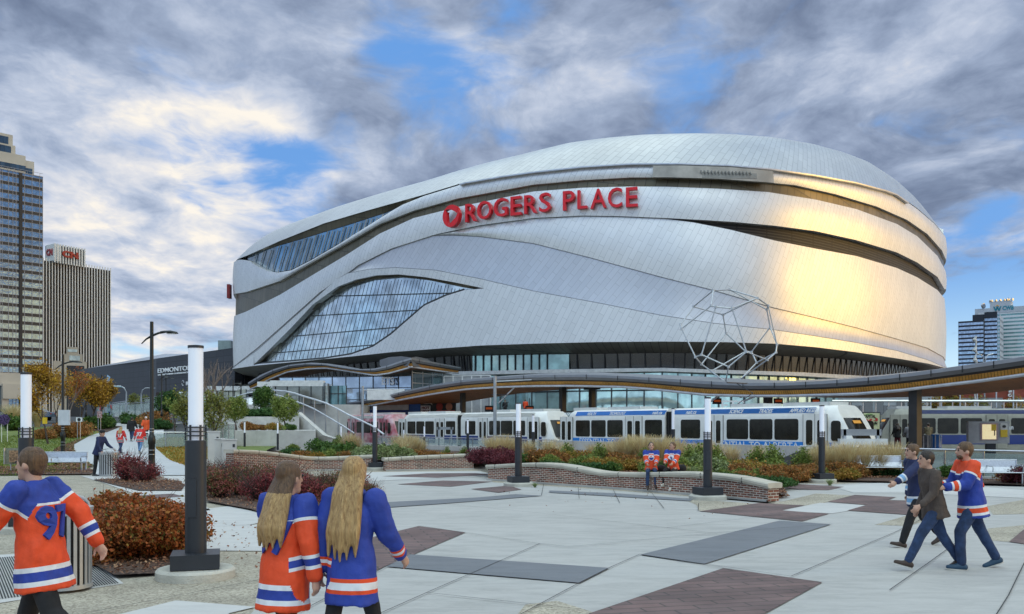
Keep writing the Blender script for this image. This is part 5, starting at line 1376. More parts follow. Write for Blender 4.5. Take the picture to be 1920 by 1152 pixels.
# glass office tower, far left
tw = thing('office_tower', 'tall blue glass office tower with stepped stone crown at the left edge', 'tower', (-233, 415, 0))
f = Face(xz(-150, 392), xz(80.5, 430))
def ut(px): return f.px(px)
mb = MB(); body(mb, f, 30, 0, zat(333, 430)); mb.build('glass_facade', wavy, tw, False, True)
top = zat(333, 430)
mb = MB(); pitch = 4.0; k = 0; z = top-1
while z > 26:
    f.box(mb, 0, f.L, z-1.5, z, .12); z -= pitch
mb.build('spandrels', mk('spandrel_dark', (.035, .03, .028), .5), tw, False, True)
mb = MB(); z = top-1
while z > 26:
    f.box(mb, 0, f.L, z-.06, z+.08, .16); f.box(mb, 0, f.L, z-1.6, z-1.48, .16); z -= pitch
mb.build('floor_lines', pinkw, tw, False, True)
mb = MB()
for px in (-60, -40, -20, 0, 4, 16, 24, 30, 46, 60, 74, 80): u = ut(px); f.box(mb, u-.09, u+.09, 0, top, .17)
mb.build('mullions', pinkw, tw, False, True)
mb = MB(); u = ut(38.5); f.box(mb, u-.7, u+.7, 0, top, .5); mb.build('dark_strip', black, tw, False, True)
mb = MB(); g2_ = Face(xz(-150, 396), xz(64, 428)); body(mb, g2_, 22, top, zat(304, 428)); g3_ = Face(xz(-150, 394), xz(48, 425)); body(mb, g3_, 18, top, zat(293, 425), m=0)
g4_ = Face(xz(-150, 396), xz(29, 425)); body(mb, g4_, 16, top, zat(274, 425)); g5_ = Face(xz(-150, 398), xz(24, 426)); body(mb, g5_, 14, top, zat(254, 426)); mb.build('stone_crown', stone, tw, False, True)
mb = MB(); g4_.box(mb, 0, g4_.L-2, zat(290, 425), zat(277, 425), .15); g5_.box(mb, 0, g5_.L-2, zat(273, 426), zat(259, 426), .15); g3_.box(mb, 0, g3_.L, zat(322, 425), zat(312, 425), .15); g2_.box(mb, g2_.L-4.6, g2_.L-.8, zat(328, 428), zat(318, 428), .15); mb.build('crown_windows', tglass, tw, False, True)
mb = MB(); f.box(mb, 0, f.L, top, top+.3, .3); f.box(mb, 0, f.L, top+1.6, top+1.75, .1)
for k in range(18): u = f.L*(k+.5)/18; f.box(mb, u-.06, u+.06, top, top+1.7, .1)
mb.build('roof_railing', pinkw, tw, False, True)
mb = MB(); f.box(mb, 0, f.L, 20, 26, 1.0); f.box(mb, 0, f.L, 0, 5, 1.0)
for px in (-20, 8, 45, 78): u = ut(px); f.box(mb, u-1.4, u+1.4, 0, 20, 1.4)
f.box(mb, ut(2), ut(45), 14, 21, 2.2); mb.build('stone_base', stone, tw, False, True)
# ribbed stone tower with red letters
cn = thing('ribbed_tower', 'slab tower of pale vertical stone ribs with red letters on its roof box', 'tower', (-238, 495, 0))
f = Face(xz(70, 476), xz(207, 511)); ztop = zat(484, 480)
rib = mk('rib_stone', (.74, .74, .72), .7, var=.04, scale=.05)
mb = MB(); body(mb, f, 24, 0, ztop-1.5); mb.build('dark_windows', mk('rib_glass', (.012, .012, .012), .5, spec=.15), cn, False, True)
mb = MB(); NR_ = 26
for k in range(NR_+1): u = f.L*k/NR_; f.box(mb, u-.26, u+.26, 0, ztop, .22)
mb.build('ribs', rib, cn, False, True)
mb = MB()
for k in range(22): z = 4+k*4.0; f.box(mb, 0, f.L, z, z+.35, .08)
mb.build('floor_lines', mk('rib_floor', (.05, .045, .04), .7), cn, False, True)
h1, h2 = Face(xz(88, 486), xz(102, 482)), Face(xz(102, 482), xz(158, 497))
mb = MB(); body(mb, h2, 8, ztop-1, zat(461, 485)); mb.build('roof_box', mk('roof_box_dark', (.06, .055, .05), .6), cn, False, True)
mb = MB()
for k in range(12): u = h2.L*k/11; h2.box(mb, u-.35, u+.35, ztop-2, zat(458, 484), .6)
h1.box(mb, 0, h1.L, ztop-1, zat(459, 484), .5, 3); mb.build('roof_ribs', rib, cn, False, True)
redc = mk('red_letters', (.34, .02, .02), .5, var=0)
mb = MB(); a = h2.A+h2.u*h2.px(115)+h2.n*.8; T = frame_T(Vector((a.x, a.y, zat(483, 487))), (h2.u.x, h2.u.y, 0)); text_into(mb, 'CN', h2.px(146)-h2.px(116), 3.6, T, .05, .05, depth=.6); mb.build('lettering', redc, cn, False, True)
mb = MB(); a = h1.A+h1.u*(h1.L*.1)+h1.n*.7; T = frame_T(Vector((a.x, a.y, zat(480, 484))), (h1.u.x, h1.u.y, 0)); text_into(mb, 'CN', h1.L*.8, 3.6, T, .05, .05, depth=.3); mb.build('lettering', redc, cn, False, True)
# stone stepped building between
sb = thing('stone_building', 'small stepped beige stone building between the trees and the ribbed tower', 'building', (-160, 330, 0))
f = Face(xz(100, 330), xz(163, 335)); mb = MB(); body(mb, f, 20, 0, zat(678, 333)); f.box(mb, f.px(118), f.px(155), 0, zat(664, 333), -.5, 12); f.box(mb, f.px(125), f.px(147), 0, zat(651, 333), -1, 10); mb.build('wall', mk('beige_stone', (.42, .36, .28), .85, var=.15, scale=.1), sb, False, True)
mb = MB(); f.box(mb, f.px(127), f.px(145), zat(660, 333), zat(655, 333), -.9, 1.4); f.box(mb, f.px(130), f.px(150), zat(676, 333), zat(667, 333), -.4, 1); mb.build('windows', glassmat('pale_window', (.30, .32, .28), .1, .3), sb, False, True)
mb = MB(); f.box(mb, f.px(125), f.px(158), 2, zat(686, 333), .1); mb.build('dark_opening', black, sb, False, True)

# ---- dark community arena
da = thing('dark_arena_annex', 'long charcoal panelled hall with white lettering running up to the arena', 'building', (-78, 195, 0))
charc = brickmat('charcoal_panels', (.040, .041, .050), (.034, .035, .043), (.014, .014, .016), 3.0, 1.2, .05, uv=True, rough=.45, metal=.2, bump=.2, var=.12, nscale=.1, offset=0)
pl_ = [xz(150, 243), xz(285, 206), xz(293, 201), xz(440, 176), xz(520, 190)]
zt_ = [zat(693, 243), zat(674, 206), zat(672.5, 201), zat(652, 176), zat(652, 176)]
zb_ = [2.5, 2.5, zat(736, 201), zat(734, 176), 6]
mb = MB(); s = 0; Lr = [[], []]; U = [[], []]
for (p, a, b) in zip(pl_, zb_, zt_):
    if Lr[0]: s += math.hypot(p[0]-Lr[0][-1].x, p[1]-Lr[0][-1].y)
    Lr[0].append(Vector((*p, a))); Lr[1].append(Vector((*p, b))); U[0].append((s, a)); U[1].append((s, b))
mb.grid(Lr, 0, U); back = [Vector((v.x+10, v.y+45, v.z)) for v in Lr[1]]; mb.grid([Lr[1], back], 0, [U[1], U[1]])
mb.add([Lr[0][0], Lr[1][0], back[0], Vector((back[0].x, back[0].y, 2))], [(0, 1, 2, 3)]); mb.build('panelled_wall', charc, da, False, True)
mb = MB()
for (p, q) in ((0, 3),): pass
a, b = Lr[1][0], Lr[1][2]
mb.grid([[a+Vector((0, .6, .0)), b+Vector((0, .6, 0))], [a+Vector((.8, 3, .5)), b+Vector((.8, 3, 1.3))]]); a, b = Lr[1][2], P(357, 664, 190); mb.grid([[a+Vector((0, .6, .0)), b+Vector((0, .6, 0))], [a+Vector((.8, 3, 1.3)), b+Vector((.8, 3, .2))]])
mb.build('roof_parapet', alu, da, False, True)
f = Face(xz(293, 201), xz(440, 176)); mb = MB()
f.box(mb, 0, f.L, 3, zat(735, 190)+.0, -.8, 1.5); mb.build('glazed_ground_floor', glassmat('annex_glass', (.34, .42, .36), .06, .4), da, False, True)
mb = MB()
for k in range(20): u = f.L*k/19; f.box(mb, u-.1, u+.1, 3, zat(735, 190), -.6, .9)
mb.build('ground_floor_frame', frame_d, da, False, True)
def ftext(root, s, f, p0, p1, z0, z1, mat, out=.35, bold=.008, ext=.15):
    u0, u1 = f.px(p0), f.px(p1); a = f.A+f.u*u0+f.n*out; mb = MB(); text_into(mb, s, u1-u0, z1-z0, frame_T(Vector((a.x, a.y, z0)), (f.u.x, f.u.y, 0)), .05, bold, depth=ext); return mb.build('lettering', mat, root, False, True)
def zf(px, py): u = f.px(px); q = f.A+f.u*u; return zat(py, q.y)
ftext(da, 'EDMONTON', f, 299, 363, zf(330, 697), zf(330, 688.5), wtxt)
ftext(da, 'DOWNTOWN COMMUNITY ARENA', f, 299.5, 373, zf(335, 701.8), zf(335, 699), wtxt, bold=.02)
ftext(da, 'ROGERS', f, 352, 386, zf(365, 722), zf(365, 715), wtxt)
mb = MB(); u = f.px(345.5); a = f.A+f.u*u+f.n*.3; zc = zf(345, 718.5)
for k in range(2):
    a0 = k*math.pi; ro = []; ri = []
    for j in range(13):
        w_ = a0+j*.22; ro.append(Vector((a.x+f.u.x*math.cos(w_)*.62, a.y+f.u.y*math.cos(w_)*.62, zc+.62*math.sin(w_)))); r2_ = lerp(.30, .60, (j/12)**2); ri.append(Vector((a.x+f.u.x*math.cos(w_)*r2_, a.y+f.u.y*math.cos(w_)*r2_, zc+r2_*math.sin(w_))))
    mb.grid([ro, ri]); mb.grid([ri, ro])
mb.build('emblem', wtxt, da, False, True)
mb = MB(); q = xz(425, 186); mb.box((q[0], q[1], zat(650, 186)), (2.6, 3, 2.2)); mb.build('roof_plant_box', mk('roof_plant', (.30, .38, .38), .4), da, False, True)
# white canopy strip and railings between annex and arena
mb = MB(); a, b = P(385, 733, 150), P(466, 725, 140); mb.box(((a.x+b.x)/2, 145, (a.z+b.z)/2), (b.x-a.x, 3, .7)); 
o = thing('link_walkway', 'low white roofed glazed walkway between the dark hall and the arena', 'walkway', ((a.x+b.x)/2, 145, 3)); mb.build('roof', white_p, o, False, True)
gwall('glazing', o, [xz(388, 149), xz(462, 142)], 2.5, zat(732, 146), glassmat('link_glass', (.35, .36, .28), .08, .35), 1.6, 1.9)

# ---- street level on the hill
mb = MB(); 
drape('road', None, asph, .06, world=[(-120, 100), (-34, 100), (-30, 128), (-140, 128)])
drape('pavement', [(195, 800), (240, 800), (345, 795), (345, 782), (150, 782)], light_c, .07)
drape('lawn', None, lawnm, .04, world=[(-110, 62), (-47, 62), (-47, 84), (-110, 84)])
def lrail(label, a, b, za, zb, h, n=8):
    root = thing('guardrail', label, 'railing', (*a, za), group='pale glass street railings'); ln = math.hypot(b[0]-a[0], b[1]-a[1]); an = math.atan2(b[1]-a[1], b[0]-a[0])
    A_, B_ = Vector((*a, za)), Vector((*b, zb)); mb = MB(); up = Vector((0, 0, h))
    mb.add([A_, B_, B_+up*.9, A_+up*.9, A_+Vector((0, .03, 0)), B_+Vector((0, .03, 0)), B_+Vector((0, .03, h*.9)), A_+Vector((0, .03, h*.9))], [(0, 1, 2, 3), (7, 6, 5, 4), (3, 2, 6, 7), (4, 5, 1, 0)]); mb.build('glass_panel', MATS['guard_glass'], root, False, True)
    mb = MB(); mb.tube([A_+up, B_+up], .04, 6); mb.build('top_rail', alu, root, False, True)
    for k in range(n+1): p = A_.lerp(B_, k/n); mb = MB(); mb.box(p+up/2, (.05, .05, h), an); mb.build('post', steel, root, False, True)
lrail('pale glass railing along the street in front of the dark hall', xz(182, 118), xz(300, 108), zat(783, 118), zat(776, 108), 1.5)
lrail('second pale glass railing stepping up towards the dark hall', xz(210, 135), xz(352, 118), zat(775, 135), zat(757, 118), 1.5)
lrail('glass railing on the narrow concrete wall behind the steel cabinets', xz(395, 60), xz(440, 61), 1.0, 1.0, 1.1, 4)
mb = MB(); a, b = xz(215, 140), xz(352, 121); mb.prism([a, b, (b[0], b[1]+6), (a[0], a[1]+6)], 2.0, 4.2); tag(mb.build('concrete_ramp_wall', concl), 'pale concrete ramp wall below the dark hall', 'wall')
def mast(label, px, d, zb, zt, reach, side, r=.09):
    x = (px-960)/F*d; root = thing('street_light', label, 'street light', (x, d, zb), group='curved grey street light masts'); h = zt-zb
    mb = MB(); pts = [(0, 0, 0), (0, 0, h*.55), (0, 0, h*.8), (side*reach*.12, 0, h*.93), (side*reach*.4, 0, h), (side*reach, 0, h)]; mb.tube(pts, [r*1.3, r*1.2, r, r, r*.8, r*.7], 8); mb.build('mast', mk('galv_pole', (.4, .4, .4)), root, True)
    mb = MB(); mb.box((side*reach*1.1, 0, h), (.6, .25, .12)); mb.build('lamp_head', steel, root); return root
mast('curved grey street light reaching left beside the banner post', 237, 112, tz(-48, 112), zat(724, 112), 1.9, -1)
mast('curved grey street light reaching right towards the dark lamp pole', 265, 112, tz(-46, 112), zat(728, 112), 1.3, 1)
mast('curved grey street light left of the blue banner among golden leaves', 199, 108, tz(-48, 108), zat(729, 108), 1.0, -1)
bn_ = thing('banner_post', 'pale post carrying a blue and white banner in front of the dark hall', 'banner', xz(202, 106)+(tz(-47, 106),))
mb = MB(); q = xz(202, 106); mb.cyl((*q, 2.2), (*q, zat(725, 106)), .1, n=8); mb.build('post', mk('teal_post', (.25, .38, .42), .5), bn_, False, True)
mb = MB(); a = [P(198, 724, 105.9), P(204.5, 724, 105.9), P(206.5, 707, 105.9), P(201, 703, 105.9)]; mb.add(a+[v+Vector((0, .06, 0)) for v in a], [(0, 1, 2, 3), (7, 6, 5, 4), (0, 3, 7, 4), (1, 5, 6, 2)]); mb.build('upper_banner', mk('banner_pale_blue', (.35, .50, .68), .6, var=.3), bn_, False, True)
mb = MB(); a = [P(202, 772, 105.9), P(207, 772, 105.9), P(206, 728, 105.9), P(202, 728, 105.9)]; mb.add(a+[v+Vector((0, .06, 0)) for v in a], [(0, 1, 2, 3), (7, 6, 5, 4), (0, 3, 7, 4), (1, 5, 6, 2)]); mb.build('lower_banner', mk('banner_teal', (.05, .14, .18), .6, var=.7, scale=1.5, col2=(.3, .42, .45)), bn_, False, True)
mb = MB(); a, b = P(196, 724, 105.5), P(228, 726, 105.5); mb.cyl(a, b, .09, n=8); mb.build('cross_arm', mk('teal_post', (.25, .38, .42)), bn_, False, True)
# small signs on the left lawn
def small_sign(label, x0, x1, y0, y1, yb, d, mat, name='sign_plate', rr_=False):
    zb = tz((x0-960)/F*d, d); root = thing('lawn_sign', label, 'sign', (((x0+x1)/2-960)/F*d, d, zb), group='small signs along the left lawn')
    panel(root, name, x0, x1, y0, y1, d, mat, .05)
    for x in (x0+(x1-x0)*.25, x1-(x1-x0)*.25): mb = MB(); a = P(x, y1, d+.03); mb.cyl((a.x, a.y, zb), (a.x, a.y, a.z+.1), .03, n=6); mb.build('post', steel, root, False, True)
    return root
panel(thing('parking_sign', 'white rectangular sign on the dark street lamp pole on the lawn', 'sign', (-23.3, 46.9, 2.4)), 'sign_plate', 109, 130.5, 769, 797.5, 46.8, mk('sign_white', (.6, .62, .66), .5, var=.1))
r_ = small_sign('small white shield sign near the red shrubs', 142.5, 153.5, 783, 791, 800, 70, wtxt)
mb = MB(); disc(mb, 148, 787, 69.98, .13, .13); mb.build('sign_mark', black, r_, False, True)
zb = tz((9-960)/F*66, 66); r_ = thing('lawn_sign', 'purple leafy roundel sign on white posts at the left edge of the lawn', 'sign', ((9-960)/F*66, 66, zb), group='small signs along the left lawn')
mb = MB(); c = P(8, 787, 66)
for k in range(60):
    a_, q_ = k*2.4, math.sqrt(k/60)*.36; mb.box((c.x+math.cos(a_)*q_*1.15, 66-.03*(k % 3), c.z+math.sin(a_)*q_), (.13, .03, .10), 0, 0, Matrix.Rotation(k*1.7, 3, 'Y'))
mb.build('leafy_disc', mk('purple_leaf', (.055, .025, .10), .8, var=.5, scale=12, col2=(.16, .10, .26)), r_, False, True)
for x in (3, 14): mb = MB(); a = P(x, 790, 66.05); mb.cyl((a.x, a.y, zb), (a.x, a.y, a.z), .03, n=6); mb.build('post', white_p, r_, False, True)
small_sign('red and white notice sign beside the path', 182, 191, 771, 784, 800, 84, mk('notice_red', (.45, .05, .05), .5, var=.5, scale=8, col2=(.6, .5, .5)))
panel(thing('warning_sign', 'yellow diamond-like sign hanging among the golden leaves', 'sign', P(84, 789, 60)), 'sign_plate', 79.5, 87.5, 783, 795, 60, mk('sign_yellow', (.75, .50, .02), .5))
r_ = small_sign('framed picture rack on the grass behind the left bench', 8, 58, 840.5, 871, 890, 38, mk('rack_wire', (.30, .29, .24), .7, var=.3, scale=12, alpha=.6))
panel(r_, 'inner_picture', 17, 54, 845, 867, 37.9, mk('rack_picture', (.30, .18, .10), .8, var=.6, scale=9))
for px0 in (8, 58): mb = MB(); a, b = P(px0, 871, 37.9), P(px0, 840, 37.9); mb.cyl(a, b, .03, n=6); mb.build('frame_post', steel, r_, False, True)
# parked cars behind the lawn
def car(label, loc, rz, paint, sc=1.0):
    root = thing('parked_car', label, 'car', loc, rz, 'cars on the far streets'); L = 2.25
    prof = [(-L, .45), (-L, .85), (-L+.1, 1.0), (-1.5, 1.05), (-1.0, 1.45), (.35, 1.48), (1.05, 1.05), (L-.25, .92), (L, .75), (L, .42)]
    mb = MB(); W_ = .88
    rows = [[Vector((x, s*W_*(1 if z < 1.1 else .82), z)) for x, z in prof] for s in (-1, 1)]
    mb.grid(rows); n = len(prof); mb.add(rows[0], [tuple(range(n))]); mb.add(rows[1], [tuple(range(n))[::-1]]); mb.add([rows[0][0], rows[0][-1], rows[1][-1], rows[1][0]], [(0, 1, 2, 3)]); mb.build('body', paint, root, True, angle=20)
    mb = MB()
    for s in (-1, 1):
        y = s*.875; y2 = s*.735; mb.add([(-1.35, y, 1.08), (.92, y, 1.08), (.30, y2-0*s, 1.43), (-.95, y2, 1.42)], [(0, 1, 2, 3) if s < 0 else (3, 2, 1, 0)])
    mb.build('side_windows', tw_dark, root)
    mb = MB(); mb.add([(1.07, -.68, 1.08), (1.07, .68, 1.08), (.42, .62, 1.46), (.42, -.62, 1.46)], [(0, 1, 2, 3)]); mb.build('windscreen', tw_dark, root)
    for x in (-1.4, 1.4):
        for s in (-1, 1):
            mb = MB(); mb.cyl((x, s*.70, .34), (x, s*.90, .34), .34, n=16); w_ = mb.build('wheel', rubber, root, True); mb = MB(); mb.cyl((x, s*.90, .34), (x, s*.915, .34), .2, n=12); mb.build('rim', steel, w_)
    for s in (-1, 1): mb = MB(); mb.box((L-.02, s*.6, .72), (.08, .3, .14)); mb.build('headlight', wtxt, root); mb = MB(); mb.box((-L+.02, s*.62, .82), (.06, .25, .16)); mb.build('tail_light', redp, root)
    return root
car0 = car('dark blue car parked behind the left lawn, just beyond the purple roundel', (*xz(22, 104), tz(-57, 104)+.05), R(8), mk('car_blue', (.05, .08, .14), .25, coat=1))
o = copy_tree(car0, (*xz(62, 106), tz(-56, 106)+.05), R(185), label='dark car parked behind the glowing column on the left')
# ---- right-hand towers
db = thing('striped_tower', 'dark glass tower with bright blue window bands, lower of the two on the right', 'tower', (406, 800, 0))
bandg = glassmat('band_glass', (.35, .46, .62), .04, .75)
def stripes(root, f, zt, pitch, hh, mat, glass, depth, z_low=20, name='spandrels', vert=0):
    mb = MB(); body(mb, f, depth, 0, zt); mb.build('glass_facade', glass, root, False, True)
    mb = MB(); z = zt
    while z > z_low: f.box(mb, 0, f.L, z-hh, z, .25); z -= pitch
    f.box(mb, 0, f.L, 0, z_low, .25)
    mb.build(name, mat, root, False, True)
    if vert:
        mb = MB()
        for k in range(vert+1): u = f.L*k/vert; f.box(mb, u-.12, u+.12, 0, zt, .12)
        mb.build('mullions', mk('tower_grey', (.25, .28, .33), .5), root, False, True)
blk = mk('spandrel_navy', (.010, .014, .025), .4)
fA = Face(xz(1797, 806), xz(1844, 794)); fB = Face(xz(1846, 796), xz(1869.5, 790)); fC = Face(xz(1870, 791), xz(1881.5, 838))
stripes(db, fA, zat(602, 800), 3.63, 1.45, blk, bandg, 14, vert=18); stripes(db, fB, zat(588, 800), 3.63, 1.45, blk, bandg, 14, vert=9)
mb = MB(); fA.box(mb, fA.px(1823), fA.L, 60, zat(591, 800), -1, 12); fB.box(mb, 0, fB.L, zat(597, 800), zat(587, 800), .5); mb.build('roof_cap', blk, db, False, True)
mb = MB(); body(mb, fC, 15, 0, zat(588, 802)); z = 60; mb.build('side_wall', mk('side_white', (.62, .63, .66), .6), db, False, True)
mb = MB(); z = zat(588, 802)-4
while z > 20: fC.box(mb, 2, fC.L-2, z-1.2, z, .2); z -= 5.4
mb.build('side_windows', mk('side_grey', (.30, .31, .34), .5), db, False, True)
wb = thing('teal_tower', 'white and teal banded tower with rooftop dishes and a W emblem at the far right', 'tower', (440, 850, 0))
fW = Face(xz(1828, 862), xz(2010, 815)); whiteb = mk('tower_white', (.66, .69, .72), .6, var=.05)
stripes(wb, fW, zat(586, 850), 3.45, 1.9, whiteb, glassmat('teal_band', (.09, .26, .26), .08, .35), 30, vert=46)
mb = MB(); fW.box(mb, 0, fW.L, zat(587, 850), zat(577, 850), .6, 30); fW.box(mb, fW.px(1856), fW.px(1895), zat(578, 850), zat(565, 850), 0, 14); mb.build('roof_box', mk('tower_pale_grey', (.45, .48, .53), .6), wb, False, True)
mb = MB(); random.seed(4)
for px in (1857, 1860, 1868, 1876, 1884, 1889, 1893, 1899): u = fW.px(px); a = fW.A+fW.u*u; z = zat(566, 850); mb.cyl((a.x, a.y+2, z-1), (a.x, a.y+2, z+1.6+random.random()*2), .25, n=6); mb.cyl((a.x, a.y+.5, z+1.2), (a.x+.3, a.y, z+1.2), 1.2, n=10)
u = fW.px(1842); a = fW.A+fW.u*u; mb.cyl((a.x, a.y, zat(572, 850)), (a.x+1, a.y-1.5, zat(571.5, 850)), 2.5, 2.5, n=16); mb.build('antennas', steel, wb, False, True)
mb = MB(); zz = zat(583, 850); h_ = 4.0; u0 = fW.px(1864); u1 = fW.px(1877); w_ = (u1-u0)/4
for k in range(4):
    a = fW.A+fW.u*(u0+k*w_)+fW.n*1.0; b = fW.A+fW.u*(u0+(k+1)*w_)+fW.n*1.0; za, zb = (zz+h_, zz) if k % 2 == 0 else (zz, zz+h_)
    mb.cyl((a.x, a.y, za), (b.x, b.y, zb), .55, n=4)
mb.build('emblem', mk('emblem_teal', (.02, .22, .30), .5), wb, False, True)
mb = MB(); a = fW.A+fW.u*(u0+2*w_)+fW.n*1.3; b = a+fW.u*w_; c = a-fW.u*w_; mb.cyl((c.x, c.y, zz+h_+.2), (a.x, a.y, zz+h_*1.3), .4, n=4); mb.cyl((a.x, a.y, zz+h_*1.3), (b.x, b.y, zz+h_+.2), .4, n=4); mb.build('emblem', mk('emblem_orange', (.7, .35, .08), .5), wb, False, True)
f = fW; ftext(wb, 'CWB', fW, 1880, 1901, zz, zz+h_*1.05, mk('emblem_teal', (.02, .22, .3)), out=.8, bold=.04)
# ---- low buildings and street things seen under the canopy on the right
gb_ = thing('grey_warehouse', 'pale grey panelled building glimpsed under the canopy right of the blue striped train', 'building', (60, 120, 0))
f = Face(xz(1480, 118), xz(1760, 116)); mb = MB(); body(mb, f, 10, -1, zat(738, 118)); mb.build('wall', mk('warehouse_grey', (.42, .45, .47), .6, var=.08), gb_, False, True)
mb = MB()
for k in range(14): u = f.L*(k+.5)/14; f.box(mb, u-.5, u+.5, 1.0, 5.0, .1) if k % 3 else f.box(mb, u-.8, u+.8, 2.5, 4.5, .12)
mb.build('windows', glass_d, gb_, False, True)
rb = thing('brick_building', 'red brick building with white upright letters under the right end of the canopy', 'building', (78, 135, 0))
f = Face(xz(1800, 135), xz(2150, 130)); mb = MB(); body(mb, f, 15, -1, zat(724, 134)); mb.build('wall', mk('far_red_brick', (.26, .06, .035), .8, var=.25, scale=1), rb, False, True)
mb = MB()
for px in (1812, 1838, 1866, 1912, 1930): u = f.px(px); f.box(mb, u-1.0, u+1.0, 3.6, 6.0, .1)
mb.build('window', glass_d, rb, False, True)
for k, c in enumerate('WORK'):
    z = zat(731+k*7.5, 134); ftext(rb, c, f, 1888, 1896, z-.5, z, wtxt, out=.4, bold=.06, ext=.2)
mb = MB(); 
for px in (1745, 1765, 1800, 1832, 1868, 1900): a = P(px, 740, 100); mb.cyl((a.x, 100, 0), (a.x, 100, 6.5), .09, n=6)
for y in (752.5,): a, b = P(1560, y, 72), P(1990, y, 72); mb.cyl(a, b, .11, n=6)
for px in range(1570, 1990, 24): a = P(px, 753, 72); mb.cyl((a.x, 72, .0), (a.x, 72, a.z), .05, n=5)
tag(mb.build('street_railing', alu), 'long pale railing and posts along the street above the moving train', 'railing')
copy_tree(car0, (*xz(1846, 95), 2.35), R(4), label='dark car driving past above the moving train on the right')
copy_tree(car0, (*xz(1872, 97), 2.35), R(184), label='second dark car just right of the first above the moving train')
mb = MB(); mb.box((62, 98, .9), (80, 12, 2.9)); tag(mb.build('raised_road', asph), kind='structure')
cs = thing('twisted_column', 'slender knobbly pale sculpture post seen against the striped tower', 'sculpture', (*xz(1829, 110), 2))
mb = MB(); z0 = 2; zt = zat(631, 110)
pts = [(*xz(1829, 110), z0)]
for k in range(26): pts.append(((1829-960)/F*110+.16*math.sin(k*2.3), 110, lerp(z0, zt, (k+1)/26)))
mb.tube(pts, [.10+.17*(k % 3 == 1) for k in range(27)], 7); mb.build('post', mk('knob_white', (.62, .62, .6), .6), cs, True, True)
mb = MB(); mb.tube([P(1844, 700, 112), P(1844, 672, 112), P(1840, 666, 112), P(1832, 664, 112)], .08, 6); mb.tube([P(1848, 700, 112), P(1848, 672, 112), P(1853, 666, 112), P(1862, 664, 112)], .08, 6); mb.tube([P(1846, 785, 112), P(1846, 700, 112)], .1, 6)
tag(mb.build('street_light', steel, smooth=True), 'pale double armed street light before the striped tower', 'street light')
# ================================================================ plants
rng = np.random.default_rng(11)
def leaf_arrays(C, size, elong=1.8, up=0.0, fold=True):
    """one small rhombus per centre, random facing"""
    n = len(C); N = rng.normal(size=(n, 3)); N[:, 2] += up; N /= np.linalg.norm(N, axis=1)[:, None]
    A = rng.normal(size=(n, 3)); A -= N*(A*N).sum(1)[:, None]; A /= np.linalg.norm(A, axis=1)[:, None]; B = np.cross(N, A)
    s = (size*(.6+.8*rng.random(n)))[:, None]
    V = np.stack([C-A*s*elong*.5, C+B*s*.5+N*s*.12, C+A*s*elong*.5, C-B*s*.5+N*s*.12], 1)
    return V.reshape(-1, 3)
def quads_mesh(name, V, mat, extra=None):
    n = len(V)//4; me = bpy.data.meshes.new(name)
    me.vertices.add(len(V)); me.vertices.foreach_set('co', V.astype(np.float32).ravel())
    me.loops.add(n*4); me.loops.foreach_set('vertex_index', np.arange(n*4, dtype=np.int32))
    me.polygons.add(n); me.polygons.foreach_set('loop_start', np.arange(n, dtype=np.int32)*4); me.polygons.foreach_set('loop_total', np.full(n, 4, np.int32))
    me.materials.append(mat); me.update(calc_edges=True); me.validate(); return me
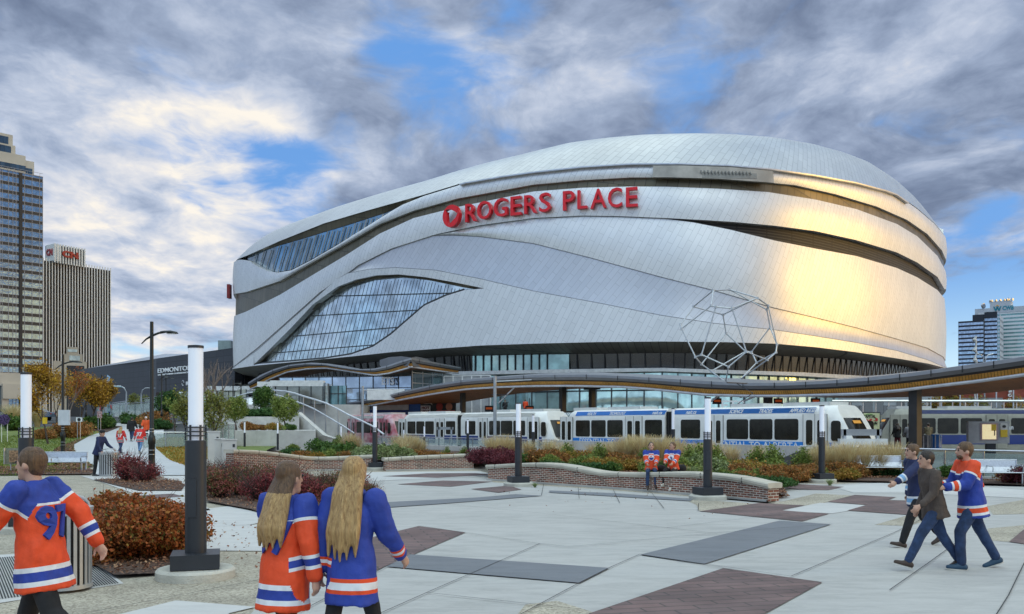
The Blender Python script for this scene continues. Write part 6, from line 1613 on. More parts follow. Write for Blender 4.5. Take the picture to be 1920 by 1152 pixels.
LM = {
 'heath': leafmat('leaf_heath', [(0, (0.092, 0.0805, 0.023)), (.3, (0.23, 0.138, 0.0345)), (.6, (0.391, 0.149, 0.046)), (.85, (0.483, 0.253, 0.069)), (1, (0.287, 0.276, 0.069))]),
 'rust': leafmat('leaf_rust', [(0, (0.0805, 0.092, 0.023)), (.25, (0.184, 0.069, 0.023)), (.45, (0.345, 0.0805, 0.023)), (.65, (0.483, 0.161, 0.0403)), (.85, (0.161, 0.161, 0.0345)), (1, (0.517, 0.092, 0.046))]),
 'wine': leafmat('leaf_wine', [(0, (0.0635, 0.0317, 0.0238)), (.4, (0.222, 0.0397, 0.0476)), (.7, (0.35, 0.0794, 0.0794)), (1, (0.159, 0.143, 0.0635))]),
 'wine_green': leafmat('leaf_wine_green', [(0, (0.0794, 0.0952, 0.0317)), (.35, (0.159, 0.135, 0.0476)), (.65, (0.35, 0.0952, 0.0794)), (1, (0.444, 0.159, 0.127))]),
 'purple': leafmat('leaf_purple', [(0, (0.0635, 0.0191, 0.0285)), (.5, (0.159, 0.035, 0.0476)), (1, (0.27, 0.0635, 0.0714))]),
 'green': leafmat('leaf_green', [(0, (0.0317, 0.0714, 0.0159)), (.5, (0.0714, 0.151, 0.0285)), (1, (0.159, 0.238, 0.0476))]),
 'dkgreen': leafmat('leaf_dark_green', [(0, (0.0238, 0.0635, 0.0191)), (.5, (0.0476, 0.118, 0.0285)), (1, (0.0952, 0.175, 0.0476))]),
 'lime': leafmat('leaf_lime', [(0, (0.0952, 0.135, 0.0238)), (.5, (0.206, 0.27, 0.0555)), (1, (0.381, 0.413, 0.111))]),
 'pale': leafmat('leaf_pale_variegated', [(0, (0.111, 0.159, 0.0476)), (.5, (0.27, 0.333, 0.127)), (1, (0.572, 0.603, 0.381))]),
 'amber': leafmat('leaf_amber', [(0, (0.111, 0.127, 0.0238)), (.35, (0.27, 0.222, 0.0317)), (.65, (0.444, 0.206, 0.0476)), (1, (0.508, 0.35, 0.0635))]),
 'gold': leafmat('leaf_gold', [(0, (0.143, 0.0794, 0.0159)), (.4, (0.317, 0.175, 0.0317)), (.7, (0.508, 0.285, 0.0317)), (1, (0.698, 0.46, 0.0476))]),
 'olive': leafmat('leaf_olive', [(0, (0.0794, 0.0952, 0.0238)), (.5, (0.191, 0.206, 0.0476)), (1, (0.35, 0.317, 0.0794))]),
 'straw': leafmat('straw_blade', [(0, (0.413, 0.301, 0.143)), (.5, (0.667, 0.508, 0.27)), (1, (0.75, 0.746, 0.444))]),
 'litter': leafmat('fallen_leaf', [(0, (0.0952, 0.0476, 0.0317)), (.5, (0.254, 0.111, 0.0635)), (1, (0.523, 0.317, 0.175))]),
}
bark = mk('bark', (.075, .055, .045), .9, var=.3, scale=8, bump=.6, bscale=25)
barkp = mk('pale_bark', (.20, .16, .14), .9, var=.3, scale=8, bump=.4, bscale=25)
def shrub_proto(name, label, mat, r, h, n, size, seed, lumps=9, sparse=0.0, twig=0, twigm=None, group='', cat='shrub', fill=.35):
    global rng; rng = np.random.default_rng(seed)
    P0 = []
    cen = [(rng.uniform(-.5, .5)*r, rng.uniform(-.5, .5)*r, h*rng.uniform(.30, .62), rng.uniform(.38, .62)*r, h*rng.uniform(.28, .45)) for _ in range(lumps)]
    for k, (cx_, cy_, cz_, rr, rh) in enumerate(cen):
        m_ = n//lumps; d = rng.normal(size=(m_, 3)); d /= np.linalg.norm(d, axis=1)[:, None]
        rad = 1-fill*rng.random(m_)**1.3+.10*rng.normal(size=m_)
        bump = 1+.18*np.sin(d[:, 0]*9+k)*np.sin(d[:, 1]*8+k*2)
        p = d*(rad*bump)[:, None]*[rr, rr, rh]+[cx_, cy_, cz_]; P0.append(p)
    Pn = np.concatenate(P0); Pn = Pn[Pn[:, 2] > .01]
    if sparse: Pn = Pn[rng.random(len(Pn)) > sparse]
    root = thing(name, label, cat, group=group)
    link('foliage', quads_mesh('foliage', leaf_arrays(Pn, size, 1.7, .4), mat), root)
    mb = MB()
    random.seed(seed)
    for k in range(max(twig, 7)):
        a = random.uniform(0, 6.28); q = random.uniform(.3, 1.05)*r; hh = h*random.uniform(.6, 1.12)
        mb.tube([(math.cos(a)*q*.12, math.sin(a)*q*.12, 0), (math.cos(a+.2)*q*.5, math.sin(a+.2)*q*.5, hh*.55), (math.cos(a)*q, math.sin(a)*q, hh)], [.008, .006, .002], 4)
    mb.build('stems', twigm or bark, root)
    return root
def tuft_proto(name, label, mat, h, spread, n, w, seed, group, lean=.5):
    global rng; rng = np.random.default_rng(seed)
    a = rng.uniform(0, 2*np.pi, n); r0 = spread*.18*np.sqrt(rng.random(n)); out = spread*(.15+.85*rng.random(n)**1.2); hh = h*(.55+.45*rng.random(n))
    dx, dy = np.cos(a), np.sin(a); px_, py_ = -dy*w/2, dx*w/2
    segs = 3; V = []
    for s in range(segs):
        u0, u1 = s/segs, (s+1)/segs
        def pt(u): rr = r0+out*u**1.8; z = hh*(u-.22*lean*u**3); return np.stack([dx*rr, dy*rr, z], 1)
        p0, p1 = pt(u0), pt(u1); w0, w1 = (1-u0*.7), (1-u1*.75); q = np.stack([px_, py_, 0*px_], 1)
        V.append(np.stack([p0-q*w0, p0+q*w0, p1+q*w1, p1-q*w1], 1))
    root = thing(name, label, 'grass tuft', group=group)
    V = np.concatenate(V).reshape(-1, 3)
    link('blades', quads_mesh('blades', V, mat), root)
    mb = MB(); mb.lathe([(spread*.2, 0), (spread*.15, .06), (.01, .08)], n=8); mb.build('base', MATS['bark'], root); return root

GB = 'shrubs in the planting beds'
# --- the big rust shrubs at lower left
rust = shrub_proto('rust_shrub', 'big rusty red shrub touching the tall glowing column, nearest of its mass', LM['rust'], .80, .88, 15000, .036, 3, 12, twig=16, group='rust red shrubs in the front bed')
def at(root, px, Z, z=0.0): root.location = ((px-960)/F*Z, Z, z); return root
at(rust, 296, 13.7)
copy_tree(rust, ((228-960)/F*13.4, 13.4, .0), 2.0, (1.0, 1.0, .95), 'big rusty red shrub beside the litter bin and the running-past man')
copy_tree(rust, ((262-960)/F*15.3, 15.3, .0), 4.1, (1.05, 1.05, 1.0), 'rusty red shrub at the back of the front bed, between bin and column')
copy_tree(rust, ((198-960)/F*15.9, 15.9, .0), 1.1, (.95, .95, 1.0), 'rusty red shrub at the back left corner of the front bed')
# --- wine twiggy shrubs
wine = shrub_proto('wine_shrub', 'wine red twiggy shrub on the mulch island in front of the street lamp', LM['wine'], .80, .95, 3300, .034, 5, 9, twig=90, group='wine red twiggy shrubs', fill=.7)
at(wine, 238, 32.2); wine.scale = (1.15, 1.15, 1.2)
copy_tree(wine, ((272-960)/F*31.4, 31.4, 0), 1.5, .8, 'wine red shrub just left of the street lamp foot')
wg = shrub_proto('wine_shrub', 'wine and green twiggy shrub right beside the tall glowing column', LM['wine_green'], .85, 1.0, 3900, .034, 8, 9, twig=110, group='wine red twiggy shrubs', fill=.75)
at(wg, 412, 24.5)
for k, (px, Z, s, lab) in enumerate(((452, 25.5, 1.0, 'wine and green shrub in the middle of the bed before the brick wall'), (488, 23.5, .95, 'wine and green shrub left of the walking women'), (532, 25, 1.0, 'wine and green shrub behind the woman in orange'),
    (578, 23, .9, 'wine and green shrub between the two women'), (617, 24.5, .85, 'sparse wine shrub just left of the blonde woman'), (655, 25.5, .8, 'sparse wine shrub right behind the blonde woman'), (395, 28.5, .9, 'wine shrub behind the tall glowing column'), (440, 29.5, .95, 'wine shrub at the foot of the brick wall'), (690, 24.2, .55, 'low wine shrub at the far right tip of the bed'))):
    copy_tree(wg if k % 2 == 0 else wine, ((px-960)/F*Z, Z, 0), k*1.3, s, lab)
# --- bed behind the brick walls
def bedz(x, y): return zc_(x, y) if x > -2.2 else .05+.38*sst(9, .2, segd(x, y, walll))+.15*sst(45, 60, y)
PR = {
 'purple': shrub_proto('barberry', 'x', LM['purple'], .60, .62, 2600, .040, 21, 8, twig=14, group=GB),
 'green': shrub_proto('green_shrub', 'x', LM['green'], .60, .62, 2400, .050, 22, 8, group=GB),
 'dk': shrub_proto('low_evergreen', 'x', LM['dkgreen'], .50, .34, 2400, .040, 23, 7, group=GB),
 'pale': shrub_proto('variegated_shrub', 'x', LM['pale'], .60, .70, 2400, .050, 24, 8, twig=14, group=GB),
 'amber': shrub_proto('amber_shrub', 'x', LM['amber'], .62, .55, 2600, .045, 25, 8, twig=16, group=GB),
 'rust': shrub_proto('rust_heath', 'x', LM['heath'], .66, .55, 2800, .045, 26, 8, twig=20, group=GB),
 'lime': shrub_proto('lime_shrub', 'x', LM['lime'], .60, .60, 2400, .048, 27, 8, twig=14, group=GB),
 'tall': shrub_proto('airy_shrub', 'x', LM['lime'], .45, 1.15, 1500, .05, 28, 9, twig=22, group=GB, fill=.8),
 'straw': tuft_proto('pale_grass', 'x', LM['straw'], 1.35, .70, 620, .017, 29, 'tufts of pale ornamental grass'),
 'tuftg': tuft_proto('low_grass', 'x', LM['pale'], .5, .45, 420, .014, 30, 'tufts of low green grass'),
}
used = set()
NICE = {'purple': 'dark purple barberry', 'green': 'fresh green leafy shrub', 'dk': 'low dark evergreen mound', 'pale': 'pale variegated shrub', 'amber': 'amber and yellow shrub', 'rust': 'rust brown shrub', 'lime': 'yellow green shrub', 'tall': 'tall airy green shrub', 'straw': 'pale straw grass tuft', 'tuftg': 'low pale green grass tuft'}
LANDM = [(440, 'by the steel cabinets'), (520, 'left part of the left bed'), (600, 'behind the left brick wall dip'), (660, 'behind the left brick wall'), (703, 'beside the light column between the brick walls'), (760, 'behind the short brick wall at its left end'), (840, 'behind the middle of the short brick wall'), (888, 'at the right end of the short brick wall'), (935, 'in the gap between the brick walls'), (975, 'behind the light column on the long brick wall'), (1040, 'right of the light column, above the long wall'), (1110, 'above the dip of the long brick wall'), (1180, 'left of the seated pair'), (1240, 'behind the seated woman in jeans'), (1290, 'behind the seated woman in black trousers'), (1330, 'behind the light column by the wall end'), (1400, 'above the lower end of the long brick wall'), (1480, 'beyond the right end of the long brick wall'), (1545, 'by the light column near the bench'), (1620, 'left behind the right-hand bench'), (1700, 'behind the bench near the walking men'), (1800, 'behind the walking men'), (1930, 'between the two right benches')]
labn = {}
def put(kind, px, Z, s=1.0, sz=None):
    x = (px-960)/F*Z; z = bedz(x, Z)-.02
    lm = min(LANDM, key=lambda q: abs(q[0]-px))[1]; key = (kind, lm); labn[key] = labn.get(key, 0)+1
    extra = ['', ', further back', ', nearer the wall', ', to the side', ', close beside', ', at the rear', ', at the front', ', tucked behind'][min(labn[key]-1, 7)]
    lab = NICE[kind]+' '+lm+extra; sc = (s, s, s*(sz or 1))
    if kind not in used: used.add(kind); PR[kind].location = (x, Z, z); PR[kind].scale = sc; PR[kind]['label'] = lab
    else: copy_tree(PR[kind], (x, Z, z), px*.37+Z, sc, lab)
for kind, px, Z, s, *r in [
    ('purple', 892, 36, 1.0), ('purple', 910, 35, 1.1), ('purple', 930, 36.5, 1.15), ('purple', 950, 37.5, 1.1), ('purple', 915, 39, 1.0), ('purple', 962, 39, .9), ('purple', 940, 34.5, .75),
    ('straw', 925, 44, 1.1), ('straw', 946, 45, 1.15), ('straw', 962, 46, 1.0), ('straw', 990, 45, .9), ('straw', 1110, 43, .8), ('straw', 1140, 42, .9),
    ('green', 985, 36, .9), ('rust', 1015, 35.5, 1.15), ('rust', 1040, 36, 1.2), ('amber', 1000, 39, 1.1), ('rust', 1022, 40, 1.3), ('amber', 1062, 37, 1.2), ('rust', 1075, 40, 1.25), ('lime', 1050, 42, 1.2), ('amber', 1095, 38, 1.2), ('rust', 1110, 36.5, 1.0), ('amber', 1130, 38, 1.2), ('lime', 1085, 34, .8), ('amber', 1118, 33, .85), ('amber', 1150, 33.5, .95),
    ('straw', 1030, 41, 1.0), ('straw', 1060, 40, .9), ('straw', 1310, 38, 1.0), ('straw', 1340, 38.5, 1.0), ('straw', 1372, 37, .9), ('straw', 1420, 37, .9), ('tall', 1065, 38, .9), ('tall', 1125, 36, .9), ('tall', 1205, 35, .8), ('tall', 1455, 34, 1.1), ('tall', 1498, 34, 1.0), ('lime', 1030, 34, .8), ('lime', 1110, 34.5, .9), ('lime', 1385, 30.5, .8), ('lime', 1425, 30.5, .8), ('amber', 1585, 31.8, .9), ('lime', 1540, 32.6, .8),
    ('dk', 1036, 32.5, 1.0), ('dk', 1052, 32, .9), ('dk', 1094, 31, 1.0), ('dk', 1112, 30.7, 1.1), ('dk', 1131, 30.5, .9), ('rust', 1160, 36, 1.2), ('rust', 1185, 34, 1.1), ('amber', 1178, 32, .9), ('green', 1150, 30.5, .7),
    ('straw', 1160, 39, 1.05), ('straw', 1176, 37.5, 1.15), ('straw', 1192, 38.5, 1.2), ('straw', 1205, 37, 1.2), ('straw', 1222, 38, 1.1), ('straw', 1238, 37, 1.2), ('straw', 1252, 38.5, 1.1), ('straw', 1272, 38, 1.1), ('straw', 1284, 37, .9),
    ('amber', 1200, 32, .9), ('lime', 1215, 31, .8), ('rust', 1240, 33, 1.0), ('green', 1250, 31, .8), ('lime', 1285, 32, 1.1), ('pale', 1302, 32.5, 1.2), ('tall', 1300, 35, 1.0), ('tall', 1318, 34, 1.1), ('pale', 1330, 33, 1.2), ('tall', 1340, 35, 1.0), ('pale', 1350, 32.5, 1.1), ('lime', 1362, 35, 1.1), ('tuftg', 1296, 29.3, .8), ('rust', 1275, 30, .7),
    ('amber', 1375, 33, 1.2), ('rust', 1390, 31.5, 1.1), ('amber', 1405, 33, 1.3), ('tall', 1412, 34.5, 1.0), ('amber', 1425, 32, 1.2), ('rust', 1440, 30.5, 1.1), ('lime', 1445, 33.5, 1.2), ('amber', 1462, 32, 1.1), ('rust', 1470, 30.5, 1.1), ('rust', 1395, 29.5, .8), ('rust', 1455, 29.3, .9), ('lime', 1350, 29.5, .7),
    ('dk', 1343, 28, .9), ('dk', 1382, 27.8, 1.1), ('dk', 1398, 27.6, 1.0), ('dk', 1434, 27.6, 1.1), ('dk', 1452, 27.7, 1.1), ('dk', 1470, 28.2, .9),
    ('rust', 1490, 31.5, 1.0), ('rust', 1508, 31.8, 1.0), ('rust', 1524, 32.5, 1.0), ('amber', 1495, 34, 1.0), ('lime', 1512, 35, .9), ('rust', 1560, 33, 1.1), ('rust', 1578, 32.8, 1.15), ('rust', 1596, 33.2, 1.1), ('wine', 0, 0, 0)]:
    if kind != 'wine': put(kind, px, Z, s, *r)
for k, (px, Z) in enumerate(((1524, 34.5), (1538, 34), (1553, 35), (1566, 34), (1580, 34.8), (1592, 34), (1606, 35), (1620, 34.2), (1634, 35), (1648, 34.2), (1660, 35), (1676, 34.6))): put('straw', px, Z, .92+.1*(k % 3))
for px, Z, s in ((1612, 33.8, .9), (1630, 34.5, .9), (1700, 34.5, .8), (1790, 33.2, 1.0), (1810, 33.5, 1.0), (1905, 30.8, 1.0), (1925, 30.5, 1.0)): put('rust' if px < 1750 or px > 1850 else 'green', px, Z, s)
for px, Z in ((1640, 34.2), (1664, 34.2), (1690, 34.0)): put('dk', px, Z, .9)
put('purple', 1912, 30.2, 1.0); put('purple', 1932, 30.2, 1.0)
for kind, px, Z, s, *r in [('green', 455, 46, .7), ('rust', 470, 42, .6), ('amber', 500, 42.5, .7), ('rust', 520, 41.5, .8), ('dk', 543, 55, 1.5), ('green', 545, 43, .8), ('rust', 560, 42, .9), ('green', 575, 43, .9), ('amber', 590, 42, .8), ('green', 600, 56, 1.7), ('green', 612, 50, 1.4), ('lime', 625, 44, 1.0), ('green', 640, 52, 1.6), ('rust', 650, 44, .9), ('rust', 662, 45, 1.0), ('wine', 0, 0, 0),
    ('pale', 675, 44, 1.0), ('pale', 690, 43, 1.1), ('green', 706, 48, 1.5), ('pale', 715, 42.5, 1.1), ('green', 722, 46, 1.3), ('pale', 735, 43.5, 1.2), ('lime', 748, 44, 1.1), ('green', 732, 52, 1.4), ('pale', 762, 43.5, 1.0), ('rust', 780, 44, 1.0), ('rust', 795, 44.5, 1.0), ('amber', 790, 47, 1.2), ('rust', 812, 44.5, .9), ('amber', 826, 45, .8), ('rust', 842, 45, .7), ('lime', 862, 45, .6), ('tall', 868, 47, .7), ('tuftg', 880, 44, .8),
    ('straw', 747, 53, 1.1), ('straw', 765, 52, 1.2), ('straw', 778, 53, 1.1), ('straw', 755, 49, 1.0), ('straw', 655, 55, 1.2), ('straw', 668, 55, 1.0), ('straw', 790, 55, .8), ('lime', 660, 49, 1.0), ('tall', 635, 57, 1.1), ('lime', 548, 62, .9), ('tall', 835, 48, .7), ('dk', 700, 41.5, .6)]:
    if kind != 'wine': put(kind, px, Z, s, *r)
# terrace shrubs
def put2(kind, px, Z, z, s, lab): copy_tree(PR[kind], ((px-960)/F*Z, Z, z), px*.5, s, lab)
for kind, px, Z, z, s, lab in (('rust', 465, 66, 1.6, 1.2, 'rust shrub on the lower terrace wall, far left one'), ('amber', 478, 67, 1.6, .9, 'amber shrub on the lower terrace under the tallest round tree'), ('amber', 512, 66, 1.6, 1.1, 'amber shrub on the lower terrace left of the third round tree'), ('lime', 525, 66, 1.6, .8, 'yellow green shrub at the third round tree foot'),
    ('green', 545, 67, 1.6, .9, 'green shrub at the right end of the lower terrace'), ('rust', 492, 67, 1.6, .8, 'small rust shrub behind the terrace bollard'), ('dk', 478, 77, 2.68, 2.2, 'dark hedge-like shrub on the upper terrace left'), ('dk', 498, 77, 2.68, 2.6, 'dark shrub on the upper terrace under the dark green tree'), ('dk', 520, 78, 2.68, 2.4, 'dark shrub on the upper terrace, right of the dark green tree'), ('dk', 462, 78, 2.68, 2.2, 'dark shrub at the left end of the upper terrace')):
    put2(kind, px, Z, z, s, lab)
for kind, px, Z, s, lab in (('rust', 128, 72, 2.3, 'red brown shrub mound under the golden trees'), ('rust', 143, 74, 2.3, 'red brown shrub mound behind the shield sign'), ('rust', 82, 70, 1.6, 'rust shrub at the foot of the first golden tree'), ('green', 32, 84, 2.6, 'dark green bush behind the purple roundel'), ('green', 185, 86, 2.6, 'green bush at the bend of the path'), ('green', 200, 88, 2.2, 'lower green bush at the bend of the path'),
    ('green', 243, 98, 2.2, 'green clipped bush before the street railing, left end'), ('dk', 262, 97, 3.2, 'long low hedge clump before the street railing'), ('rust', 285, 92, 3.0, 'dark red bush left of the street lamp pole in the distance'), ('dk', 300, 86, 3.2, 'dark bush right of the street lamp in the distance'), ('rust', 295, 88, 2.4, 'reddish bush right of the lamp in the distance'), ('straw', 22, 88, 2.0, 'pale grass behind the purple roundel'), ('straw', 30, 90, 2.0, 'pale grass clump before the parked cars'), ('straw', 70, 90, 1.8, 'pale grass clump right of the left glowing column')):
    x = (px-960)/F*Z; copy_tree(PR[kind], (x, Z, tz(x, Z)), px*.3, s, lab)
# little weeds at the footings
copy_tree(PR['tuftg'], G(1556, 911), .3, .5, 'small weed tuft at the foot of the light column near the bench'); copy_tree(PR['tuftg'], G(1003, 915)+Vector((0, .1, 0)), .9, .35, 'tiny weed at the foot of the long brick wall')
# fallen leaves
def litter(name, poly, n, size, zf, extra=.012):
    xs = [p[0] for p in poly]; ys = [p[1] for p in poly]; C = []
    while len(C) < n:
        x, y = rng.uniform(min(xs), max(xs)), rng.uniform(min(ys), max(ys))
        if inside(x, y, poly): C.append((x, y, zf(x, y)+extra+.03*rng.random()))
    N = np.array(C); link(name, quads_mesh(name, leaf_arrays(N, size, 1.5, 2.2), LM['litter']), kind='stuff')
litter('fallen_leaves', MUL4, 5200, .032, lambda x, y: .05); litter('fallen_leaves', MUL5, 5200, .034, lambda x, y: .06); litter('fallen_leaves', MUL3, 1800, .036, lambda x, y: .05)
litter('fallen_leaves', MUL2, 2500, .045, lambda x, y: .06); litter('fallen_leaves', MUL1, 1500, .06, lambda x, y: tz(x, y)+.06)
litter('fallen_leaves', [gp(918, 899), gp(1060, 909), gp(1150, 915), gp(1310, 927), gp(1436, 938), gp(1476, 935), gp(1462, 912), gp(1500, 903), gp(1545, 904), gp(1600, 898), gp(1700, 896), gp(1900, 906), tl(1800, -2), tl(1300, -8), tl(1000, -14)], 9000, .045, zc_, .02)
litter('fallen_leaves', [G(1435, 941)[:2], G(1482, 934)[:2], G(1470, 928)[:2], G(1445, 930)[:2]], 260, .04, lambda x, y: .03)
litter('scattered_leaves', [G(388, 970)[:2], G(480, 985)[:2], G(640, 1000)[:2], G(640, 1060)[:2], G(380, 1080)[:2]], 160, .035, lambda x, y: .012, .004)
litter('scattered_leaves', [G(950, 905)[:2], G(1440, 945)[:2], G(1480, 985)[:2], G(900, 960)[:2]], 50, .035, lambda x, y: .018, .004)
litter('grass_clumps', LAWN2, 100, .05, lambda x, y: tz(x, y)+.03)
def blades(name, poly, n, h, mat, zf):
    xs = [p[0] for p in poly]; ys = [p[1] for p in poly]; C = []
    while len(C) < n:
        x, y = rng.uniform(min(xs), max(xs)), rng.uniform(min(ys), max(ys))
        if y < 75 and inside(x, y, poly): C.append((x, y, zf(x, y)))
    C = np.array(C); a = rng.uniform(0, 6.28, len(C)); d = np.stack([np.cos(a), np.sin(a), 0*a], 1)*.03; up = np.stack([rng.normal(size=len(C))*.03, rng.normal(size=len(C))*.03, h*(.6+.6*rng.random(len(C)))], 1)
    V = np.stack([C-d, C+d, C+d*.3+up, C-d*.3+up], 1).reshape(-1, 3); link(name, quads_mesh(name, V, mat), kind='stuff')
blades('grass', LAWN2, 9000, .09, LM['amber'], lambda x, y: tz(x, y)+.02)
blades('grass', LAWN1, 14000, .09, grassm, lambda x, y: tz(x, y)+.02)

# --- trees
def tree(label, px, Z, z0, ztop, cr, leaf, n, lsize, seed, bark_=None, bare=.0, trunkh=.3, name='tree', tr=.07, group='young trees by the path', cone=False):
    random.seed(seed); global rng; rng = np.random.default_rng(seed); h = ztop-z0
    root = thing(name, label, 'tree', ((px-960)/F*Z, Z, z0), group=group); mb = MB(); tips = []
    def grow(p, d, L, r, lvl):
        pts = [p]; q = p
        for k in range(3):
            d = (d+Vector((random.uniform(-.16, .16), random.uniform(-.16, .16), .05))).normalized(); q = q+d*L/3; pts.append(q)
        mb.tube(pts, [r, r*.85, r*.7, r*.5], 5 if lvl else 8)
        if lvl >= 2: tips.extend(pts[1:])
        if lvl < 4:
            for k in range(3 if lvl < 3 else 2):
                a = random.uniform(0, 6.28); sp = random.uniform(.35, .75)*(1.0 if lvl else .8)
                nd = (d+Vector((math.cos(a)*sp, math.sin(a)*sp, random.uniform(0, .25)))).normalized()
                grow(pts[random.choice((2, 3))] if lvl else pts[3-(k % 2)], nd, L*random.uniform(.62, .82), r*.55, lvl+1)
    grow(Vector((0, 0, 0)), Vector((0, 0, 1)), h*trunkh, tr, 0)
    tips_a = np.array([tuple(v) for v in tips]); top = tips_a[:, 2].max(); k = h/top*(.97)
    mb.v = [(x*k*min(1, cr/(np.abs(tips_a[:, :2]).max()*k+.01)*1.15), y*k*min(1, cr/(np.abs(tips_a[:, :2]).max()*k+.01)*1.15), z*k) for x, y, z in mb.v]
    mb.build('trunk', bark_ or bark, root, True)
    if n:
        f_ = k*min(1, cr/(np.abs(tips_a[:, :2]).max()*k+.01)*1.15); T_ = tips_a*[f_, f_, k]
        base = T_[rng.integers(0, len(T_), n)]+rng.normal(size=(n, 3))*[cr*.13, cr*.13, cr*.15]
        if not bare:
            zc = z_lo = h*trunkh*.9; hc = (h-z_lo)/2; d = rng.normal(size=(n, 3)); d /= np.linalg.norm(d, axis=1)[:, None]
            rad = (1-.5*rng.random(n)**1.5)*(1+.14*np.sin(d[:, 0]*7+seed)*np.sin(d[:, 2]*8)+.1*np.sin(d[:, 1]*11)); e = d*rad[:, None]*[cr, cr, hc]+[0, 0, z_lo+hc]
            pick = rng.random(n) < .7; base = np.where(pick[:, None], e, base)
        link('crown', quads_mesh('crown', leaf_arrays(base, lsize, 1.5, .3), leaf), root)
    return root
def zt2(py, Z): return CH+(HZ-py)*Z/F
def tzz(px, Z): return tz((px-960)/F*Z, Z)
tree('golden leaved young tree, nearest, left of the dark pole with the white sign', 90, 64, tzz(90, 64), zt2(676, 64), 1.35, LM['gold'], 5200, .10, 31, bare=1, tr=.09)
tree('brownish thin crowned tree just behind the dark pole on the lawn', 110, 74, tzz(110, 74), zt2(684, 74), 1.3, LM['gold'], 900, .10, 32, bare=1, tr=.08)
tree('nearly bare grey tree right of the dark pole on the lawn', 128, 78, tzz(128, 78), zt2(688, 78), 1.5, LM['rust'], 700, .10, 33, barkp, bare=1, tr=.08)
tree('golden tree behind the white shield sign', 150, 84, tzz(150, 84), zt2(700, 84), 1.6, LM['gold'], 3600, .12, 34, bare=1, tr=.09)
tree('full golden tree nearest to the banner post', 172, 88, tzz(172, 88), zt2(701, 88), 1.75, LM['gold'], 5600, .13, 35, bare=1, tr=.10)
tree('small golden tree directly left of the banner post', 186, 96, tzz(186, 96), zt2(712, 96), 1.5, LM['gold'], 3800, .13, 36, bare=1, tr=.08)
tree('dark green round tree in front of the hall with white lettering', 315, 94, tzz(315, 94), zt2(734, 94), 1.35, LM['dkgreen'], 4200, .13, 37, trunkh=.36)
tree('olive sparse tree left of the tall glowing column', 346, 62, tzz(346, 62), zt2(728, 62), 1.1, LM['olive'], 1700, .09, 38, bare=1)
tree('small olive tree behind the first sparse one near the glass railing', 330, 72, tzz(330, 72), zt2(746, 72), .8, LM['lime'], 900, .10, 39, bare=1)
tree('bare pale branched tree right of the tall glowing column, taller one', 396, 66, .9, zt2(664, 66), 1.7, LM['olive'], 0, .1, 40, barkp, bare=1, tr=.17)
tree('bare pale branched tree leaning towards the arena corner', 416, 70, .9, zt2(672, 70), 1.5, LM['olive'], 0, .1, 41, barkp, bare=1, tr=.15)
tree('olive leafed tree right behind the tall glowing column', 402, 60, .6, zt2(733, 60), 1.05, LM['olive'], 2600, .09, 42)
tree('lime green round tree at the left end of the terrace', 443, 67, 1.6, zt2(744, 67), .85, LM['lime'], 3600, .085, 43, trunkh=.32)
tree('darker green round tree on the upper terrace', 494.5, 79, 2.66, zt2(725, 79), .95, LM['green'], 4200, .09, 44, trunkh=.25)
tree('bright green round tree at the right end of the lower terrace', 536, 68, 1.6, zt2(743, 68), 1.0, LM['lime'], 4200, .085, 45, trunkh=.28)
tree('small green tree before the dark hall beside the curved street light', 252, 125, 3, zt2(738, 125), .9, LM['olive'], 900, .13, 46)
tree('small yellow green tree peeping over the ramp wall of the dark hall', 275, 128, 3.5, zt2(742, 128), 1.0, LM['olive'], 1100, .13, 47)
for k, (px, py) in enumerate(((1760, 738), (1782, 742), (1795, 735), (1830, 740), (1905, 742))):
    tree(['green street tree left end under the canopy at right', 'second green street tree under the canopy at right', 'orange tinted street tree left of the brick building', 'street tree before the brick building window', 'street tree at the right frame edge before the brick building'][k], px, 112, .2, zt2(py, 112), 1.4, LM['olive'] if k % 2 else LM['amber'], 900, .16, 60+k, group='street trees behind the station')
# ================================================================ people
skin = mk('skin', (.52, .30, .21), .55, var=.08, scale=6); hair_d = None
def hairmat(name, c1, c2):
    m = bpy.data.materials.new(name); m.use_nodes = True; m.node_tree.nodes.clear(); t = NT(m.node_tree)
    mp = t.n('ShaderNodeMapping'); t.put(mp.inputs[0], t.n('ShaderNodeTexCoord').outputs['Object']); mp.inputs['Scale'].default_value = (55, 55, 3.5)
    nz = t.noise(mp.outputs[0], 1.0, 5, .7, .6); b = t.n('ShaderNodeBsdfPrincipled', i_Roughness=.45); t.put(b.inputs['Base Color'], t.ramp(nz, [(.3, c1), (.7, c2)]))
    bp = t.n('ShaderNodeBump', i_Strength=.9, i_Distance=.02, i_Height=nz); t.put(b.inputs['Normal'], bp.outputs[0]); t.n('ShaderNodeOutputMaterial', i_Surface=b); return m
hair_d = hairmat('hair_dark', (.012, .008, .006), (.05, .032, .022)); hair_b = hairmat('hair_blond', (.22, .11, .035), (.62, .40, .17)); hair_m = hairmat('hair_brown', (.05, .026, .012), (.19, .10, .045))
c_or = mk('jersey_orange', (.74, .068, .012), .7, var=.10, scale=5, bump=.2, bscale=40); c_bl = mk('jersey_blue', (.018, .045, .30), .7, var=.15, scale=5, bump=.2, bscale=40)
c_nv = mk('jersey_navy', (.010, .018, .075), .7, var=.15, scale=5, bump=.2, bscale=40); c_wh = mk('jersey_white', (.74, .74, .76), .7, var=.05); c_lb = mk('jersey_pale_blue', (.22, .42, .66), .7, var=.05)
denim = mk('denim', (.022, .045, .11), .85, var=.35, scale=8, bump=.3, bscale=50); blackc = mk('black_cloth', (.012, .012, .014), .85, var=.3, scale=8); brownc = mk('brown_jacket', (.065, .045, .035), .75, var=.25, scale=6, bump=.4, bscale=30)
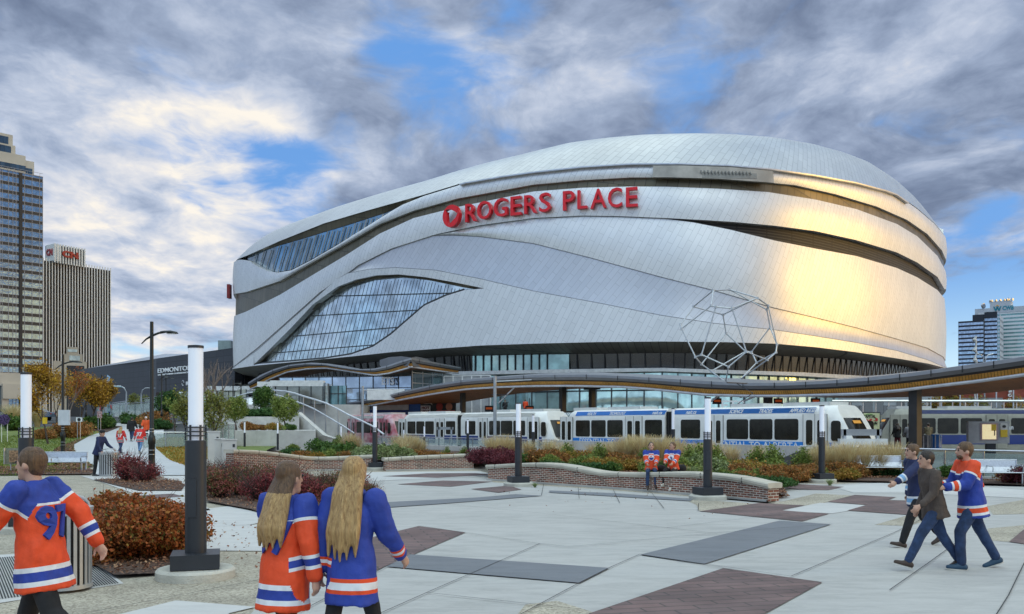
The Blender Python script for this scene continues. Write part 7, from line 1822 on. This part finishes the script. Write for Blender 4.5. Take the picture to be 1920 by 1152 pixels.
greyc = mk('grey_cloth', (.26, .26, .29), .85, var=.15); shoe_w = mk('shoe_white', (.66, .62, .54), .6); shoe_b = mk('shoe_brown', (.05, .03, .022), .6); shoe_k = mk('shoe_black', (.02, .02, .025), .6); sole = mk('sole', (.55, .53, .48), .7); c_rd = mk('jersey_red', (.62, .03, .025), .7, var=.1, scale=5)
shoe_n = mk('shoe_navy', (.02, .06, .11), .6)
def ball(mb, c, r, n=10, sq=(1, 1, 1)):
    prof = [(math.sin(math.pi*k/8), -math.cos(math.pi*k/8)) for k in range(1, 8)]
    vs = []; c = Vector(c)
    for rr, z in prof:
        for i in range(n): a = 2*math.pi*i/n; vs.append(c+Vector((rr*math.cos(a)*r*sq[0], rr*math.sin(a)*r*sq[1], z*r*sq[2])))
    K = len(prof); fs = [(k*n+i, k*n+(i+1) % n, (k+1)*n+(i+1) % n, (k+1)*n+i) for k in range(K-1) for i in range(n)]+[tuple(range(n))[::-1], tuple(range((K-1)*n, K*n))]
    mb.add(vs, fs)
def cap(mb, a, b, r1, r2, n=10):
    a = Vector(a); b = Vector(b)
    mb.cyl(a, b, r1, r2, n); ball(mb, a, r1*.99, n); ball(mb, b, r2*.99, n)
def loft(mb, rings, n=16):
    """closed elliptical rings: (centre, half width along y, half depth along x, tilt direction unit)"""
    vs = []
    for c, ry, rx, ax in rings:
        c = Vector(c); ax = Vector(ax).normalized(); fw = Vector((1, 0, 0)); fw = (fw-ax*fw.dot(ax)).normalized(); lt = ax.cross(fw)
        for i in range(n): a = 2*math.pi*i/n; vs.append(c+fw*math.cos(a)*rx+lt*math.sin(a)*ry)
    K = len(rings); mb.add(vs, [(k*n+i, k*n+(i+1) % n, (k+1)*n+(i+1) % n, (k+1)*n+i) for k in range(K-1) for i in range(n)]+[tuple(range(n))[::-1], tuple(range((K-1)*n, K*n))])
def remesh(mb, name, vox, mats, parent, segs=None, rule=None, smooth=4, wrinkle=0.0, cuts=None):
    me = bpy.data.meshes.new(name); me.from_pydata(mb.v, [], mb.f); bm = bmesh.new(); bm.from_mesh(me); bmesh.ops.recalc_face_normals(bm, faces=bm.faces[:]); bm.to_mesh(me); bm.free()
    o = bpy.data.objects.new(name, me); COL.objects.link(o)
    m = o.modifiers.new('r', 'REMESH'); m.mode = 'VOXEL'; m.voxel_size = vox; m.adaptivity = 0
    if smooth: m2 = o.modifiers.new('s', 'SMOOTH'); m2.factor = .5; m2.iterations = smooth
    dg = bpy.context.evaluated_depsgraph_get(); dg.update(); me2 = bpy.data.meshes.new_from_object(o.evaluated_get(dg)); me2.name = name
    bpy.data.objects.remove(o); bpy.data.meshes.remove(me)
    me2.materials.clear()
    for q in mats: me2.materials.append(q)
    me2.polygons.foreach_set('use_smooth', [True]*len(me2.polygons))
    if rule and cuts:
        bm = bmesh.new(); bm.from_mesh(me2)
        for k_, ts in cuts.items():
            a_, b_ = Vector(segs[k_][0]), Vector(segs[k_][1])
            for tv in ts: bmesh.ops.bisect_plane(bm, geom=bm.verts[:]+bm.edges[:]+bm.faces[:], dist=1e-5, plane_co=a_.lerp(b_, tv), plane_no=(b_-a_).normalized())
        bm.to_mesh(me2); bm.free()
    pre = None
    if rule: pre = np.zeros(len(me2.polygons)*3); me2.polygons.foreach_get('center', pre); pre = pre.reshape(-1, 3)
    if wrinkle:
        nv = len(me2.vertices); co = np.zeros(nv*3, np.float32); me2.vertices.foreach_get('co', co); co = co.reshape(-1, 3); no = np.array([v.normal[:] for v in me2.vertices])
        d = np.array([mnoise.noise(Vector((c[0]*9, c[1]*9, c[2]*5+c[0]*4)))+.5*mnoise.noise(Vector((c[0]*22, c[1]*22, c[2]*14))) for c in co]); co += no*(d*wrinkle)[:, None]
        me2.vertices.foreach_set('co', co.astype(np.float32).ravel()); me2.update()
    if rule:
        n = len(me2.polygons); ce = pre; best = np.full(n, 1e9); bi = np.zeros(n, int); bt = np.zeros(n)
        for k, (a, b) in enumerate(segs):
            a = np.array(a); d = np.array(b)-a; L = (d*d).sum(); tt = ((ce-a)@d)/L; tc_ = np.clip(tt, 0, 1); ds = np.linalg.norm(ce-a-tc_[:, None]*d, axis=1)
            m_ = ds < best; best[m_] = ds[m_]; bi[m_] = k; bt[m_] = tt[m_]
        me2.polygons.foreach_set('material_index', np.array([rule(int(i), float(tv), c) for i, tv, c in zip(bi, bt, ce)], np.int32))
    me2.update()
    return link(name, me2, parent)
def dirv(pitch, side=0.0):
    """unit vector for a limb hanging down, swung forward by pitch and out to the side"""
    p = R(pitch); s = R(side); return Vector((math.sin(p)*math.cos(s), math.sin(s), -math.cos(p)*math.cos(s)))
def person(label, loc, rz, H=1.75, pose=None, wear=None, vox=.016, female=False, fingers=True):
    po = dict(lean=3, hL=22, kL=8, hR=-18, kR=28, fL=12, fR=-30, sL=-22, eL=18, sR=20, eR=28, aL=8, aR=8, hy=0, hp=0, seat=None); po.update(pose or {})
    we = dict(top=c_or, top2=c_bl, style='oilers', legs=denim, shoes=shoe_b, hair=hair_m, hairstyle='short', number=None, long=.0, skirt=1.0); we.update(wear or {})
    root = thing('person', label, 'person', loc, rz)
    k = H*1.035; lean = R(po['lean']); up = Vector((math.sin(lean), 0, math.cos(lean)))
    J = {}; pel = Vector((0, 0, 0)); hw = .050*k
    for s, q in ((1, 'L'), (-1, 'R')):
        hip = pel+Vector((0, s*hw, -.01*k)); d = dirv(po['h'+q], 3*s); kn = hip+d*.245*k; d2 = dirv(po['h'+q]-po['k'+q], 1.5*s); an = kn+d2*.235*k
        fp = R(po['f'+q]); f_ = Vector((math.cos(fp), 0, math.sin(fp))); J['hip'+q], J['kn'+q], J['an'+q], J['ft'+q] = hip, kn, an, f_
    low = min(min((J['an'+q]-Vector((0, 0, .045*k))).z, (J['an'+q]+J['ft'+q]*.10*k-Vector((0, 0, .035*k))).z) for q in 'LR')
    off = Vector((0, 0, -low if po['seat'] is None else po['seat']))
    for n_ in list(J):
        if not n_.startswith('ft'): J[n_] = J[n_]+off
    pel = pel+off; wst = pel+up*.10*k; chest = pel+up*.205*k; neck = pel+up*.30*k; J['neck'] = neck
    shw = (.100 if female else .112)*k
    for s, q in ((1, 'L'), (-1, 'R')):
        sh = pel+up*.278*k+Vector((0, s*shw, 0)); el = sh+dirv(po['s'+q], s*po['a'+q])*.165*k; wr = el+dirv(po['s'+q]+po['e'+q], s*po['a'+q]*(.6 if po['a'+q] > 0 else 1.6))*.145*k
        J['sh'+q], J['el'+q], J['wr'+q] = sh, el, wr
    hd = neck+Vector((.018*k, 0, .075*k)); hyaw = Matrix.Rotation(R(po['hy']), 3, 'Z') @ Matrix.Rotation(R(po['hp']), 3, 'Y')
    # --- one continuous body
    mb = MB()
    def H_(x, y, z): return hd+hyaw @ Vector((x, y, z))*k
    ball(mb, H_(0, 0, .005), .054*k, 12, (1.05, .82, 1.12)); ball(mb, H_(.012, 0, -.022), .043*k, 12, (1.0, .82, 1.15)); cap(mb, H_(.050, 0, .0), H_(.062, 0, -.014), .006*k, .010*k, 8); ball(mb, H_(.040, 0, -.052), .017*k, 8)
    for s in (-1, 1): ball(mb, H_(-.004, s*.046, -.010), .014*k, 8, (.8, .45, 1.2))
    cap(mb, neck-up*.03*k, H_(-.008, 0, -.03), .033*k, .031*k)
    tw_ = .9 if female else 1.0
    loft(mb, [(pel-up*.02*k, .085*k, .055*k, up), (wst, .072*k*tw_, .050*k, up), (chest, .088*k*tw_, .060*k, up), (pel+up*.27*k, .085*k*tw_, .050*k, up), (neck-up*.004*k, .035*k, .033*k, up)])
    for q in 'LR':
        cap(mb, J['hip'+q], J['kn'+q], .046*k, .031*k); cap(mb, J['kn'+q], J['an'+q], .031*k, .020*k); a = J['an'+q]-Vector((0, 0, .02*k)); cap(mb, a, a+J['ft'+q]*.07*k, .016*k, .010*k)
        cap(mb, J['sh'+q], J['el'+q], .027*k, .021*k); cap(mb, J['el'+q], J['wr'+q], .021*k, .014*k)
        w0 = J['wr'+q]; d = (J['wr'+q]-J['el'+q]).normalized(); s = 1 if q == 'L' else -1; fw = Vector((1, 0, 0)); fw = (fw-d*fw.dot(d)).normalized(); inn = d.cross(fw)*(-1 if (d.cross(fw)).y*s > 0 else 1)
        pal = w0+d*.048*k; cap(mb, w0, pal, .014*k, .015*k); cap(mb, w0+fw*.010*k+d*.012*k, pal+fw*.014*k, .010*k, .010*k); cap(mb, w0-fw*.008*k+d*.012*k, pal-fw*.014*k, .010*k, .010*k)
        if fingers:
            for i_, (o_, L_f) in enumerate(((.017, .038), (.0065, .043), (-.0045, .040), (-.015, .031))):
                b0 = pal+fw*o_*k; m_ = b0+(d*.85+inn*.45).normalized()*L_f*.55*k; e_ = m_+(d*.45+inn*.85).normalized()*L_f*.5*k; cap(mb, b0, m_, .0056*k, .0050*k, 6); cap(mb, m_, e_, .0050*k, .0042*k, 6)
            t0 = w0+fw*.016*k+d*.016*k; t1 = t0+(d*.6+fw*.7+inn*.3).normalized()*.026*k; cap(mb, t0, t1, .0068*k, .006*k, 6); cap(mb, t1, t1+(d*.8+inn*.5).normalized()*.020*k, .006*k, .0048*k, 6)
    remesh(mb, 'body', min(vox, .0125) if fingers else vox, [skin], root, smooth=2)
    # --- face
    mb = MB()
    for s in (-1, 1): ball(mb, H_(.0515, s*.019, .008), .0062*k, 8)
    mb.build('eyes', black, root, True)
    mb = MB(); cap(mb, H_(.0515, -.013, -.033), H_(.0515, .013, -.033), .0040*k, .0040*k, 6); mb.build('mouth', mk('lips', (.40, .12, .10), .5), root, True)
    mb = MB()
    for s in (-1, 1): cap(mb, H_(.0515, s*.011, .021), H_(.048, s*.029, .021), .0030*k, .0022*k, 6)
    mb.build('eyebrows', we['hair'], root, True)
    # --- hair
    mb = MB(); hs = we['hairstyle']
    ball(mb, H_(-.010, 0, .016), .0585*k, 12, (1.02, .86, 1.05)); ball(mb, H_(-.026, 0, -.008), .042*k, 12, (.8, 1.0, 1.15))
    if hs == 'long':
        L0 = we['long'] or .22
        for s in (-1, -.5, 0, .5, 1):
            random.seed(int(s*10)+5); p = H_(-.028-.012*(1-abs(s)), s*.036, -.005); q1 = p-up*.085*k+Vector((-.040*k, s*.012*k, 0)); q2 = q1-up*(L0*.55)*k+Vector((-.030*k-.01*k*(1-abs(s)), s*.010*k, 0)); q3 = q2-up*(L0*.45*(1-.15*abs(s)))*k+Vector((.004*k, random.uniform(-.01, .01)*k, 0))
            cap(mb, p, q1, .023*k, .022*k); cap(mb, q1, q2, .022*k, .020*k); cap(mb, q2, q3, .020*k, .006*k)
    if hs == 'bun': ball(mb, H_(-.068, 0, .01), .022*k, 8)
    hm = remesh(mb, 'hair', max(vox*.8, .010), [we['hair'], hair_b], root, [((hd-up*.5*k), (hd+up*.1*k))], (lambda i, tv, c: 1 if (we.get('tips') and c[2] < hd.z-.06*k) else 0), smooth=2, wrinkle=.006)
    if hs == 'cap':
        mb = MB(); ball(mb, H_(-.006, 0, .032), .062*k, 12, (1.02, .88, .72)); loft(mb, [(H_(.03, 0, .026), .045*k, .05*k, (0, 0, 1)), (H_(.034, 0, .032), .045*k, .055*k, (0, 0, 1))]); remesh(mb, 'cap', .014, [blackc], root, smooth=2)
    if we.get('beard'): mb = MB(); ball(mb, H_(.030, 0, -.042), .033*k, 10, (.85, 1.0, .8)); remesh(mb, 'beard', .012, [we['hair']], root, smooth=2)
    # --- trousers
    mb = MB()
    loft(mb, [(pel-up*.045*k, .080*k, .066*k, up), (pel, .094*k, .070*k, up), (pel+up*.06*k, .084*k, .062*k, up)])
    lw = we.get('legw', 1.0)
    for q in 'LR':
        cap(mb, J['hip'+q]+Vector((0, 0, -.005*k)), J['kn'+q], .056*k*lw, .042*k*lw, 12); cap(mb, J['kn'+q], J['an'+q].lerp(J['kn'+q], .06), .042*k*lw, .034*k*lw, 12)
    remesh(mb, 'trousers', vox, [we['legs']], root, smooth=4, wrinkle=.007)
    # --- shoes
    for q in 'LR':
        f_ = J['ft'+q]; a = J['an'+q]-Vector((0, 0, .020*k)); nrm = Vector((-f_.z, 0, f_.x)); mb = MB()
        cap(mb, a-f_*.022*k, a+f_*.030*k, .026*k, .025*k); cap(mb, a+f_*.03*k-nrm*.004*k, a+f_*.095*k-nrm*.008*k, .024*k, .0185*k); cap(mb, a-f_*.015*k, J['an'+q]+nrm*.012*k, .023*k, .022*k)
        sh_ = remesh(mb, 'shoe', max(vox*.7, .011), [we['shoes']], root, smooth=2)
        mb = MB(); loft(mb, [(a+f_*.035*k-nrm*.026*k, .024*k, .082*k, nrm), (a+f_*.035*k-nrm*.018*k, .024*k, .082*k, nrm)]); mb.build('sole', sole, sh_, True)
    # --- upper garment
    mb = MB(); st = we['style']; loose = (1.13 if female else 1.20) if st != 'jacket' else 1.12; hl = -.09*k if st != 'jacket' else -.06*k; hemd = up*.0
    seat = po['seat'] is not None
    hb = -.03*k if seat else hl-.03*k*(we['skirt'])
    loft(mb, [(pel+up*hb, .106*k*loose, .092*k*loose, up), (pel+up*.02*k, .093*k*loose, .076*k*loose, up), (wst, .084*k*loose*tw_, .066*k*loose, up), (chest, .094*k*loose*tw_, .070*k*loose, up), (pel+up*.262*k, .094*k*tw_, .056*k, up), (pel+up*.292*k, .062*k, .054*k, up), (neck+up*.008*k, .046*k, .045*k, up)])
    sw = 1.0 if st == 'jacket' else 1.22
    for q in 'LR':
        cap(mb, J['sh'+q]-Vector((0, 0, .006*k)), J['el'+q], .040*k*sw, .036*k*sw, 12); cap(mb, J['el'+q], J['wr'+q].lerp(J['el'+q], .06), .036*k*sw, (.027 if st != 'jacket' else .023)*k*sw, 12)
    segs = [(tuple(pel+up*hb), tuple(neck)), (tuple(J['shL']), tuple(J['elL'])), (tuple(J['elL']), tuple(J['wrL'])), (tuple(J['shR']), tuple(J['elR'])), (tuple(J['elR']), tuple(J['wrR']))]
    T1_, T2_ = we['top'], we['top2']
    mats = [T1_, T2_, c_wh, c_lb, c_or]
    yoke0 = .86 if seat else .80
    def rule(i, tv, c):
        if st in ('plain', 'jacket'): return 0
        if st == 'bluehem': return (1 if (.10 < tv < .135 or .20 < tv < .235) else 2 if .135 <= tv <= .20 else 0) if i == 0 else ((1 if .62 < tv < .70 or .80 < tv < .88 else 2 if .70 <= tv <= .80 else 0) if i in (2, 4) else 0)
        if i == 0:
            z = tv
            if seat and z < .3: return 0
            if .055 < z < .10 or .185 < z < .23: return 2
            if .10 <= z <= .185: return 1 if st in ('oilers', 'redhem') else (4 if st == 'royal' else 3)
            if st == 'oilers' and z > yoke0-.0*abs(c[1]): return 1
            if st == 'oilers' and z > yoke0-.025: return 2
            if st == 'royal' and z > yoke0: return 4
            if st == 'royal' and z > yoke0-.025: return 2
            return 0
        if i in (1, 3):
            if st == 'oilers' and tv < .42: return 1
            if st == 'oilers' and tv < .50: return 2
            if st == 'royal' and tv < .42: return 4
            if st == 'royal' and tv < .5: return 2
            return 0
        if .36 < tv < .46 or .66 < tv < .76: return 2
        if .46 <= tv <= .66: return 1 if st in ('oilers', 'redhem') else (4 if st == 'royal' else 3)
        return 0
    jn = {'plain': 'top', 'jacket': 'jacket'}.get(st, 'jersey')
    jer = remesh(mb, jn, vox, mats, root, segs, rule, smooth=4, wrinkle=.016 if vox < .02 else .004, cuts=(None if st in ('plain', 'jacket') or vox > .02 else {0: ((.10, .135, .20, .235) if st == 'bluehem' else (.055, .10, .185, .23, yoke0-.025, yoke0)), **{q_: ((.62, .70, .80, .88) if st == 'bluehem' else (.36, .46, .66, .76)) for q_ in (2, 4)}, **({} if st == 'bluehem' else {1: (.42, .5), 3: (.42, .5)})}))
    if we['number']:
        a_, fs, sz = text_mesh(we['number'], .05, .03); W2 = .17*k if len(we['number']) > 1 else .10*k; H2 = .14*k
        from mathutils.bvhtree import BVHTree
        jm = jer.data; bv = BVHTree.FromPolygons([v.co for v in jm.vertices], [p.vertices for p in jm.polygons])
        for nm, grow, dep, mt in (('number', 0, .022, we.get('numc', c_bl)),):
            aa, ff, zz = text_mesh(we['number'], .05, .03+grow*4); w_, h_ = W2*(1+grow*6), H2*(1+grow*5)
            bmv = []; ctr = pel+up*.135*k
            for p in aa:
                y = -(p[0]/zz[0]-.5)*w_; zq = (p[1]/zz[1]-.5)*h_; o_ = ctr+up*zq+Vector((-.5, y, 0)); hit = bv.ray_cast(o_, Vector((1, 0, 0)), 1.0); x = (hit[0].x if hit[0] else -.08*k)-dep+(0 if p[2] > 0 else .02)
                q_ = ctr+up*zq; bmv.append((x, y, q_.z))
            mb2 = MB(); mb2.add(bmv, ff); mb2.build(nm, mt, jer)
    if we.get('crest'):
        jm = jer.data; from mathutils.bvhtree import BVHTree
        bv = BVHTree.FromPolygons([v.co for v in jm.vertices], [p.vertices for p in jm.polygons]); ctr = pel+up*.185*k
        for nm, rad, dep, mt, zlo in (('crest', .050*k, .010, c_wh, -9), ('crest_centre', .040*k, .015, c_bl, .25)):
            vs = []; nn = 20
            for a in range(nn):
                y, z = math.cos(2*math.pi*a/nn)*rad, math.sin(2*math.pi*a/nn)*rad
                if nm == 'crest_centre' and z > rad*.05: z = rad*.05
                o_ = ctr+Vector((.6, y, z)); hit = bv.ray_cast(o_, Vector((-1, 0, 0)), 1.0); vs.append(Vector(((hit[0].x if hit[0] else .09*k)+dep, y, o_.z)))
            mb2 = MB(); mb2.add(vs, [tuple(range(nn))]); cr = mb2.build(nm, mt, jer)
    return root
GP = 'people'
PX = lambda px, Z, z=0: ((px-960)/F*Z, Z, z)
# foreground, walking out of frame to the left
person('person in orange jersey with blue shoulders striding left in front of the big litter bin', PX(78, 7.3), R(172), 1.86, dict(lean=6, sL=34, eL=30, sR=-40, eR=12, aL=10, aR=14, hL=-22, kL=30, hR=24, kR=6, fL=-25, fR=10, hy=0), dict(hair=hair_m, number='97', legs=blackc, numc=c_bl, skirt=2.0), vox=.011)
person('person with brown hair and blond tips in orange jersey, walking away beside the blonde', PX(533, 6.8), R(62), 1.74, dict(lean=3, sR=-8, eR=12, sL=16, eL=20, aR=14, aL=10, hL=20, hR=-16, hy=-8), dict(hair=hair_m, hairstyle='long', tips=True, long=.20, number='97', legs=blackc, numc=c_bl, skirt=2.6, legw=.85), vox=.011, female=True)
person('person with very long blond hair in a royal blue jersey with an orange striped hem', PX(660, 6.7), R(70), 1.70, dict(lean=2, sR=18, eR=24, sL=-12, eL=10, aR=12, aL=8, hL=-14, kL=20, hR=18, kR=8, hy=4), dict(top=c_bl, top2=c_or, style='bluehem', hair=hair_b, hairstyle='long', long=.27, legs=blackc, skirt=2.6, legw=.8), vox=.011, female=True)
# three men at right
person('person in navy jersey with pale blue stripes leading the group of three, arm forward', PX(1722, 14.9), R(183), 1.74, dict(lean=8, sR=-12, eR=20, sL=52, eL=8, aL=14, aR=6, hL=26, kL=6, hR=-20, kR=26, fL=14, fR=-28), dict(top=c_nv, top2=c_lb, style='leafs', hair=hair_m, legs=blackc, shoes=shoe_b), vox=.018)
person('person in brown jacket and jeans striding left in the middle of three', PX(1752, 12.5), R(180), 1.69, dict(lean=9, sL=8, eL=42, sR=-10, eR=30, hL=34, kL=8, hR=-22, kR=14, fL=16, fR=-22), dict(top=brownc, style='jacket', hair=hair_d, legs=denim, shoes=shoe_b), vox=.016)
person('bearded person in a blue jersey with orange shoulders, last of the group of three', PX(1822, 12.6), R(178), 1.80, dict(lean=7, sL=26, eL=58, sR=18, eR=62, aL=6, aR=6, hL=28, kL=30, hR=-24, kR=6, fL=4, fR=-18), dict(top=c_bl, top2=c_or, style='royal', hair=hair_m, beard=True, number='4', numc=c_or, legs=denim, shoes=shoe_n), vox=.016)
# sitting on the wall
person('person with dark hair, orange jersey and blue jeans sitting on the brick wall', PX(1221, 27.38), R(-97), 1.70, dict(lean=-4, hL=84, kL=82, hR=80, kR=80, fL=-20, fR=-20, sL=28, eL=42, sR=28, eR=42, aL=-4, aR=-4, hy=8, hp=-10, seat=.69), dict(hair=hair_d, legs=denim, shoes=shoe_b, crest=True, legw=.85), vox=.02, female=True)
person('person in orange jersey and black trousers sitting on the wall, white shoes swung out', PX(1262, 27.05), R(-118), 1.68, dict(lean=4, hL=80, kL=62, hR=84, kR=70, fL=-30, fR=10, sL=34, eL=34, sR=36, eR=36, aL=-4, aR=-6, hy=-30, seat=.72), dict(hair=hair_m, hairstyle='bun', legs=blackc, shoes=shoe_w, crest=True, legw=.85), vox=.02, female=True)
# at the bin
person('person in navy jacket and black cap stooping beside the small litter bin', PX(184, 35.4), R(-8), 1.80, dict(lean=14, sL=24, eL=30, sR=10, eR=20, hL=6, kL=4, hR=-4, kR=2, fL=0, fR=0, hp=14), dict(top=c_nv, style='jacket', hair=hair_d, hairstyle='cap', legs=blackc, shoes=shoe_k), vox=.024)
RED = dict(top=c_rd, top2=blackc, style='redhem', number='97', numc=c_wh, shoes=shoe_b)
ca = person('person with blond hair in a red 97 jersey holding hands on the path', PX(226, 55, tz(-23.7, 55)+.03), R(84), 1.66, dict(aL=14, aR=20, sL=6, sR=4, eL=8, eR=6), dict(RED, hair=hair_b, hairstyle='long', long=.10, legs=denim), vox=.026, female=True, fingers=False)
person('taller dark haired person in a red 97 jersey holding hands on the path', PX(262.5, 55, tz(-22.5, 55)+.03), R(92), 1.78, dict(aL=20, aR=10, sL=4, sR=10, eL=6, eR=10), dict(RED, hair=hair_d, legs=mk('light_denim', (.10, .20, .36), .8, var=.3, scale=6)), vox=.026, fingers=False)
person('person in a black vest with red sleeves ahead of the hand-holding pair', PX(247, 67, tz(-28, 67)+.03), R(95), 1.84, {}, dict(top=blackc, style='plain', hair=hair_d, legs=denim, shoes=shoe_k), vox=.03, fingers=False)
person('person in bright orange top and white cap beyond the pair in red', PX(274, 69, tz(-27.8, 69)+.03), R(-85), 1.80, {}, dict(top=mk('orange_top', (.75, .10, .02), .7), style='plain', hair=c_wh, legs=blackc), vox=.03, fingers=False)
for px, Z, z, rz, lab, w_ in ((1683, 57, .40, 95, 'person with long dark hair and dark jacket, leftmost of the four on the platform', dict(top=blackc, style='jacket', hair=hair_d, hairstyle='long', long=.12, legs=mk('maroon_cloth', (.12, .02, .03), .8))),
    (1705, 57, .38, 88, 'person in a grey hooded top leaning on the platform rail', dict(top=greyc, style='jacket', hair=hair_d, legs=blackc)), (1727, 56, .38, 100, 'person in black beside the dark canopy column', dict(top=blackc, style='jacket', hair=hair_d, legs=blackc)),
    (1741, 57.5, .38, 80, 'person in a brown camouflage jacket just right of the canopy column', dict(top=mk('camo', (.14, .11, .06), .8, var=.6, scale=5), style='jacket', hair=hair_d, legs=blackc)),
    (205, 114, 3.0, 60, 'tiny distant person in a red jersey on the far pavement near the banner post', dict(RED, number=None)), (189, 116, 3.0, 20, 'tiny distant person in red left of the banner post', dict(RED, number=None)),
    (985, 99, 3.05, 80, 'distant person in an orange top on the raised walkway under the canopy', dict(top=c_or, style='plain', legs=denim)), (947, 99, 3.0, 100, 'distant person in dark clothes on the raised walkway under the canopy', dict(top=blackc, style='plain', legs=blackc))):
    person(lab, PX(px, Z, z), R(rz), 1.72, dict(hL=6, hR=-5, kL=4, kR=6, fL=0, fR=-5, sL=12, sR=10, eL=30, eR=30), w_, vox=.034, fingers=False)
# a bag beside the seated pair
bg_t = thing('handbag', 'small black bag on the wall cap between the seated pair', 'bag', PX(1240, 27.75, .56))
mb = MB(); ball(mb, (0, 0, .11), .15, 10, (1.1, .7, .8)); remesh(mb, 'bag_body', .02, [blackc], bg_t); mb = MB(); mb.tube([(-.1, 0, .15), (-.06, 0, .27), (.06, 0, .27), (.1, 0, .15)], .008, 6); mb.build('handle', blackc, bg_t)
b2 = copy_tree(bg_t, PX(1278, 27.5, .56), .5, 1.1, 'black bag behind the person with white shoes')
